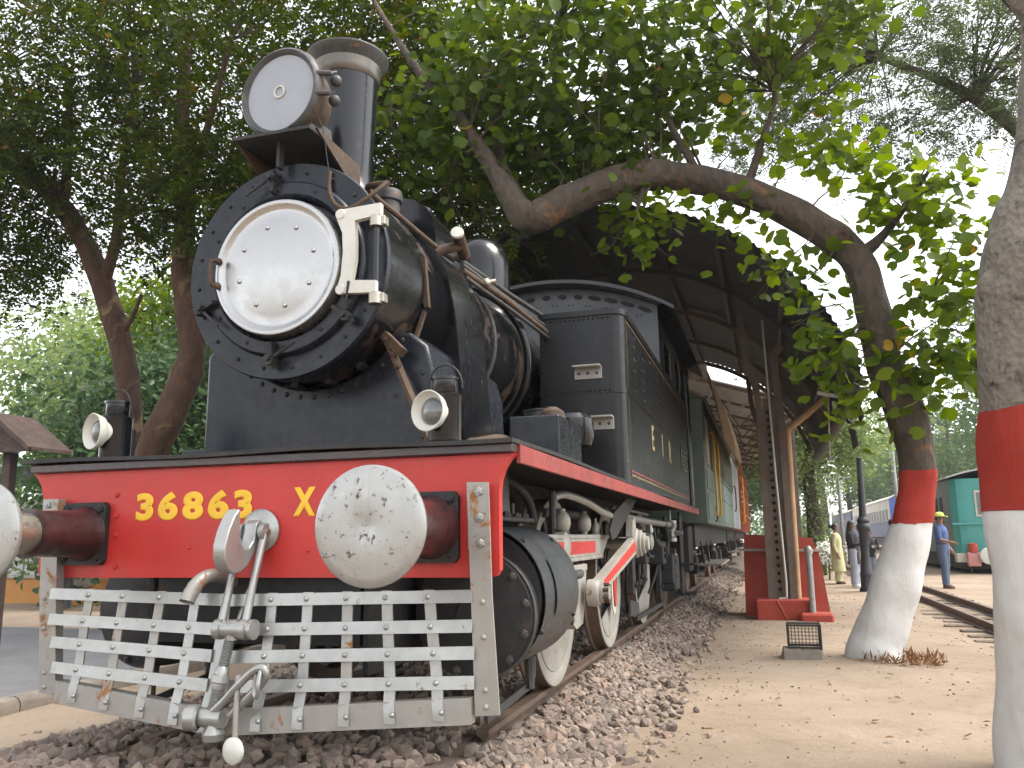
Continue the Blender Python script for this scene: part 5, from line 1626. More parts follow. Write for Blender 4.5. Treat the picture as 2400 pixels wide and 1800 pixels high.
# ------------------------------------------------------------------ left-hand background
MAT['brownroof'] = paint('brown_board_roof', (0.06, 0.035, 0.027), 0.7, var=0.3, scale=4, dust=0.3, bmp=0.2)
MAT['redtrim'] = paint('red_brown_trim', (0.28, 0.075, 0.045), 0.6, var=0.2, scale=4, bmp=0.1)
MAT['greenroof'] = paint('pale_green_roof_sheet', (0.25, 0.42, 0.34), 0.6, var=0.15, scale=1, bmp=0.05)
MAT['ochre'] = paint('ochre_plaster', (0.48, 0.22, 0.06), 0.8, var=0.2, scale=2, dust=0.4, bmp=0.2)
MAT['whitewall'] = paint('white_limewash', (0.74, 0.74, 0.72), 0.8, var=0.08, scale=1.5, bmp=0.1)
sg = thing('roofed_sign', (-6.02, 4, GZ), 'brown gabled information board roof on a dark post beyond the path', 'sign')
G().box(-6.08, -5.96, 3.97, 4.08, GZ - .02, 2.12, .008).build('post', 'brownroof', sg)
ridge_z, eave_z = 2.53, 2.10
for s in (1, -1):
    G().slab([[(-6.02, y, ridge_z), (-6.02 + s * .60, y, eave_z)] for y in (3.72, 4.32)], (0, 0, .04)).build('roof_slope', 'brownroof', sg)
G().prism([(-6.55, 3.80, 2.10), (-5.49, 3.80, 2.10), (-6.02, 3.80, 2.515)], (0, .04, 0)).build('gable_board', 'brownroof', sg)
for s in (1, -1):
    G().bar((-6.02, 3.70, ridge_z + .02), (-6.02 + s * .62, 3.70, eave_z + .01), .035, .05).build('barge_board', 'brownroof' if s > 0 else 'redtrim', sg)
ls = thing('green_roof_shelter', (-19, 18, GZ), 'long low shelter with a pale green roof behind the path', 'shelter')
G().slab([[(x, y, z) for x in (-30, -20, -10.5)] for y, z in ((15.6, 3.35), (19.5, 3.75))], (0, 0, .06)).build('roof', 'greenroof', ls)
G().box(-30, -10.6, 15.7, 15.8, 2.75, 3.33, .01).build('fascia', 'dull', ls)
for x in np.arange(-29.5, -10, 2.4):
    G().box(x - .07, x + .07, 15.9, 16.04, GZ, 3.33).build('post', 'shedsteel', ls)
wf = thing('white_wall', (-19, 21, GZ), 'bright white wall with a grey rail below the green roof shelter', 'wall')
G().box(-34, -9.5, 20, 20.2, GZ, 2.65, .02).build('wall_panel', 'whitewall', wf)
for z in (1.72, 1.35):
    G().box(-34, -9.5, 15.2, 15.25, z, z + .05).build('rail', 'galv', wf)
for x in np.arange(-33, -9, .55):
    G().box(x, x + .035, 15.2, 15.245, GZ, 1.72).build('baluster', 'galv', wf)
ob = thing('ochre_planter', (-14, 13, GZ), 'ochre plastered planter wall with sloping timber beyond the path', 'planter')
G().box(-19, -10.6, 12.2, 12.6, GZ - .02, .28, .02).build('planter_wall', 'ochre', ob)
G().box(-19.1, -10.5, 12.15, 12.65, .281, .34, .01).build('coping', 'oldplank', ob)
G().bar((-13.3, 11.8, -.2), (-10.9, 12.1, .78), .28, .10, side=(0, 0, 1)).build('sloping_board', 'oldplank', ob)
G().prism([(-13.4, 12.18, -.3), (-10.9, 12.18, -.3), (-10.9, 12.18, .70)], (0, -.25, 0)).build('wedge_wall', 'ochre', ob)
bs = thing('slatted_bench', (-10.2, 11, GZ), 'long pale plank bench seen under the red beam', 'bench')
for k in range(3):
    G().box(-12.3, -7.4, 10.6 + k * .17, 10.74 + k * .17, .42, .46, .004).build('plank', 'oldplank', bs)
for k in range(2):
    G().box(-12.3, -7.4, 11.15, 11.19, .60 + k * .2, .74 + k * .2, .004).build('plank', 'oldplank', bs)
for x in (-12, -9.9, -7.7):
    G().box(x - .06, x + .06, 10.62, 11.14, GZ, .419).build('support', 'concrete', bs)
    G().box(x - .05, x + .05, 11.192, 11.25, GZ, .96).build('back_post', 'concrete', bs)

# ------------------------------------------------------------------ trees
T_DIAMOND = (np.array([(0, 0, 0), (.45, .26, .06), (1, 0, -.05), (.45, -.26, .06)]), [(0, 3, 2), (0, 2, 1)])
T_OVATE = (np.array([(0, 0, 0), (.28, .27, .07), (.65, .24, .05), (1, 0, -.10), (.65, -.24, .05), (.28, -.27, .07)]), [(0, 3, 2, 1), (0, 5, 4, 3)])
T_BILOBE = (np.array([(0, 0, 0), (.05, .25, .05), (.30, .47, .10), (.68, .50, .09), (.98, .28, .02), (.80, 0, -.03), (.98, -.28, .02), (.68, -.50, .09), (.30, -.47, .10), (.05, -.25, .05)]),
            [(0, 5, 4, 3, 2, 1), (0, 9, 8, 7, 6, 5)])
T_NEEDLE = (np.array([(0, 0, 0), (.5, .09, .0), (1, 0, 0), (.5, -.09, 0)]), [(0, 3, 2, 1)])

def unit(a):
    return a / np.maximum(np.linalg.norm(a, axis=1, keepdims=True), 1e-9)

def np_leaves(name, pos, d, nrm, L, tmpl, W=None):
    T, faces = tmpl
    d = unit(d)
    side_ = unit(np.cross(nrm, d))
    n2 = np.cross(d, side_)
    N, k = len(pos), len(T)
    Wd = L if W is None else W
    V = pos[:, None, :] + (T[None, :, 0:1] * L[:, None, None]) * d[:, None, :] + (T[None, :, 1:2] * Wd[:, None, None]) * side_[:, None, :] + (T[None, :, 2:3] * L[:, None, None]) * n2[:, None, :]
    me = bpy.data.meshes.new(name)
    me.vertices.add(N * k)
    me.vertices.foreach_set('co', V.reshape(-1).astype(np.float32))
    fl = np.concatenate([np.array(f) for f in faces])
    sizes = np.array([len(f) for f in faces])
    loops = (fl[None, :] + (np.arange(N) * k)[:, None]).reshape(-1)
    tot = np.tile(sizes, N)
    start = np.concatenate([[0], np.cumsum(tot)[:-1]])
    me.loops.add(len(loops))
    me.loops.foreach_set('vertex_index', loops.astype(np.int32))
    me.polygons.add(len(tot))
    me.polygons.foreach_set('loop_start', start.astype(np.int32))
    me.polygons.foreach_set('loop_total', tot.astype(np.int32))
    me.update(calc_edges=True)
    return me

def in_ellipsoids(vols, rg, shell=0.35):
    """cluster centres spread through ellipsoid volumes, denser outside"""
    out = []
    for (c, r_, n) in vols:
        v = unit(rg.normal(size=(n, 3)))
        t = rg.uniform(shell ** 3, 1, size=(n, 1)) ** (1 / 3)
        out.append(np.array(c) + v * t * np.array(r_))
    return np.concatenate(out)

def pinnate_crown(name, centres, rg, per, spread, rach, leafl, pairs, mat, parent, tmpl=T_DIAMOND, wid=1.0, droop=0.5):
    """compound leaves: paired leaflets along a drooping stalk"""
    K = len(centres) * per
    p = np.repeat(centres, per, axis=0) + rg.normal(size=(K, 3)) * spread
    d = unit(rg.normal(size=(K, 3)) * np.array([1, 1, .45]) + np.array([0, 0, -.15]))
    Lr = rg.uniform(.7, 1.25, size=K) * rach
    sd = unit(np.cross(d, np.array([0, 0, 1.0]) + rg.normal(size=(K, 3)) * .35))
    nr = np.cross(sd, d)
    P = []; D = []; Nn = []; LL = []
    for j in range(pairs):
        t = (j + 1) / pairs
        base = p + d * (Lr * t)[:, None] + np.array([0, 0, -1.0]) * (Lr * droop * t * t)[:, None]
        for s in (1, -1):
            P.append(base)
            D.append(sd * s * .9 + d * .45 + rg.normal(size=(K, 3)) * .16 + np.array([0, 0, -.22]))
            Nn.append(nr + rg.normal(size=(K, 3)) * .3)
            LL.append(leafl * rg.uniform(.75, 1.2, size=K) * (1 - .3 * abs(t - .5)))
    P = np.concatenate(P); D = np.concatenate(D); Nn = np.concatenate(Nn); LL = np.concatenate(LL)
    me = np_leaves(name, P, D, Nn, LL, tmpl, LL * wid)
    o = put(name, me, mat, parent)
    tag(o, kind='stuff')
    return o

def spray_pts(centres, rg, per, spread, L, up_=0.3):
    K = len(centres) * per
    p = np.repeat(centres, per, axis=0) + rg.normal(size=(K, 3)) * spread
    d = unit(rg.normal(size=(K, 3)) * np.array([1, 1, .5]) + np.array([0, 0, -.45]))
    nr = unit(rg.normal(size=(K, 3)) * .55 + np.array([0.05, -.40, .80]))
    return p, d, nr, L * rg.uniform(.65, 1.2, size=K)

def spray_crown(name, centres, rg, per, spread, L, mat, parent, tmpl=T_OVATE, wid=1.0):
    p, d, nr, LL = spray_pts(centres, rg, per, spread, L)
    o = put(name, np_leaves(name, p, d, nr, LL, tmpl, LL * wid), mat, parent)
    tag(o, kind='stuff')
    return o

from mathutils import noise as mnoise
def limb_shape(path, k, n, rough_, seed, relief=0.0, grow=0.0):
    rr_ = random.Random(seed)
    pts = spline(path, k)
    ph = [rr_.uniform(0, 6.3) for _ in range(6)]
    g = G()
    P3 = [p[:3] for p in pts]
    g.tube(P3, [p[3] for p in pts], n, True)
    kk = 7.0 / k
    for i in range(len(pts)):
        c = Vector(P3[i])
        for j in range(n):
            q = Vector(g.v[i * n + j])
            t = 2 * math.pi * j / n
            ii = i * kk
            f = 1 + rough_ * (math.sin(3 * t + ph[0] + .35 * ii) * .6 + math.sin(2 * t + ph[1] - .22 * ii) * .7 + math.sin(.9 * ii + ph[2]) * .5)
            if relief:
                w = Vector((q.x * 5, q.y * 5, q.z * 2.2))
                f += relief * (mnoise.fractal(w, .9, 2.1, 4) + .8 * mnoise.noise(Vector((q.x * 2 + 9, q.y * 2, q.z * 1.1))) - .5 * max(0, .25 - abs(mnoise.noise(Vector((q.x * 9, q.y * 9, q.z * 1.6))))))
            else:
                f += rough_ * .35 * mnoise.noise(q * 6)
            r_ = max((q - c).length, 1e-6)
            g.v[i * n + j] = tuple(c + (q - c) * f * (1 + grow / r_))
    return g
def trunk(name, path, mat, parent, k=6, n=16, rough_=0.06, seed=0, relief=0.0):
    """tapered, lumpy limb; path of (x, y, z, r)"""
    return limb_shape(path, k, n, rough_, seed, relief).build(name, mat, parent, 80)

def limbs(parent, mat, starts, centres, rg, every=6, r0=.03, seed=1, name='branches'):
    """thin branches from limb points to some leaf cluster centres, joined as one part"""
    g = G()
    rr_ = random.Random(seed)
    st = [Vector(s) for s in starts]
    for c in centres[::every]:
        c = Vector(c)
        s = min(st, key=lambda q: (q - c).length + rr_.uniform(0, .6))
        mid = s.lerp(c, .5) + Vector((rr_.uniform(-.2, .2), rr_.uniform(-.2, .2), rr_.uniform(.0, .3)))
        L = (c - s).length
        r_ = min(r0, .006 + .008 * L)
        g.tube([s, s.lerp(mid, .5) + Vector((0, 0, .04 * L)), mid, c], [r_, r_ * .8, r_ * .6, .004], 5, cap=False)
        for _ in range(2):
            e = c + Vector((rr_.uniform(-.45, .45), rr_.uniform(-.45, .45), rr_.uniform(-.4, .3)))
            g.tube([mid.lerp(c, .5), c.lerp(e, .4), e], [.006, .005, .003], 4, cap=False)
    o = g.build(name, mat, parent, 60, fix=False)
    tag(o, kind='stuff')
    return o

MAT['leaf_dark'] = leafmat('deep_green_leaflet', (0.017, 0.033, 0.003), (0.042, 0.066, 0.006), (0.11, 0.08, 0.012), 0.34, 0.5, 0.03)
MAT['leaf_mid'] = leafmat('mid_green_leaf', (0.030, 0.058, 0.007), (0.064, 0.102, 0.012), (0.16, 0.12, 0.02), 0.38, 0.5, 0.006)
MAT['leaf_bright'] = leafmat('fresh_green_lobed_leaf', (0.044, 0.082, 0.006), (0.092, 0.142, 0.010), (0.26, 0.18, 0.015), 0.48, 0.45, 0.006)
MAT['leaf_olive'] = leafmat('olive_feathery_leaf', (0.040, 0.062, 0.026), (0.075, 0.100, 0.040), None, 0.35, 0.6)
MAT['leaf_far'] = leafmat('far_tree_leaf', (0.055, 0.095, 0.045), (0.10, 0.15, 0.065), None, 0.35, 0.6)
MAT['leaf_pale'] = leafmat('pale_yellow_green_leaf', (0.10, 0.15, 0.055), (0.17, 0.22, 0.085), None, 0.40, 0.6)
MAT['leaf_bush'] = leafmat('waxy_bush_leaf', (0.035, 0.075, 0.030), (0.07, 0.12, 0.05), None, 0.25, 0.35)
MAT['petal'] = leafmat('white_blossom', (0.62, 0.62, 0.60), (0.75, 0.74, 0.74), None, 0.3, 0.6)
MAT['bark'] = barkmat('grey_brown_bark', (0.034, 0.025, 0.019), (0.085, 0.064, 0.047), (0.15, 0.075, 0.030), 3.0, 0.8, .5, .58)
MAT['bark_grey'] = barkmat('smooth_grey_bark', (0.125, 0.108, 0.086), (0.235, 0.205, 0.165), (0.048, 0.041, 0.035), 5.5, 0.8, .8, .555)
MAT['bark_red'] = barkmat('reddish_patchy_bark', (0.028, 0.014, 0.009), (0.085, 0.040, 0.020), (0.19, 0.125, 0.065), 2.4, 0.9, .45, .575)
MAT['twig'] = barkmat('twig_bark', (0.05, 0.037, 0.026), (0.10, 0.075, 0.05), None, 6)
MAT['band_red'] = paint('red_oxide_trunk_paint', (0.33, 0.036, 0.024), 0.8, var=0.22, scale=4, dust=0.4, dustcol=(0.25, 0.06, 0.042), crack=0.45, spec=.2)
MAT['band_white'] = paint('whitewash_trunk_paint', (0.58, 0.57, 0.545), 0.85, var=0.12, scale=3, dust=0.45, dustcol=(0.42, 0.395, 0.35), streak=0.3, crack=0.3, spec=.2)
MAT['moss'] = MAT['leaf_mid']

# --- the arching tree with painted foot
at = thing('arching_tree', (3.5, 6.5, GZ), 'arching tree bent over the train, trunk painted white and red at the foot', 'tree')
APATH = [(3.44, 6.5, GZ - .30, .31), (3.49, 6.5, -.22, .285), (3.62, 6.5, .12, .25), (3.79, 6.5, .56, .238), (3.94, 6.5, 1.0, .212), (4.03, 6.5, 1.35, .190), (4.10, 6.5, 1.78, .185),
         (4.03, 6.5, 2.33, .205), (3.86, 6.48, 2.95, .195), (3.80, 6.46, 3.53, .20), (3.68, 6.44, 4.14, .185), (3.40, 6.42, 4.52, .19), (2.94, 6.38, 4.88, .185), (2.37, 6.32, 5.20, .185),
         (1.87, 6.22, 5.37, .178), (1.30, 6.05, 5.42, .180), (.76, 5.85, 5.26, .19), (.33, 5.68, 5.03, .20), (.02, 5.58, 4.86, .19), (-.14, 5.52, 4.93, .165), (-.36, 5.5, 5.30, .125), (-.72, 5.55, 5.95, .09), (-1.0, 5.6, 6.4, .075), (-1.4, 5.7, 6.9, .06), (-1.9, 5.8, 7.7, .045), (-2.4, 5.9, 8.6, .03)]
tr = trunk('trunk', APATH, 'bark', at, 16, 48, .05, 3, .045)
def band_like(path, k, n, rough_, seed, relief, z0, z1, mat, parent, name, grow, ragged=.02):
    """paint coat: a thicker copy of the limb cut to a ragged band"""
    g = limb_shape(path, k, n, rough_, seed, relief, grow)
    me = g.mesh(name, 0, True)
    bm = bmesh.new(); bm.from_mesh(me)
    for zc, nm in ((z0, (0, 0, -1)), (z1, (0, 0, 1))):
        bmesh.ops.bisect_plane(bm, geom=bm.verts[:] + bm.edges[:] + bm.faces[:], plane_co=(0, 0, zc), plane_no=nm, clear_outer=True)
    for v in bm.verts:
        if abs(v.co.z - z1) < 1e-3 or abs(v.co.z - z0) < 1e-3:
            v.co.z += ragged * (mnoise.noise(v.co * 9) + .6 * mnoise.noise(v.co * 30))
    bm.to_mesh(me); bm.free()
    me.polygons.foreach_set('use_smooth', [True] * len(me.polygons))
    return put(name, me, mat, parent)
band_like(APATH, 16, 48, .05, 3, .045, GZ - .2, 1.15, 'band_white', at, 'white_band', .006)
band_like(APATH, 16, 48, .05, 3, .045, 1.14, 1.71, 'band_red', at, 'red_band', .010)
for i, (pth, sd_) in enumerate((
        ([(-.10, 5.54, 4.9, .10), (-.25, 5.62, 5.25, .085), (-.45, 5.8, 5.7, .075), (-.62, 6.0, 6.4, .06), (-.8, 6.1, 7.3, .045)], 1),
        ([(.10, 5.9, 5.2, .02), (.06, 6.4, 5.6, .09), (.04, 6.6, 6.3, .10), (.08, 6.7, 7.1, .09), (.10, 6.8, 8.2, .07), (.2, 6.9, 9.4, .05)], 2),
        ([(2.5, 6.3, 5.2, .06), (2.7, 6.2, 5.7, .04), (2.9, 6.3, 6.4, .03), (2.7, 6.4, 7.2, .02)], 3),
        ([(3.66, 6.44, 4.2, .09), (3.95, 6.4, 4.42, .055), (4.2, 6.3, 4.7, .04), (4.5, 6.2, 5.1, .02)], 4),
        ([(3.82, 6.46, 3.3, .05), (4.1, 6.4, 3.55, .03), (4.4, 6.3, 3.7, .02)], 5),
        ([(1.3, 6.05, 5.30, .05), (1.22, 5.95, 5.0, .025), (1.15, 5.9, 4.7, .012)], 6),
        ([(1.9, 6.2, 5.5, .05), (1.6, 6.1, 6.2, .04), (1.5, 6.2, 7.1, .03)], 7),
        ([(3.84, 6.44, 3.0, .03), (3.6, 6.35, 3.25, .02), (3.25, 6.3, 3.3, .012)], 8))):
    trunk('limb', pth, 'bark', at, 5, 10, .05, 10 + sd_)
# knot and litter at the foot
G().lathe([(.10, 0), (.085, .03), (.05, .035), (.03, .01), (0, .0)], (3.52, 6.24, 4.42), (-.25, -1, .25), 14).build('knot', 'bark_red', at, 60)

hang = [(1.167, 6.1, 4.85), (1.05, 6.05, 4.62), (1.3, 6.1, 4.6), (1.2, 6.0, 5.02), (1.45, 6.1, 4.85), (.95, 6.1, 4.95), (1.63, 6.15, 4.98), (2.35, 6.2, 4.78), (2.15, 6.2, 4.95), (2.6, 6.25, 4.70),
        (2.88, 6.2, 4.2), (2.75, 6.2, 4.05), (3.1, 6.25, 3.95), (3.25, 6.25, 3.6), (3.15, 6.2, 3.35), (3.25, 6.2, 3.0), (3.05, 6.2, 2.95), (3.4, 6.3, 3.2), (3.45, 6.3, 2.75), (3.35, 6.2, 2.5), (3.55, 6.3, 2.45)]
rightc = [(4.3, 6.2, 5.0), (4.44, 6.2, 4.75), (4.75, 6.1, 4.85), (4.65, 6.15, 4.35), (4.2, 6.2, 4.4), (4.35, 6.2, 3.95), (4.7, 6.2, 3.75), (4.45, 6.2, 3.5), (4.25, 6.25, 3.3), (4.6, 6.15, 3.15), (4.85, 6.1, 3.4), (4.5, 6.2, 2.9),
          (4.25, 6.3, 2.75), (4.1, 6.35, 3.0), (4.95, 6.0, 4.1), (4.0, 6.3, 4.75), (3.85, 6.3, 5.1), (4.3, 6.3, 2.45), (4.75, 6.2, 2.75)]
topc = [(3.75, 6.3, 5.45), (3.45, 6.3, 5.5), (3.0, 6.3, 5.6), (3.6, 6.2, 6.1), (3.2, 6.3, 6.4), (2.6, 6.3, 6.3), (2.4, 6.2, 5.9), (2.9, 6.3, 6.9), (3.5, 6.2, 6.8), (2.2, 6.2, 6.9), (1.8, 6.2, 6.3)]
rgA = np.random.default_rng(3)
near_c = np.array(hang + rightc)
p, d, nr, LL = spray_pts(np.array(hang + rightc + topc), rgA, 32, .19, .165)
thin = np.ones(len(p), bool)
thin[:len(hang) * 32] = (np.arange(len(hang) * 32) % 32) < 19      # the hanging sprays are looser
p, d, nr, LL = p[thin], d[thin], nr[thin], LL[thin]
cr = empty('crown', parent=at)
# the largest leaves one by one
LT = []
for q in range(4):
    T = T_BILOBE[0].copy()
    T[:, 2] *= (.6, 1.2, 1.8, -.4)[q]
    T[:, 1] *= (1.0, .9, 1.08, .95)[q]
    me_ = bpy.data.meshes.new('leaf')
    me_.from_pydata([tuple(v) for v in T], [], T_BILOBE[1])
    me_.materials.append(MAT['leaf_bright'])
    LT.append(me_)
order = rgA.permutation(len(hang) * 19 + len(rightc) * 32)[:300]
for i in order:
    dd = Vector(d[i]); nn = Vector(nr[i]); sd_ = nn.cross(dd).normalized(); n2 = dd.cross(sd_)
    Mx = Matrix((dd, sd_, n2)).transposed().to_4x4() @ Matrix.Diagonal((LL[i], LL[i], LL[i], 1))
    Mx.translation = Vector(p[i])
    o = put('leaf', LT[i % 4], None, cr)
    o.matrix_world = Mx
    o.matrix_parent_inverse = Matrix.Translation(-WORLD_LOC[cr.name])
    o.matrix_basis = Mx
keep = np.ones(len(p), bool); keep[order] = False
me_ = np_leaves('foliage', p[keep], d[keep], nr[keep], LL[keep], T_BILOBE)
tag(put('foliage', me_, 'leaf_bright', cr), kind='stuff')
upper = in_ellipsoids([((.2, 6.4, 7.3), (2.3, 1.5, 1.6), 165), ((2.0, 6.4, 7.5), (2.0, 1.4, 1.3), 80), ((-1.2, 5.9, 6.4), (1.4, 1.0, 1.0), 70), ((.6, 6.6, 6.1), (1.3, .7, .55), 60), ((3.4, 6.3, 7.6), (1.2, 1.0, .8), 34), ((.4, 6.0, 5.75), (.9, .4, .3), 22)], rgA)
p2, d2, nr2, L2 = spray_pts(upper, rgA, 14, .24, .145)
tag(put('foliage', np_leaves('foliage', p2, d2, nr2, L2, T_BILOBE), 'leaf_mid', cr), kind='stuff')
apts = [tuple(q[:3]) for q in spline(APATH, 3)[24:]] + [(.04, 6.6, 6.3), (.1, 6.8, 8.2), (-.62, 6, 6.4), (2.9, 6.3, 6.4), (4.2, 6.3, 4.7), (4.4, 6.3, 3.7)]
limbs(at, 'twig', apts, np.concatenate([near_c, np.array(topc), upper[::3]]), rgA, 1, .022, 4)

# --- right-hand foreground tree with painted foot
ft = thing('grey_bark_tree', (3.95, 1.85, GZ), 'thick grey-barked trunk painted white and red, standing nearest the camera', 'tree')
FP = [(3.92, 1.85, GZ - .15, .42), (3.905, 1.85, -.1, .335), (3.905, 1.85, .5, .29), (3.915, 1.85, 1.0, .285), (3.93, 1.85, 1.45, .283), (3.975, 1.85, 1.9, .285), (4.0, 1.86, 2.35, .29), (4.04, 1.86, 2.6, .285), (4.13, 1.87, 2.85, .27), (4.24, 1.88, 3.15, .255), (4.34, 1.9, 3.7, .24), (4.40, 1.9, 4.1, .23), (4.5, 1.9, 4.7, .21), (4.9, 1.9, 5.8, .18), (5.5, 1.8, 7.0, .13), (6.2, 1.7, 8.2, .08)]
FP = [(x + .05, y, z, r_) for x, y, z, r_ in FP]
trunk('trunk', FP, 'bark_grey', ft, 24, 72, .035, 8, .040)
band_like(FP, 24, 72, .035, 8, .040, GZ - .12, 1.165, 'band_white', ft, 'white_band', .005)
band_like(FP, 24, 72, .035, 8, .040, 1.155, 1.735, 'band_red', ft, 'red_band', .009)
trunk('limb', [(4.46, 1.9, 4.0, .14), (4.38, 1.88, 4.25, .14), (4.22, 1.86, 4.5, .13), (3.98, 1.82, 4.9, .11), (3.75, 1.7, 5.6, .09), (3.8, 1.6, 6.6, .05)], 'bark_grey', ft, 6, 14, .04, 9)
g = G().ball((3.89, 1.76, 2.45), .12, 28, 18, (.95, 1, 1.4))
g.v = [tuple(Vector(q) + (Vector(q) - Vector((3.89, 1.76, 2.45))) * .35 * mnoise.fractal(Vector(q) * 9, .9, 2.1, 4)) for q in g.v]
g.build('burl', 'bark_grey', ft, 80)
crf = in_ellipsoids([((6.6, 1.6, 8.6), (2.2, 2.0, 1.4), 60)], rgA)
pinnate_crown('crown', crf, rgA, 8, .3, .3, .055, 9, 'leaf_olive', ft, T_NEEDLE, 1.6)

# --- two leaning trees beyond the locomotive, with the dark canopy
rgB = np.random.default_rng(21)
ta = thing('leaning_tree', (-7.3, 7.5, GZ), 'reddish trunk leaning away from the chimney beneath the dark canopy, behind the far lamp', 'tree', 'trees beside the path')
TA = [(-7.25, 7.5, GZ - .1, .27), (-7.33, 7.5, .8, .21), (-7.37, 7.5, 2.0, .19), (-7.42, 7.5, 3.05, .185), (-7.68, 7.5, 4.21, .185), (-8.1, 7.5, 5.2, .19), (-8.58, 7.5, 6.1, .18), (-9.28, 7.5, 7.06, .17), (-10.1, 7.5, 7.8, .15), (-10.84, 7.5, 8.46, .12), (-11.9, 7.4, 9.4, .07)]
trunk('trunk', TA, 'bark_red', ta, 12, 32, .05, 12, .06)
for i, pth in enumerate(([(-8.2, 7.5, 5.4, .11), (-7.9, 7.4, 6.2, .09), (-7.7, 7.2, 7.2, .07), (-7.4, 7.0, 8.6, .045)], [(-9.2, 7.5, 6.9, .10), (-9.0, 7.3, 7.9, .075), (-8.9, 7.1, 9.2, .05)], [(-7.75, 7.5, 4.5, .06), (-7.45, 7.4, 4.75, .04), (-7.2, 7.3, 5.1, .03)])):
    trunk('limb', pth, 'bark_red', ta, 5, 10, .05, 30 + i)
cA = in_ellipsoids([((-9.2, 7.4, 9.6), (3.6, 2.6, 3.4), 330), ((-9.6, 6.2, 7.6), (1.7, 1.4, 1.1), 70), ((-10.9, 7.6, 6.3), (1.6, 1.2, .8), 60)], rgB, .2)
cA = cA[~((cA[:, 2] < 6.3) & (cA[:, 0] > -9.6))]
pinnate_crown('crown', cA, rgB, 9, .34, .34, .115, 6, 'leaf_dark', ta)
limbs(ta, 'twig', [q[:3] for q in TA[5:]] + [(-7.9, 7.4, 6.2), (-7.4, 7, 8.6), (-9, 7.3, 7.9)], cA, rgB, 7, .03, 5)

tb = thing('patchy_bark_tree', (-6.6, 7.0, GZ), 'tree with blotched tan and brown bark beside the smokebox, crown filling the sky', 'tree', 'trees beside the path')
TB = [(-6.85, 7.0, GZ - .1, .33), (-6.75, 7.0, .8, .27), (-6.55, 7.0, 2.3, .26), (-6.15, 7.0, 3.2, .25), (-5.93, 7.0, 3.95, .21), (-6.05, 7.0, 4.8, .19), (-6.18, 7.0, 5.5, .175), (-6.2, 7.0, 6.4, .155), (-6.35, 7.0, 7.6, .12), (-6.3, 6.9, 9.2, .08)]
trunk('trunk', TB, 'bark_red', tb, 12, 32, .07, 14, .07)
for i, pth in enumerate(([(-6.1, 7, 5.2, .10), (-5.4, 7.0, 6.2, .08), (-4.4, 7.0, 7.2, .06), (-3.2, 6.9, 8.3, .04)], [(-6.2, 7, 6.4, .08), (-5.7, 6.8, 7.6, .06), (-5.2, 6.6, 8.9, .04)])):
    trunk('limb', pth, 'bark_red', tb, 5, 10, .05, 40 + i)
cB = in_ellipsoids([((-5.2, 7.4, 8.6), (3.6, 2.3, 3.2), 330), ((-2.6, 7.8, 7.9), (2.4, 1.8, 2.6), 170), ((-4.9, 7.0, 6.3), (2.1, 1.3, 1.0), 130), ((-1.7, 7.6, 5.9), (1.3, .9, .9), 80)], rgB, .2)
cB = cB[~((cB[:, 2] < 5.7) & (cB[:, 0] < -6.6))]
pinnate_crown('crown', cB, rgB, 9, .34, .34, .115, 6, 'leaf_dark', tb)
limbs(tb, 'twig', [q[:3] for q in TB[5:]] + [(-5.4, 7, 6.2), (-4.4, 7, 7.2), (-3.2, 6.9, 8.3), (-5.2, 6.6, 8.9)], cB, rgB, 7, .03, 6)
# drooping sprays that hang over the boiler
dr_c = np.array([(-1.15, 6.2, 5.75), (-1.0, 6.2, 5.5), (-.75, 6.1, 5.15), (-.62, 6.1, 4.98), (-.45, 6.0, 4.85), (-1.2, 6.1, 5.2)])
pinnate_crown('hanging_spray', dr_c, rgB, 5, .10, .26, .095, 6, 'leaf_mid', tb)
limbs(tb, 'twig', [(-1.4, 6.4, 6.3)], dr_c, rgB, 1, .008, 7, 'hanging_twig')

# --- feathery tree behind on the right
fe = thing('feathery_tree', (9.6, 13.5, GZ), 'tree with fine feathery olive foliage against the white sky', 'tree')
FT = [(9.7, 13.6, GZ - .1, .3), (9.6, 13.5, 2.5, .24), (9.2, 13.4, 5, .2), (8.2, 13.2, 7.4, .15), (6.8, 13, 9.2, .10), (5.2, 13, 10.4, .06)]
trunk('trunk', FT, 'bark', fe, 6, 14, .05, 17)
trunk('limb', [(9.0, 13.3, 5.6, .10), (8.6, 12.9, 6.8, .06), (7.6, 12.6, 8.0, .03)], 'bark', fe, 5, 8, .05, 18)
rgC = np.random.default_rng(5)
cF = in_ellipsoids([((5.0, 13, 10.6), (3.4, 2.0, 2.0), 95), ((7.2, 12.8, 10.2), (1.8, 1.6, 1.9), 60), ((3.2, 13.2, 9.2), (1.7, 1.4, .9), 26), ((5.8, 12.8, 8.7), (1.6, 1.2, .6), 22)], rgC, .1)
pinnate_crown('crown', cF, rgC, 9, .38, .50, .15, 13, 'leaf_olive', fe, T_NEEDLE, 1.0, .35)
limbs(fe, 'twig', [q[:3] for q in FT[2:]] + [(7.6, 12.6, 8.0)], cF, rgC, 2, .03, 8)

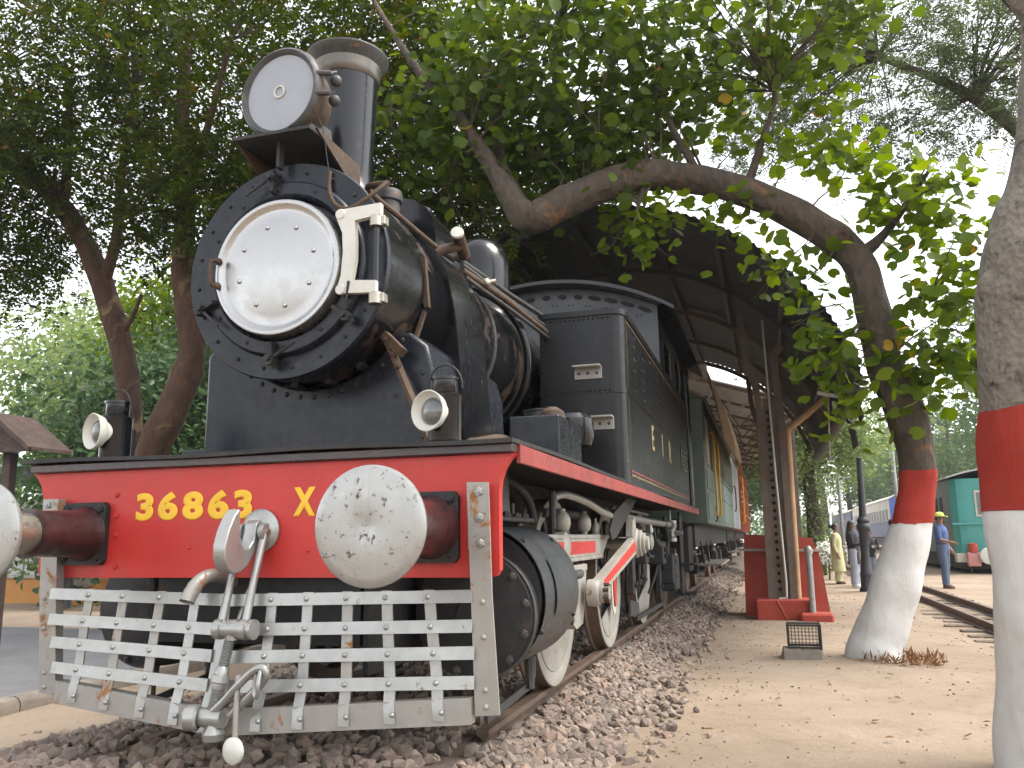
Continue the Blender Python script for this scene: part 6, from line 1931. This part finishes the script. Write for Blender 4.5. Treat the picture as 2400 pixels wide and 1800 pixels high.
# --- ivy clad tree and blossom shrub beyond the trough
iv = thing('ivy_tree', (3.95, 26, GZ), 'bright green tree with ivy on its trunk beyond the shed column', 'tree')
trunk('trunk', [(3.95, 26, GZ - .1, .28), (3.95, 26, 1.5, .24), (3.9, 26, 3, .2), (4.1, 26, 5, .14), (4.3, 26, 7, .07)], 'bark', iv, 5, 12, .06, 19)
rgD = np.random.default_rng(9)
spray_crown('crown', in_ellipsoids([((4.3, 26, 5.2), (1.9, 1.9, 1.9), 170), ((3.4, 25.6, 3.7), (1.1, 1.1, 1.0), 60), ((5.4, 26, 3.9), (1.3, 1.2, .9), 60), ((3.3, 26, 6.4), (1.2, 1.2, 1.1), 45)], rgD), rgD, 26, .30, .17, 'leaf_pale', iv)
ivc = np.array([(3.95 + .26 * math.cos(t) - .02, 26 + .26 * math.sin(t), z) for z in np.linspace(-.1, 2.8, 32) for t in rgD.uniform(3.1, 6.3, 3)])
spray_crown('ivy', ivc, rgD, 8, .10, .13, 'leaf_pale', iv)
limbs(iv, 'twig', [(4.1, 26, 5), (3.9, 26, 3), (4.3, 26, 7)], in_ellipsoids([((4.3, 26, 5), (1.8, 1.8, 2), 40)], rgD), rgD, 1, .03, 9)
bl = thing('blossom_shrub', (4.1, 22.8, GZ), 'low shrub covered in white blossom behind the red trough', 'shrub')
G().tube([(4.1, 22.9, GZ), (4.12, 22.9, .2), (4.0, 22.9, .7)], [.03, .02, .01], 6).build('stem', 'twig', bl)
spray_crown('blossom', in_ellipsoids([((4.12, 22.8, .55), (.42, .4, .40), 40)], rgD), rgD, 12, .07, .09, 'petal', bl)
spray_crown('foliage', in_ellipsoids([((4.05, 22.9, .45), (.6, .45, .5), 40)], rgD), rgD, 10, .10, .10, 'leaf_mid', bl)

# --- bushes and trees behind on the left
def bush(name, c, r_, n, per, L, mat, label, seed, cat='bush', group=None, stem=True):
    rg = np.random.default_rng(seed)
    t = thing(name, (c[0], c[1], GZ), label, cat, group)
    spray_crown('foliage', in_ellipsoids([(c, r_, n), ((c[0] + r_[0] * .35, c[1], c[2] + r_[2] * .4), (r_[0] * .6, r_[1] * .6, r_[2] * .5), n // 3)], rg, .45), rg, per, .32, L, mat, t)
    g = G()
    for k in range(4):
        a = k * 1.6
        g.tube([(c[0] + .15 * math.cos(a), c[1] + .15 * math.sin(a), GZ), (c[0] + r_[0] * .3 * math.cos(a), c[1] + r_[1] * .3 * math.sin(a), c[2] * .6), (c[0] + r_[0] * .6 * math.cos(a), c[1] + r_[1] * .6 * math.sin(a), c[2] + r_[2] * .4)], [.07, .05, .02], 6)
    g.build('stems', 'twig', t, 60)
    return t
bush('waxy_bush', (-12.3, 12.3, 2.9), (2.5, 1.8, 3.0), 230, 24, .21, 'leaf_bush', 'big dark waxy-leaved bush between the far lamp and the two leaning trunks', 31)
bush('tall_bush', (-10.6, 14.2, 4.0), (2.3, 1.8, 3.6), 220, 24, .20, 'leaf_bush', 'tall dark bush closing the gap beside the smokebox', 32)
bush('fresh_bush', (-14.6, 17, 7.6), (2.4, 1.8, 2.0), 110, 22, .24, 'leaf_bright', 'fresh green shrub top rising above the waxy bush', 33)
bush('low_bush', (-15.5, 14.5, 1.3), (1.8, 1.2, 1.5), 70, 20, .16, 'leaf_pale', 'pale low bush beside the white wall', 34)

def far_tree(c, h, r_, mat, label, seed, n=150, L=.42, group='far trees'):
    rg = np.random.default_rng(seed)
    x, y = c
    t = thing('far_tree', (x, y, GZ), label, 'tree', group)
    trunk('trunk', [(x, y, GZ - .1, .035 * h), (x + .1, y, h * .25, .028 * h), (x - .1, y + .1, h * .5, .018 * h), (x, y, h * .8, .008 * h)], 'bark', t, 4, 10, .06, seed)
    vols = [((x, y, h * .66), (r_, r_, h * .34), n)]
    for k in range(5):
        a = rg.uniform(0, 6.3)
        vols.append(((x + .7 * r_ * math.cos(a), y + .7 * r_ * math.sin(a), h * rg.uniform(.38, .9)), (r_ * .5, r_ * .5, h * .16), n // 5))
    spray_crown('crown', in_ellipsoids(vols, rg, .5), rg, 24, .45, L, mat, t)
    return t
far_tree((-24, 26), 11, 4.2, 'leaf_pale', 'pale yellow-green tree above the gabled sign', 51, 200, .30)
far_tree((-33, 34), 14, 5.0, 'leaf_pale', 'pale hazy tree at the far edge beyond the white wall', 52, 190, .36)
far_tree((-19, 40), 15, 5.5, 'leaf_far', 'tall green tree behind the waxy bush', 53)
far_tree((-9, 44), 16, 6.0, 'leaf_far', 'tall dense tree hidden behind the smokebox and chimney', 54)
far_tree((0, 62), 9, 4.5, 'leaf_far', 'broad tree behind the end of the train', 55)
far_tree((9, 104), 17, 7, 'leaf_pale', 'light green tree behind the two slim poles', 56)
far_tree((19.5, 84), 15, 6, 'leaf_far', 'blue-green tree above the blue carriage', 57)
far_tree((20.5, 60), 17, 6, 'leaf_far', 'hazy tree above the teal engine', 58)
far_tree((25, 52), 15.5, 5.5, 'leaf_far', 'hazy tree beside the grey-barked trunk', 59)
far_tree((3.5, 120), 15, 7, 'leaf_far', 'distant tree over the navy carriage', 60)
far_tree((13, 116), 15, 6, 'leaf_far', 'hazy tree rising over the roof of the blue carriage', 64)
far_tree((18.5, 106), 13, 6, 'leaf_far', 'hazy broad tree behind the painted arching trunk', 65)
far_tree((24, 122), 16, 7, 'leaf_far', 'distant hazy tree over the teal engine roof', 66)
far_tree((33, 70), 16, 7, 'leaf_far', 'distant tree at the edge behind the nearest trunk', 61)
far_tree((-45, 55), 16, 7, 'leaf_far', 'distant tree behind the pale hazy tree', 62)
far_tree((-16, 22), 10.5, 3.6, 'leaf_mid', 'leafy green tree glimpsed between the leaning trunks', 63, 190, .26)
pt = thing('pale_forked_tree', (-23, 21, GZ), 'bare pale forked trunk above the gabled sign', 'tree')
trunk('trunk', [(-22.4, 21, GZ - .1, .3), (-22.2, 21, 2.4, .26), (-21.7, 21, 4.3, .22), (-21.1, 21, 5.6, .16), (-20.9, 21, 7.2, .09)], 'bark_grey', pt, 5, 12, .05, 71)
trunk('limb', [(-21.5, 21, 4.8, .12), (-20.9, 21, 5.5, .09), (-19.8, 21, 6.0, .06), (-18.6, 21, 6.5, .03)], 'bark_grey', pt, 5, 10, .05, 72)
trunk('limb', [(-21.4, 21, 5.0, .12), (-21.5, 21, 6.2, .09), (-21.6, 21, 7.4, .05)], 'bark_grey', pt, 5, 10, .05, 73)
rgE = np.random.default_rng(77)
spray_crown('crown', in_ellipsoids([((-21, 21.5, 9), (2.8, 2, 1.8), 80)], rgE), rgE, 18, .4, .2, 'leaf_pale', pt)

# undergrowth on the right side, far
ug = G()
rgF = np.random.default_rng(41)
uc = np.column_stack([rgF.uniform(1.9, 5.6, 140), rgF.uniform(44, 62, 140), rgF.uniform(-.2, 1.6, 140)])
p, d, nr, LL = spray_pts(uc, rgF, 22, .5, .3)
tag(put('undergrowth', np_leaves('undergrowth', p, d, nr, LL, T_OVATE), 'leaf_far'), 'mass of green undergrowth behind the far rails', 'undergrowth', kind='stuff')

# fallen leaves on the sand, each a thing one could pick up; kept as one scatter
rgG = np.random.default_rng(19)
n = 130
fp_ = np.column_stack([rgG.uniform(1.5, 5.2, n), rgG.uniform(.6, 16, n), np.full(n, GZ + .03)])
tag(put('fallen_leaves', np_leaves('fallen_leaves', fp_, rgG.normal(size=(n, 3)) * np.array([1, 1, .15]), np.array([0, 0, 1.0]) + rgG.normal(size=(n, 3)) * .3, rgG.uniform(.03, .075, n), T_OVATE), MAT.setdefault('deadleaf', leafmat('dry_brown_leaf', (0.11, 0.055, 0.025), (0.22, 0.13, 0.06), None, .1, .8))), 'dry brown leaves scattered over the sand', 'leaves', kind='stuff')
# dry grass litter at the foot of the arching tree, weeds by the rail
n = 420
a_ = rgG.uniform(0, 6.3, n); rr2 = rgG.uniform(.12, .38, n)
fp_ = np.column_stack([3.74 + rr2 * np.cos(a_) * 1.1, 6.25 + rr2 * np.sin(a_), np.full(n, GZ + .01)])
tag(put('dry_grass', np_leaves('dry_grass', fp_, rgG.normal(size=(n, 3)) * .5 + np.array([0, 0, .55]), rgG.normal(size=(n, 3)), rgG.uniform(.06, .14, n), T_NEEDLE), MAT['deadleaf']), 'tuft of dry grass litter at the foot of the arching tree', 'grass', kind='stuff')

# grit and small stones trodden into the sand
gr = random.Random(88)
VV = []; FF = []; off = 0
for _ in range(1300):
    y = gr.uniform(.2, 17)
    x = gr.choice((1.6 + abs(gr.gauss(0, .35)), gr.uniform(1.5, 5.0)))
    s_ = gr.uniform(.004, .011) * gr.choice((1, 1, 1.6))
    k = gr.randrange(10)
    Rm = np.array(Euler((gr.uniform(0, 6.3), gr.uniform(-.5, .5), gr.uniform(0, 6.3))).to_matrix())
    VV.append(svert[k] @ Rm.T * s_ + np.array((x, y, gh(x, y) + s_ * .2))); FF.append(sface[k] + off); off += len(svert[k])
me = bpy.data.meshes.new('grit')
me.from_pydata(np.concatenate(VV).tolist(), [], np.concatenate(FF).tolist())
tag(put('grit', me, 'stone'), 'fine stone grit trodden into the sand', 'grit', kind='stuff')

# ------------------------------------------------------------------ people (local frame: feet at origin, facing -Y)
MAT['skin'] = paint('brown_skin', (0.27, 0.145, 0.085), 0.55, var=0.08, scale=6, bmp=0.0)
MAT['hair'] = paint('black_hair', (0.012, 0.010, 0.010), 0.4, var=0.2, scale=20, bmp=0.1)
def cloth(name, col, rough=.85): 
    MAT[name] = paint(name, col, rough, var=0.14, scale=9, bmp=0.35)
cloth('cream_cotton', (0.50, 0.46, 0.26)); cloth('black_cotton', (0.022, 0.022, 0.026)); cloth('grey_trouser', (0.30, 0.32, 0.38))
cloth('blue_shirt', (0.06, 0.10, 0.23)); cloth('denim', (0.075, 0.105, 0.165)); cloth('lime_cap', (0.52, 0.62, 0.12)); cloth('white_shoe', (0.62, 0.62, 0.62))
cloth('brown_shoe', (0.10, 0.05, 0.03)); cloth('navy_trouser', (0.03, 0.035, 0.06))

def loft(rings, n=14):
    """rings of (cx, cy, z, rx, ry)"""
    g = G()
    P = []; F = []
    for (cx, cy, z, rx, ry) in rings:
        for k in range(n):
            t = 2 * math.pi * k / n
            P.append((cx + rx * math.cos(t), cy + ry * math.sin(t), z))
    m = len(rings)
    for i in range(m - 1):
        for k in range(n):
            F.append((i * n + k, i * n + (k + 1) % n, (i + 1) * n + (k + 1) % n, (i + 1) * n + k))
    F.append(tuple(range(n))); F.append(tuple(range((m - 1) * n, m * n)))
    return g.add(P, F)

def person(loc, yaw, H, label, armL, armR, top, topmat, legmat, shoemat, hair, stance=((.09, 0), (-.09, 0)), group='visitors beside the train', extra=None):
    """armL/armR: (elbow, wrist) offsets; one skinned body, clothes as children"""
    t = thing('person', loc, label, 'person', group)
    s = H / 1.70
    Mx = Matrix.Translation(loc) @ Matrix.Rotation(yaw, 4, 'Z') @ Matrix.Scale(s, 4)
    base = Matrix.Translation(-Vector(loc))
    def addg(g, name, mat, smooth=60):
        g.v = [tuple(Mx @ Vector(v)) for v in g.v]
        return g.build(name, mat, t, smooth)
    (lx, ly), (rx, ry) = stance
    V = []; Rr = []; Ed = []
    def vert(p, r_, par=None):
        V.append(Vector(p)); Rr.append(r_)
        if par is not None:
            Ed.append((par, len(V) - 1))
        return len(V) - 1
    pel = vert((0, 0, .95), .115)
    wst = vert((0, .0, 1.10), .105, pel)
    chs = vert((0, .01, 1.28), .125, wst)
    nk0 = vert((0, .015, 1.42), .075, chs)
    nk1 = vert((0, .0, 1.49), .052, nk0)
    hd0 = vert((0, -.012, 1.565), .078, nk1)
    hd1 = vert((0, -.006, 1.63), .086, hd0)
    hd2 = vert((0, .004, 1.685), .062, hd1)
    for (fx, fy, sg_) in ((lx, ly, 1), (rx, ry, -1)):
        hip = vert((sg_ * .085, 0, .89), .09, pel)
        kn = vert((fx * .95, fy * .5 - .02, .50), .058, hip)
        an = vert((fx, fy + .02, .09), .040, kn)
        vert((fx * 1.05, fy - .10, .035), .034, an)
    hands = []
    for (el, wr, sg_) in ((armL[0], armL[1], 1), (armR[0], armR[1], -1)):
        sh = vert((sg_ * .165, .015, 1.385), .056, chs)
        e = vert((sg_ * .165 + el[0], .015 + el[1], 1.385 + el[2]), .040, sh)
        w = vert((V[e].x + wr[0], V[e].y + wr[1], V[e].z + wr[2]), .027, e)
        dv = (V[w] - V[e]).normalized()
        pm = vert(V[w] + dv * .06, .030, w)
        for k in range(4):
            off_ = Vector((0, .018 * (k - 1.5), 0)) if abs(dv.z) > .6 else Vector((0, 0, .018 * (1.5 - k)))
            f1 = vert(V[pm] + dv * .05 + off_, .010, pm)
            vert(V[f1] + dv * (.045 - .006 * abs(k - 1.5)) + Vector((0, -.012, -.006)), .008, f1)
        th = vert(V[w] + dv * .05 + Vector((-sg_ * .012, -.034, .004)), .011, w)
        vert(V[th] + dv * .035 + Vector((0, -.01, 0)), .009, th)
        hands.append((sh, e, w))
    me = bpy.data.meshes.new('body')
    me.from_pydata([tuple(Mx @ v) for v in V], Ed, [])
    bo = put('body', me, 'skin', t)
    sm_ = bo.modifiers.new('skin', 'SKIN')
    lay = me.skin_vertices
    lay = me.skin_vertices[0] if len(me.skin_vertices) else None
    if lay is None:
        bm = bmesh.new(); bm.from_mesh(me); bm.verts.layers.skin.verify(); bm.to_mesh(me); bm.free()
        lay = me.skin_vertices[0]
    for i, sv in enumerate(lay.data):
        sv.radius = (Rr[i] * s, Rr[i] * s)
        sv.use_root = (i == pel)
    sub = bo.modifiers.new('subsurf', 'SUBSURF'); sub.levels = 1; sub.render_levels = 1
    # face
    g = G(); g.prism([(-.012, -.098, 1.575), (.012, -.098, 1.575), (.004, -.100, 1.615), (-.004, -.100, 1.615)], (0, .03, 0)); g.ball((0, -.105, 1.578), .013, 8, 6)
    addg(g, 'nose', 'skin')
    for sg_ in (1, -1):
        addg(G().ball((sg_ * .032, -.083, 1.612), .011, 8, 6), 'eye', 'hair')
        addg(G().ball((sg_ * .088, .0, 1.595), .022, 8, 6, (.4, .7, 1.2)), 'ear', 'skin')
    addg(G().ball((0, -.088, 1.545), .018, 8, 6, (1.2, .4, .35)), 'mouth', 'pinkbox')
    # shoes and trousers
    for (fx, fy) in ((lx, ly), (rx, ry)):
        addg(loft([(fx, fy - .04, .0, .045, .125), (fx, fy - .04, .03, .047, .128), (fx, fy - .02, .065, .044, .10), (fx, fy + .02, .10, .042, .055)], 12), 'shoe', shoemat)
    if legmat:
        wide = 1.25 if legmat in ('grey_trouser', 'cream_cotton') else 1.0
        for (fx, fy, sg_) in ((lx, ly, 1), (rx, ry, -1)):
            addg(loft([(fx, fy + .015, .075, .062 * wide, .070 * wide), (fx * .98, fy * .8 + .01, .25, .066 * wide, .074 * wide), (fx * .95, fy * .5 - .01, .50, .076 * wide, .082 * wide), (sg_ * .09, 0, .80, .098, .108), (sg_ * .06, .0, .93, .115, .125), (sg_ * .05, .0, 1.0, .11, .12)]), 'trouser_leg', legmat)
    # top
    if top == 'kurta':
        addg(loft([(0, .0, .36, .235, .20), (0, 0, .55, .215, .185), (0, 0, .85, .185, .16), (0, 0, 1.05, .15, .135), (0, 0, 1.25, .165, .145), (0, .01, 1.36, .175, .125), (0, .015, 1.425, .12, .09), (0, .01, 1.455, .065, .065)], 20), 'kurta', topmat)
    else:
        addg(loft([(0, 0, .86, .165, .145), (0, 0, 1.0, .155, .14), (0, 0, 1.12, .148, .132), (0, 0, 1.27, .170, .148), (0, .01, 1.365, .178, .125), (0, .015, 1.425, .125, .09), (0, .012, 1.465, .068, .066)], 18), 'shirt', topmat)
    for (sh, e, w) in hands:
        long_ = top != 'polo'
        a, b, c_ = V[sh], V[e], V[w]
        pts = [a + Vector((0, 0, .01)), a.lerp(b, .5), b] + ([b.lerp(c_, .5), b.lerp(c_, .85)] if long_ else [])
        addg(G().tube(pts, [.070, .062, .052, .047, .043][:len(pts)], 12), 'sleeve', topmat)
    # hair
    if hair == 'short':
        addg(loft([(0, .022, 1.56, .085, .085), (0, .018, 1.62, .093, .092), (0, .010, 1.68, .086, .088), (0, .008, 1.72, .055, .058), (0, .008, 1.732, .01, .01)]), 'hair', 'hair')
    elif hair == 'bun':
        addg(loft([(0, .026, 1.55, .078, .075), (0, .020, 1.62, .092, .090), (0, .010, 1.68, .086, .088), (0, .008, 1.72, .055, .058), (0, .008, 1.732, .01, .01)]), 'hair', 'hair')
        addg(G().ball((0, .125, 1.64), .055), 'hair_bun', 'hair')
    elif hair == 'long':
        addg(loft([(0, .10, 1.02, .10, .04), (0, .105, 1.20, .125, .055), (0, .085, 1.40, .12, .07), (0, .045, 1.54, .105, .085), (0, .022, 1.62, .098, .095), (0, .010, 1.68, .088, .09), (0, .008, 1.725, .055, .058), (0, .008, 1.737, .01, .01)]), 'hair', 'hair')
    if extra:
        extra(addg)
    return t
down = ((.06, .02, -.28), (.02, -.06, -.25))
downR = ((-.06, .02, -.28), (-.02, -.06, -.25))
def scarf(addg):
    addg(loft([(-.02, .12, .42, .07, .03), (-.04, .15, .9, .09, .03), (-.05, .14, 1.25, .10, .035), (-.03, .06, 1.42, .11, .05), (0, .0, 1.46, .09, .08)], 12), 'dupatta', 'cream_cotton')
person((4.22, 20.9, GZ), R(78), 1.58, 'woman in a pale yellow kurta with her hair in a bun', ((.05, .0, -.29), (-.02, -.10, -.23)), ((-.05, .04, -.29), (.0, -.08, -.24)), 'kurta', 'cream_cotton', 'cream_cotton', 'brown_shoe', 'bun', extra=scarf)
person((4.50, 19.4, GZ), R(72), 1.62, 'woman in black with long hair and pale grey trousers beside the lamp post', ((.05, -.06, -.27), (-.05, -.20, .02)), ((-.05, -.06, -.27), (.06, -.20, .0)), 'shirt', 'black_cotton', 'grey_trouser', 'white_shoe', 'long',
       extra=lambda addg: addg(loft([(0, 0, .60, .17, .15), (0, 0, .9, .165, .147), (0, 0, 1.0, .16, .145)], 16), 'tunic_hem', 'black_cotton'))
def badge(addg):
    addg(G().lathe([(0, 0), (.05, 0), (.05, .008), (0, .01)], (.06, -.150, 1.18), (0, -1, 0), 14), 'badge', 'white')
person((4.98, 20.2, GZ), R(8), 1.42, 'child in a dark jacket with a white badge half behind the lamp post', ((.07, -.02, -.27), (-.08, -.16, .06)), ((-.07, -.02, -.27), (.07, -.16, .04)), 'shirt', 'black_cotton', 'grey_trouser', 'white_shoe', 'short', extra=badge)
def cap(addg):
    addg(loft([(0, .0, 1.645, .100, .105), (0, .0, 1.69, .098, .102), (0, .0, 1.735, .07, .075), (0, .0, 1.752, .02, .02)], 16), 'cap', 'lime_cap')
    addg(G().prism([(.085, -.06, 1.648), (.06, -.17, 1.638), (-.06, -.17, 1.638), (-.085, -.06, 1.648)], (0, 0, .014)), 'cap_peak', 'lime_cap')
    addg(loft([(0, 0, 1.0, .16, .142), (0, 0, 1.035, .158, .142)], 16), 'belt', 'brown_shoe')
person((6.48, 19.0, GZ), R(60), 1.76, 'man in a blue shirt, jeans and a lime cap beside the narrow track', ((.07, .02, -.28), (.0, -.12, -.22)), ((-.05, -.05, -.27), (.02, -.22, -.06)), 'polo', 'blue_shirt', 'denim', 'brown_shoe', 'short', ((.10, .02), (-.10, -.04)), extra=cap)
person((5.55, 20.0, GZ), R(100), 1.66, 'person in dark trousers and white shoes hidden behind the white trunk', down, downR, 'shirt', 'black_cotton', 'navy_trouser', 'white_shoe', 'short', ((.10, -.22), (-.10, .24)))

# ------------------------------------------------------------------ haze between here and the far trees
HAZE = 0.0005
if HAZE:
    g = G().box(-90, 90, -25, 160, GZ - 1.0, 20.5)
    hz = tag(g.build('haze', None, smooth=0), 'thin pale haze in the air over the whole yard', 'haze', kind='stuff')
    m = bpy.data.materials.new('haze_air'); m.use_nodes = True
    n = m.node_tree.nodes; n.clear()
    v = n.new('ShaderNodeVolumePrincipled')
    v.inputs['Color'].default_value = (0.88, 0.93, 0.97, 1)
    v.inputs['Density'].default_value = HAZE
    v.inputs['Anisotropy'].default_value = 0.2
    o_ = n.new('ShaderNodeOutputMaterial')
    m.node_tree.links.new(v.outputs[0], o_.inputs['Volume'])
    hz.data.materials.append(m)
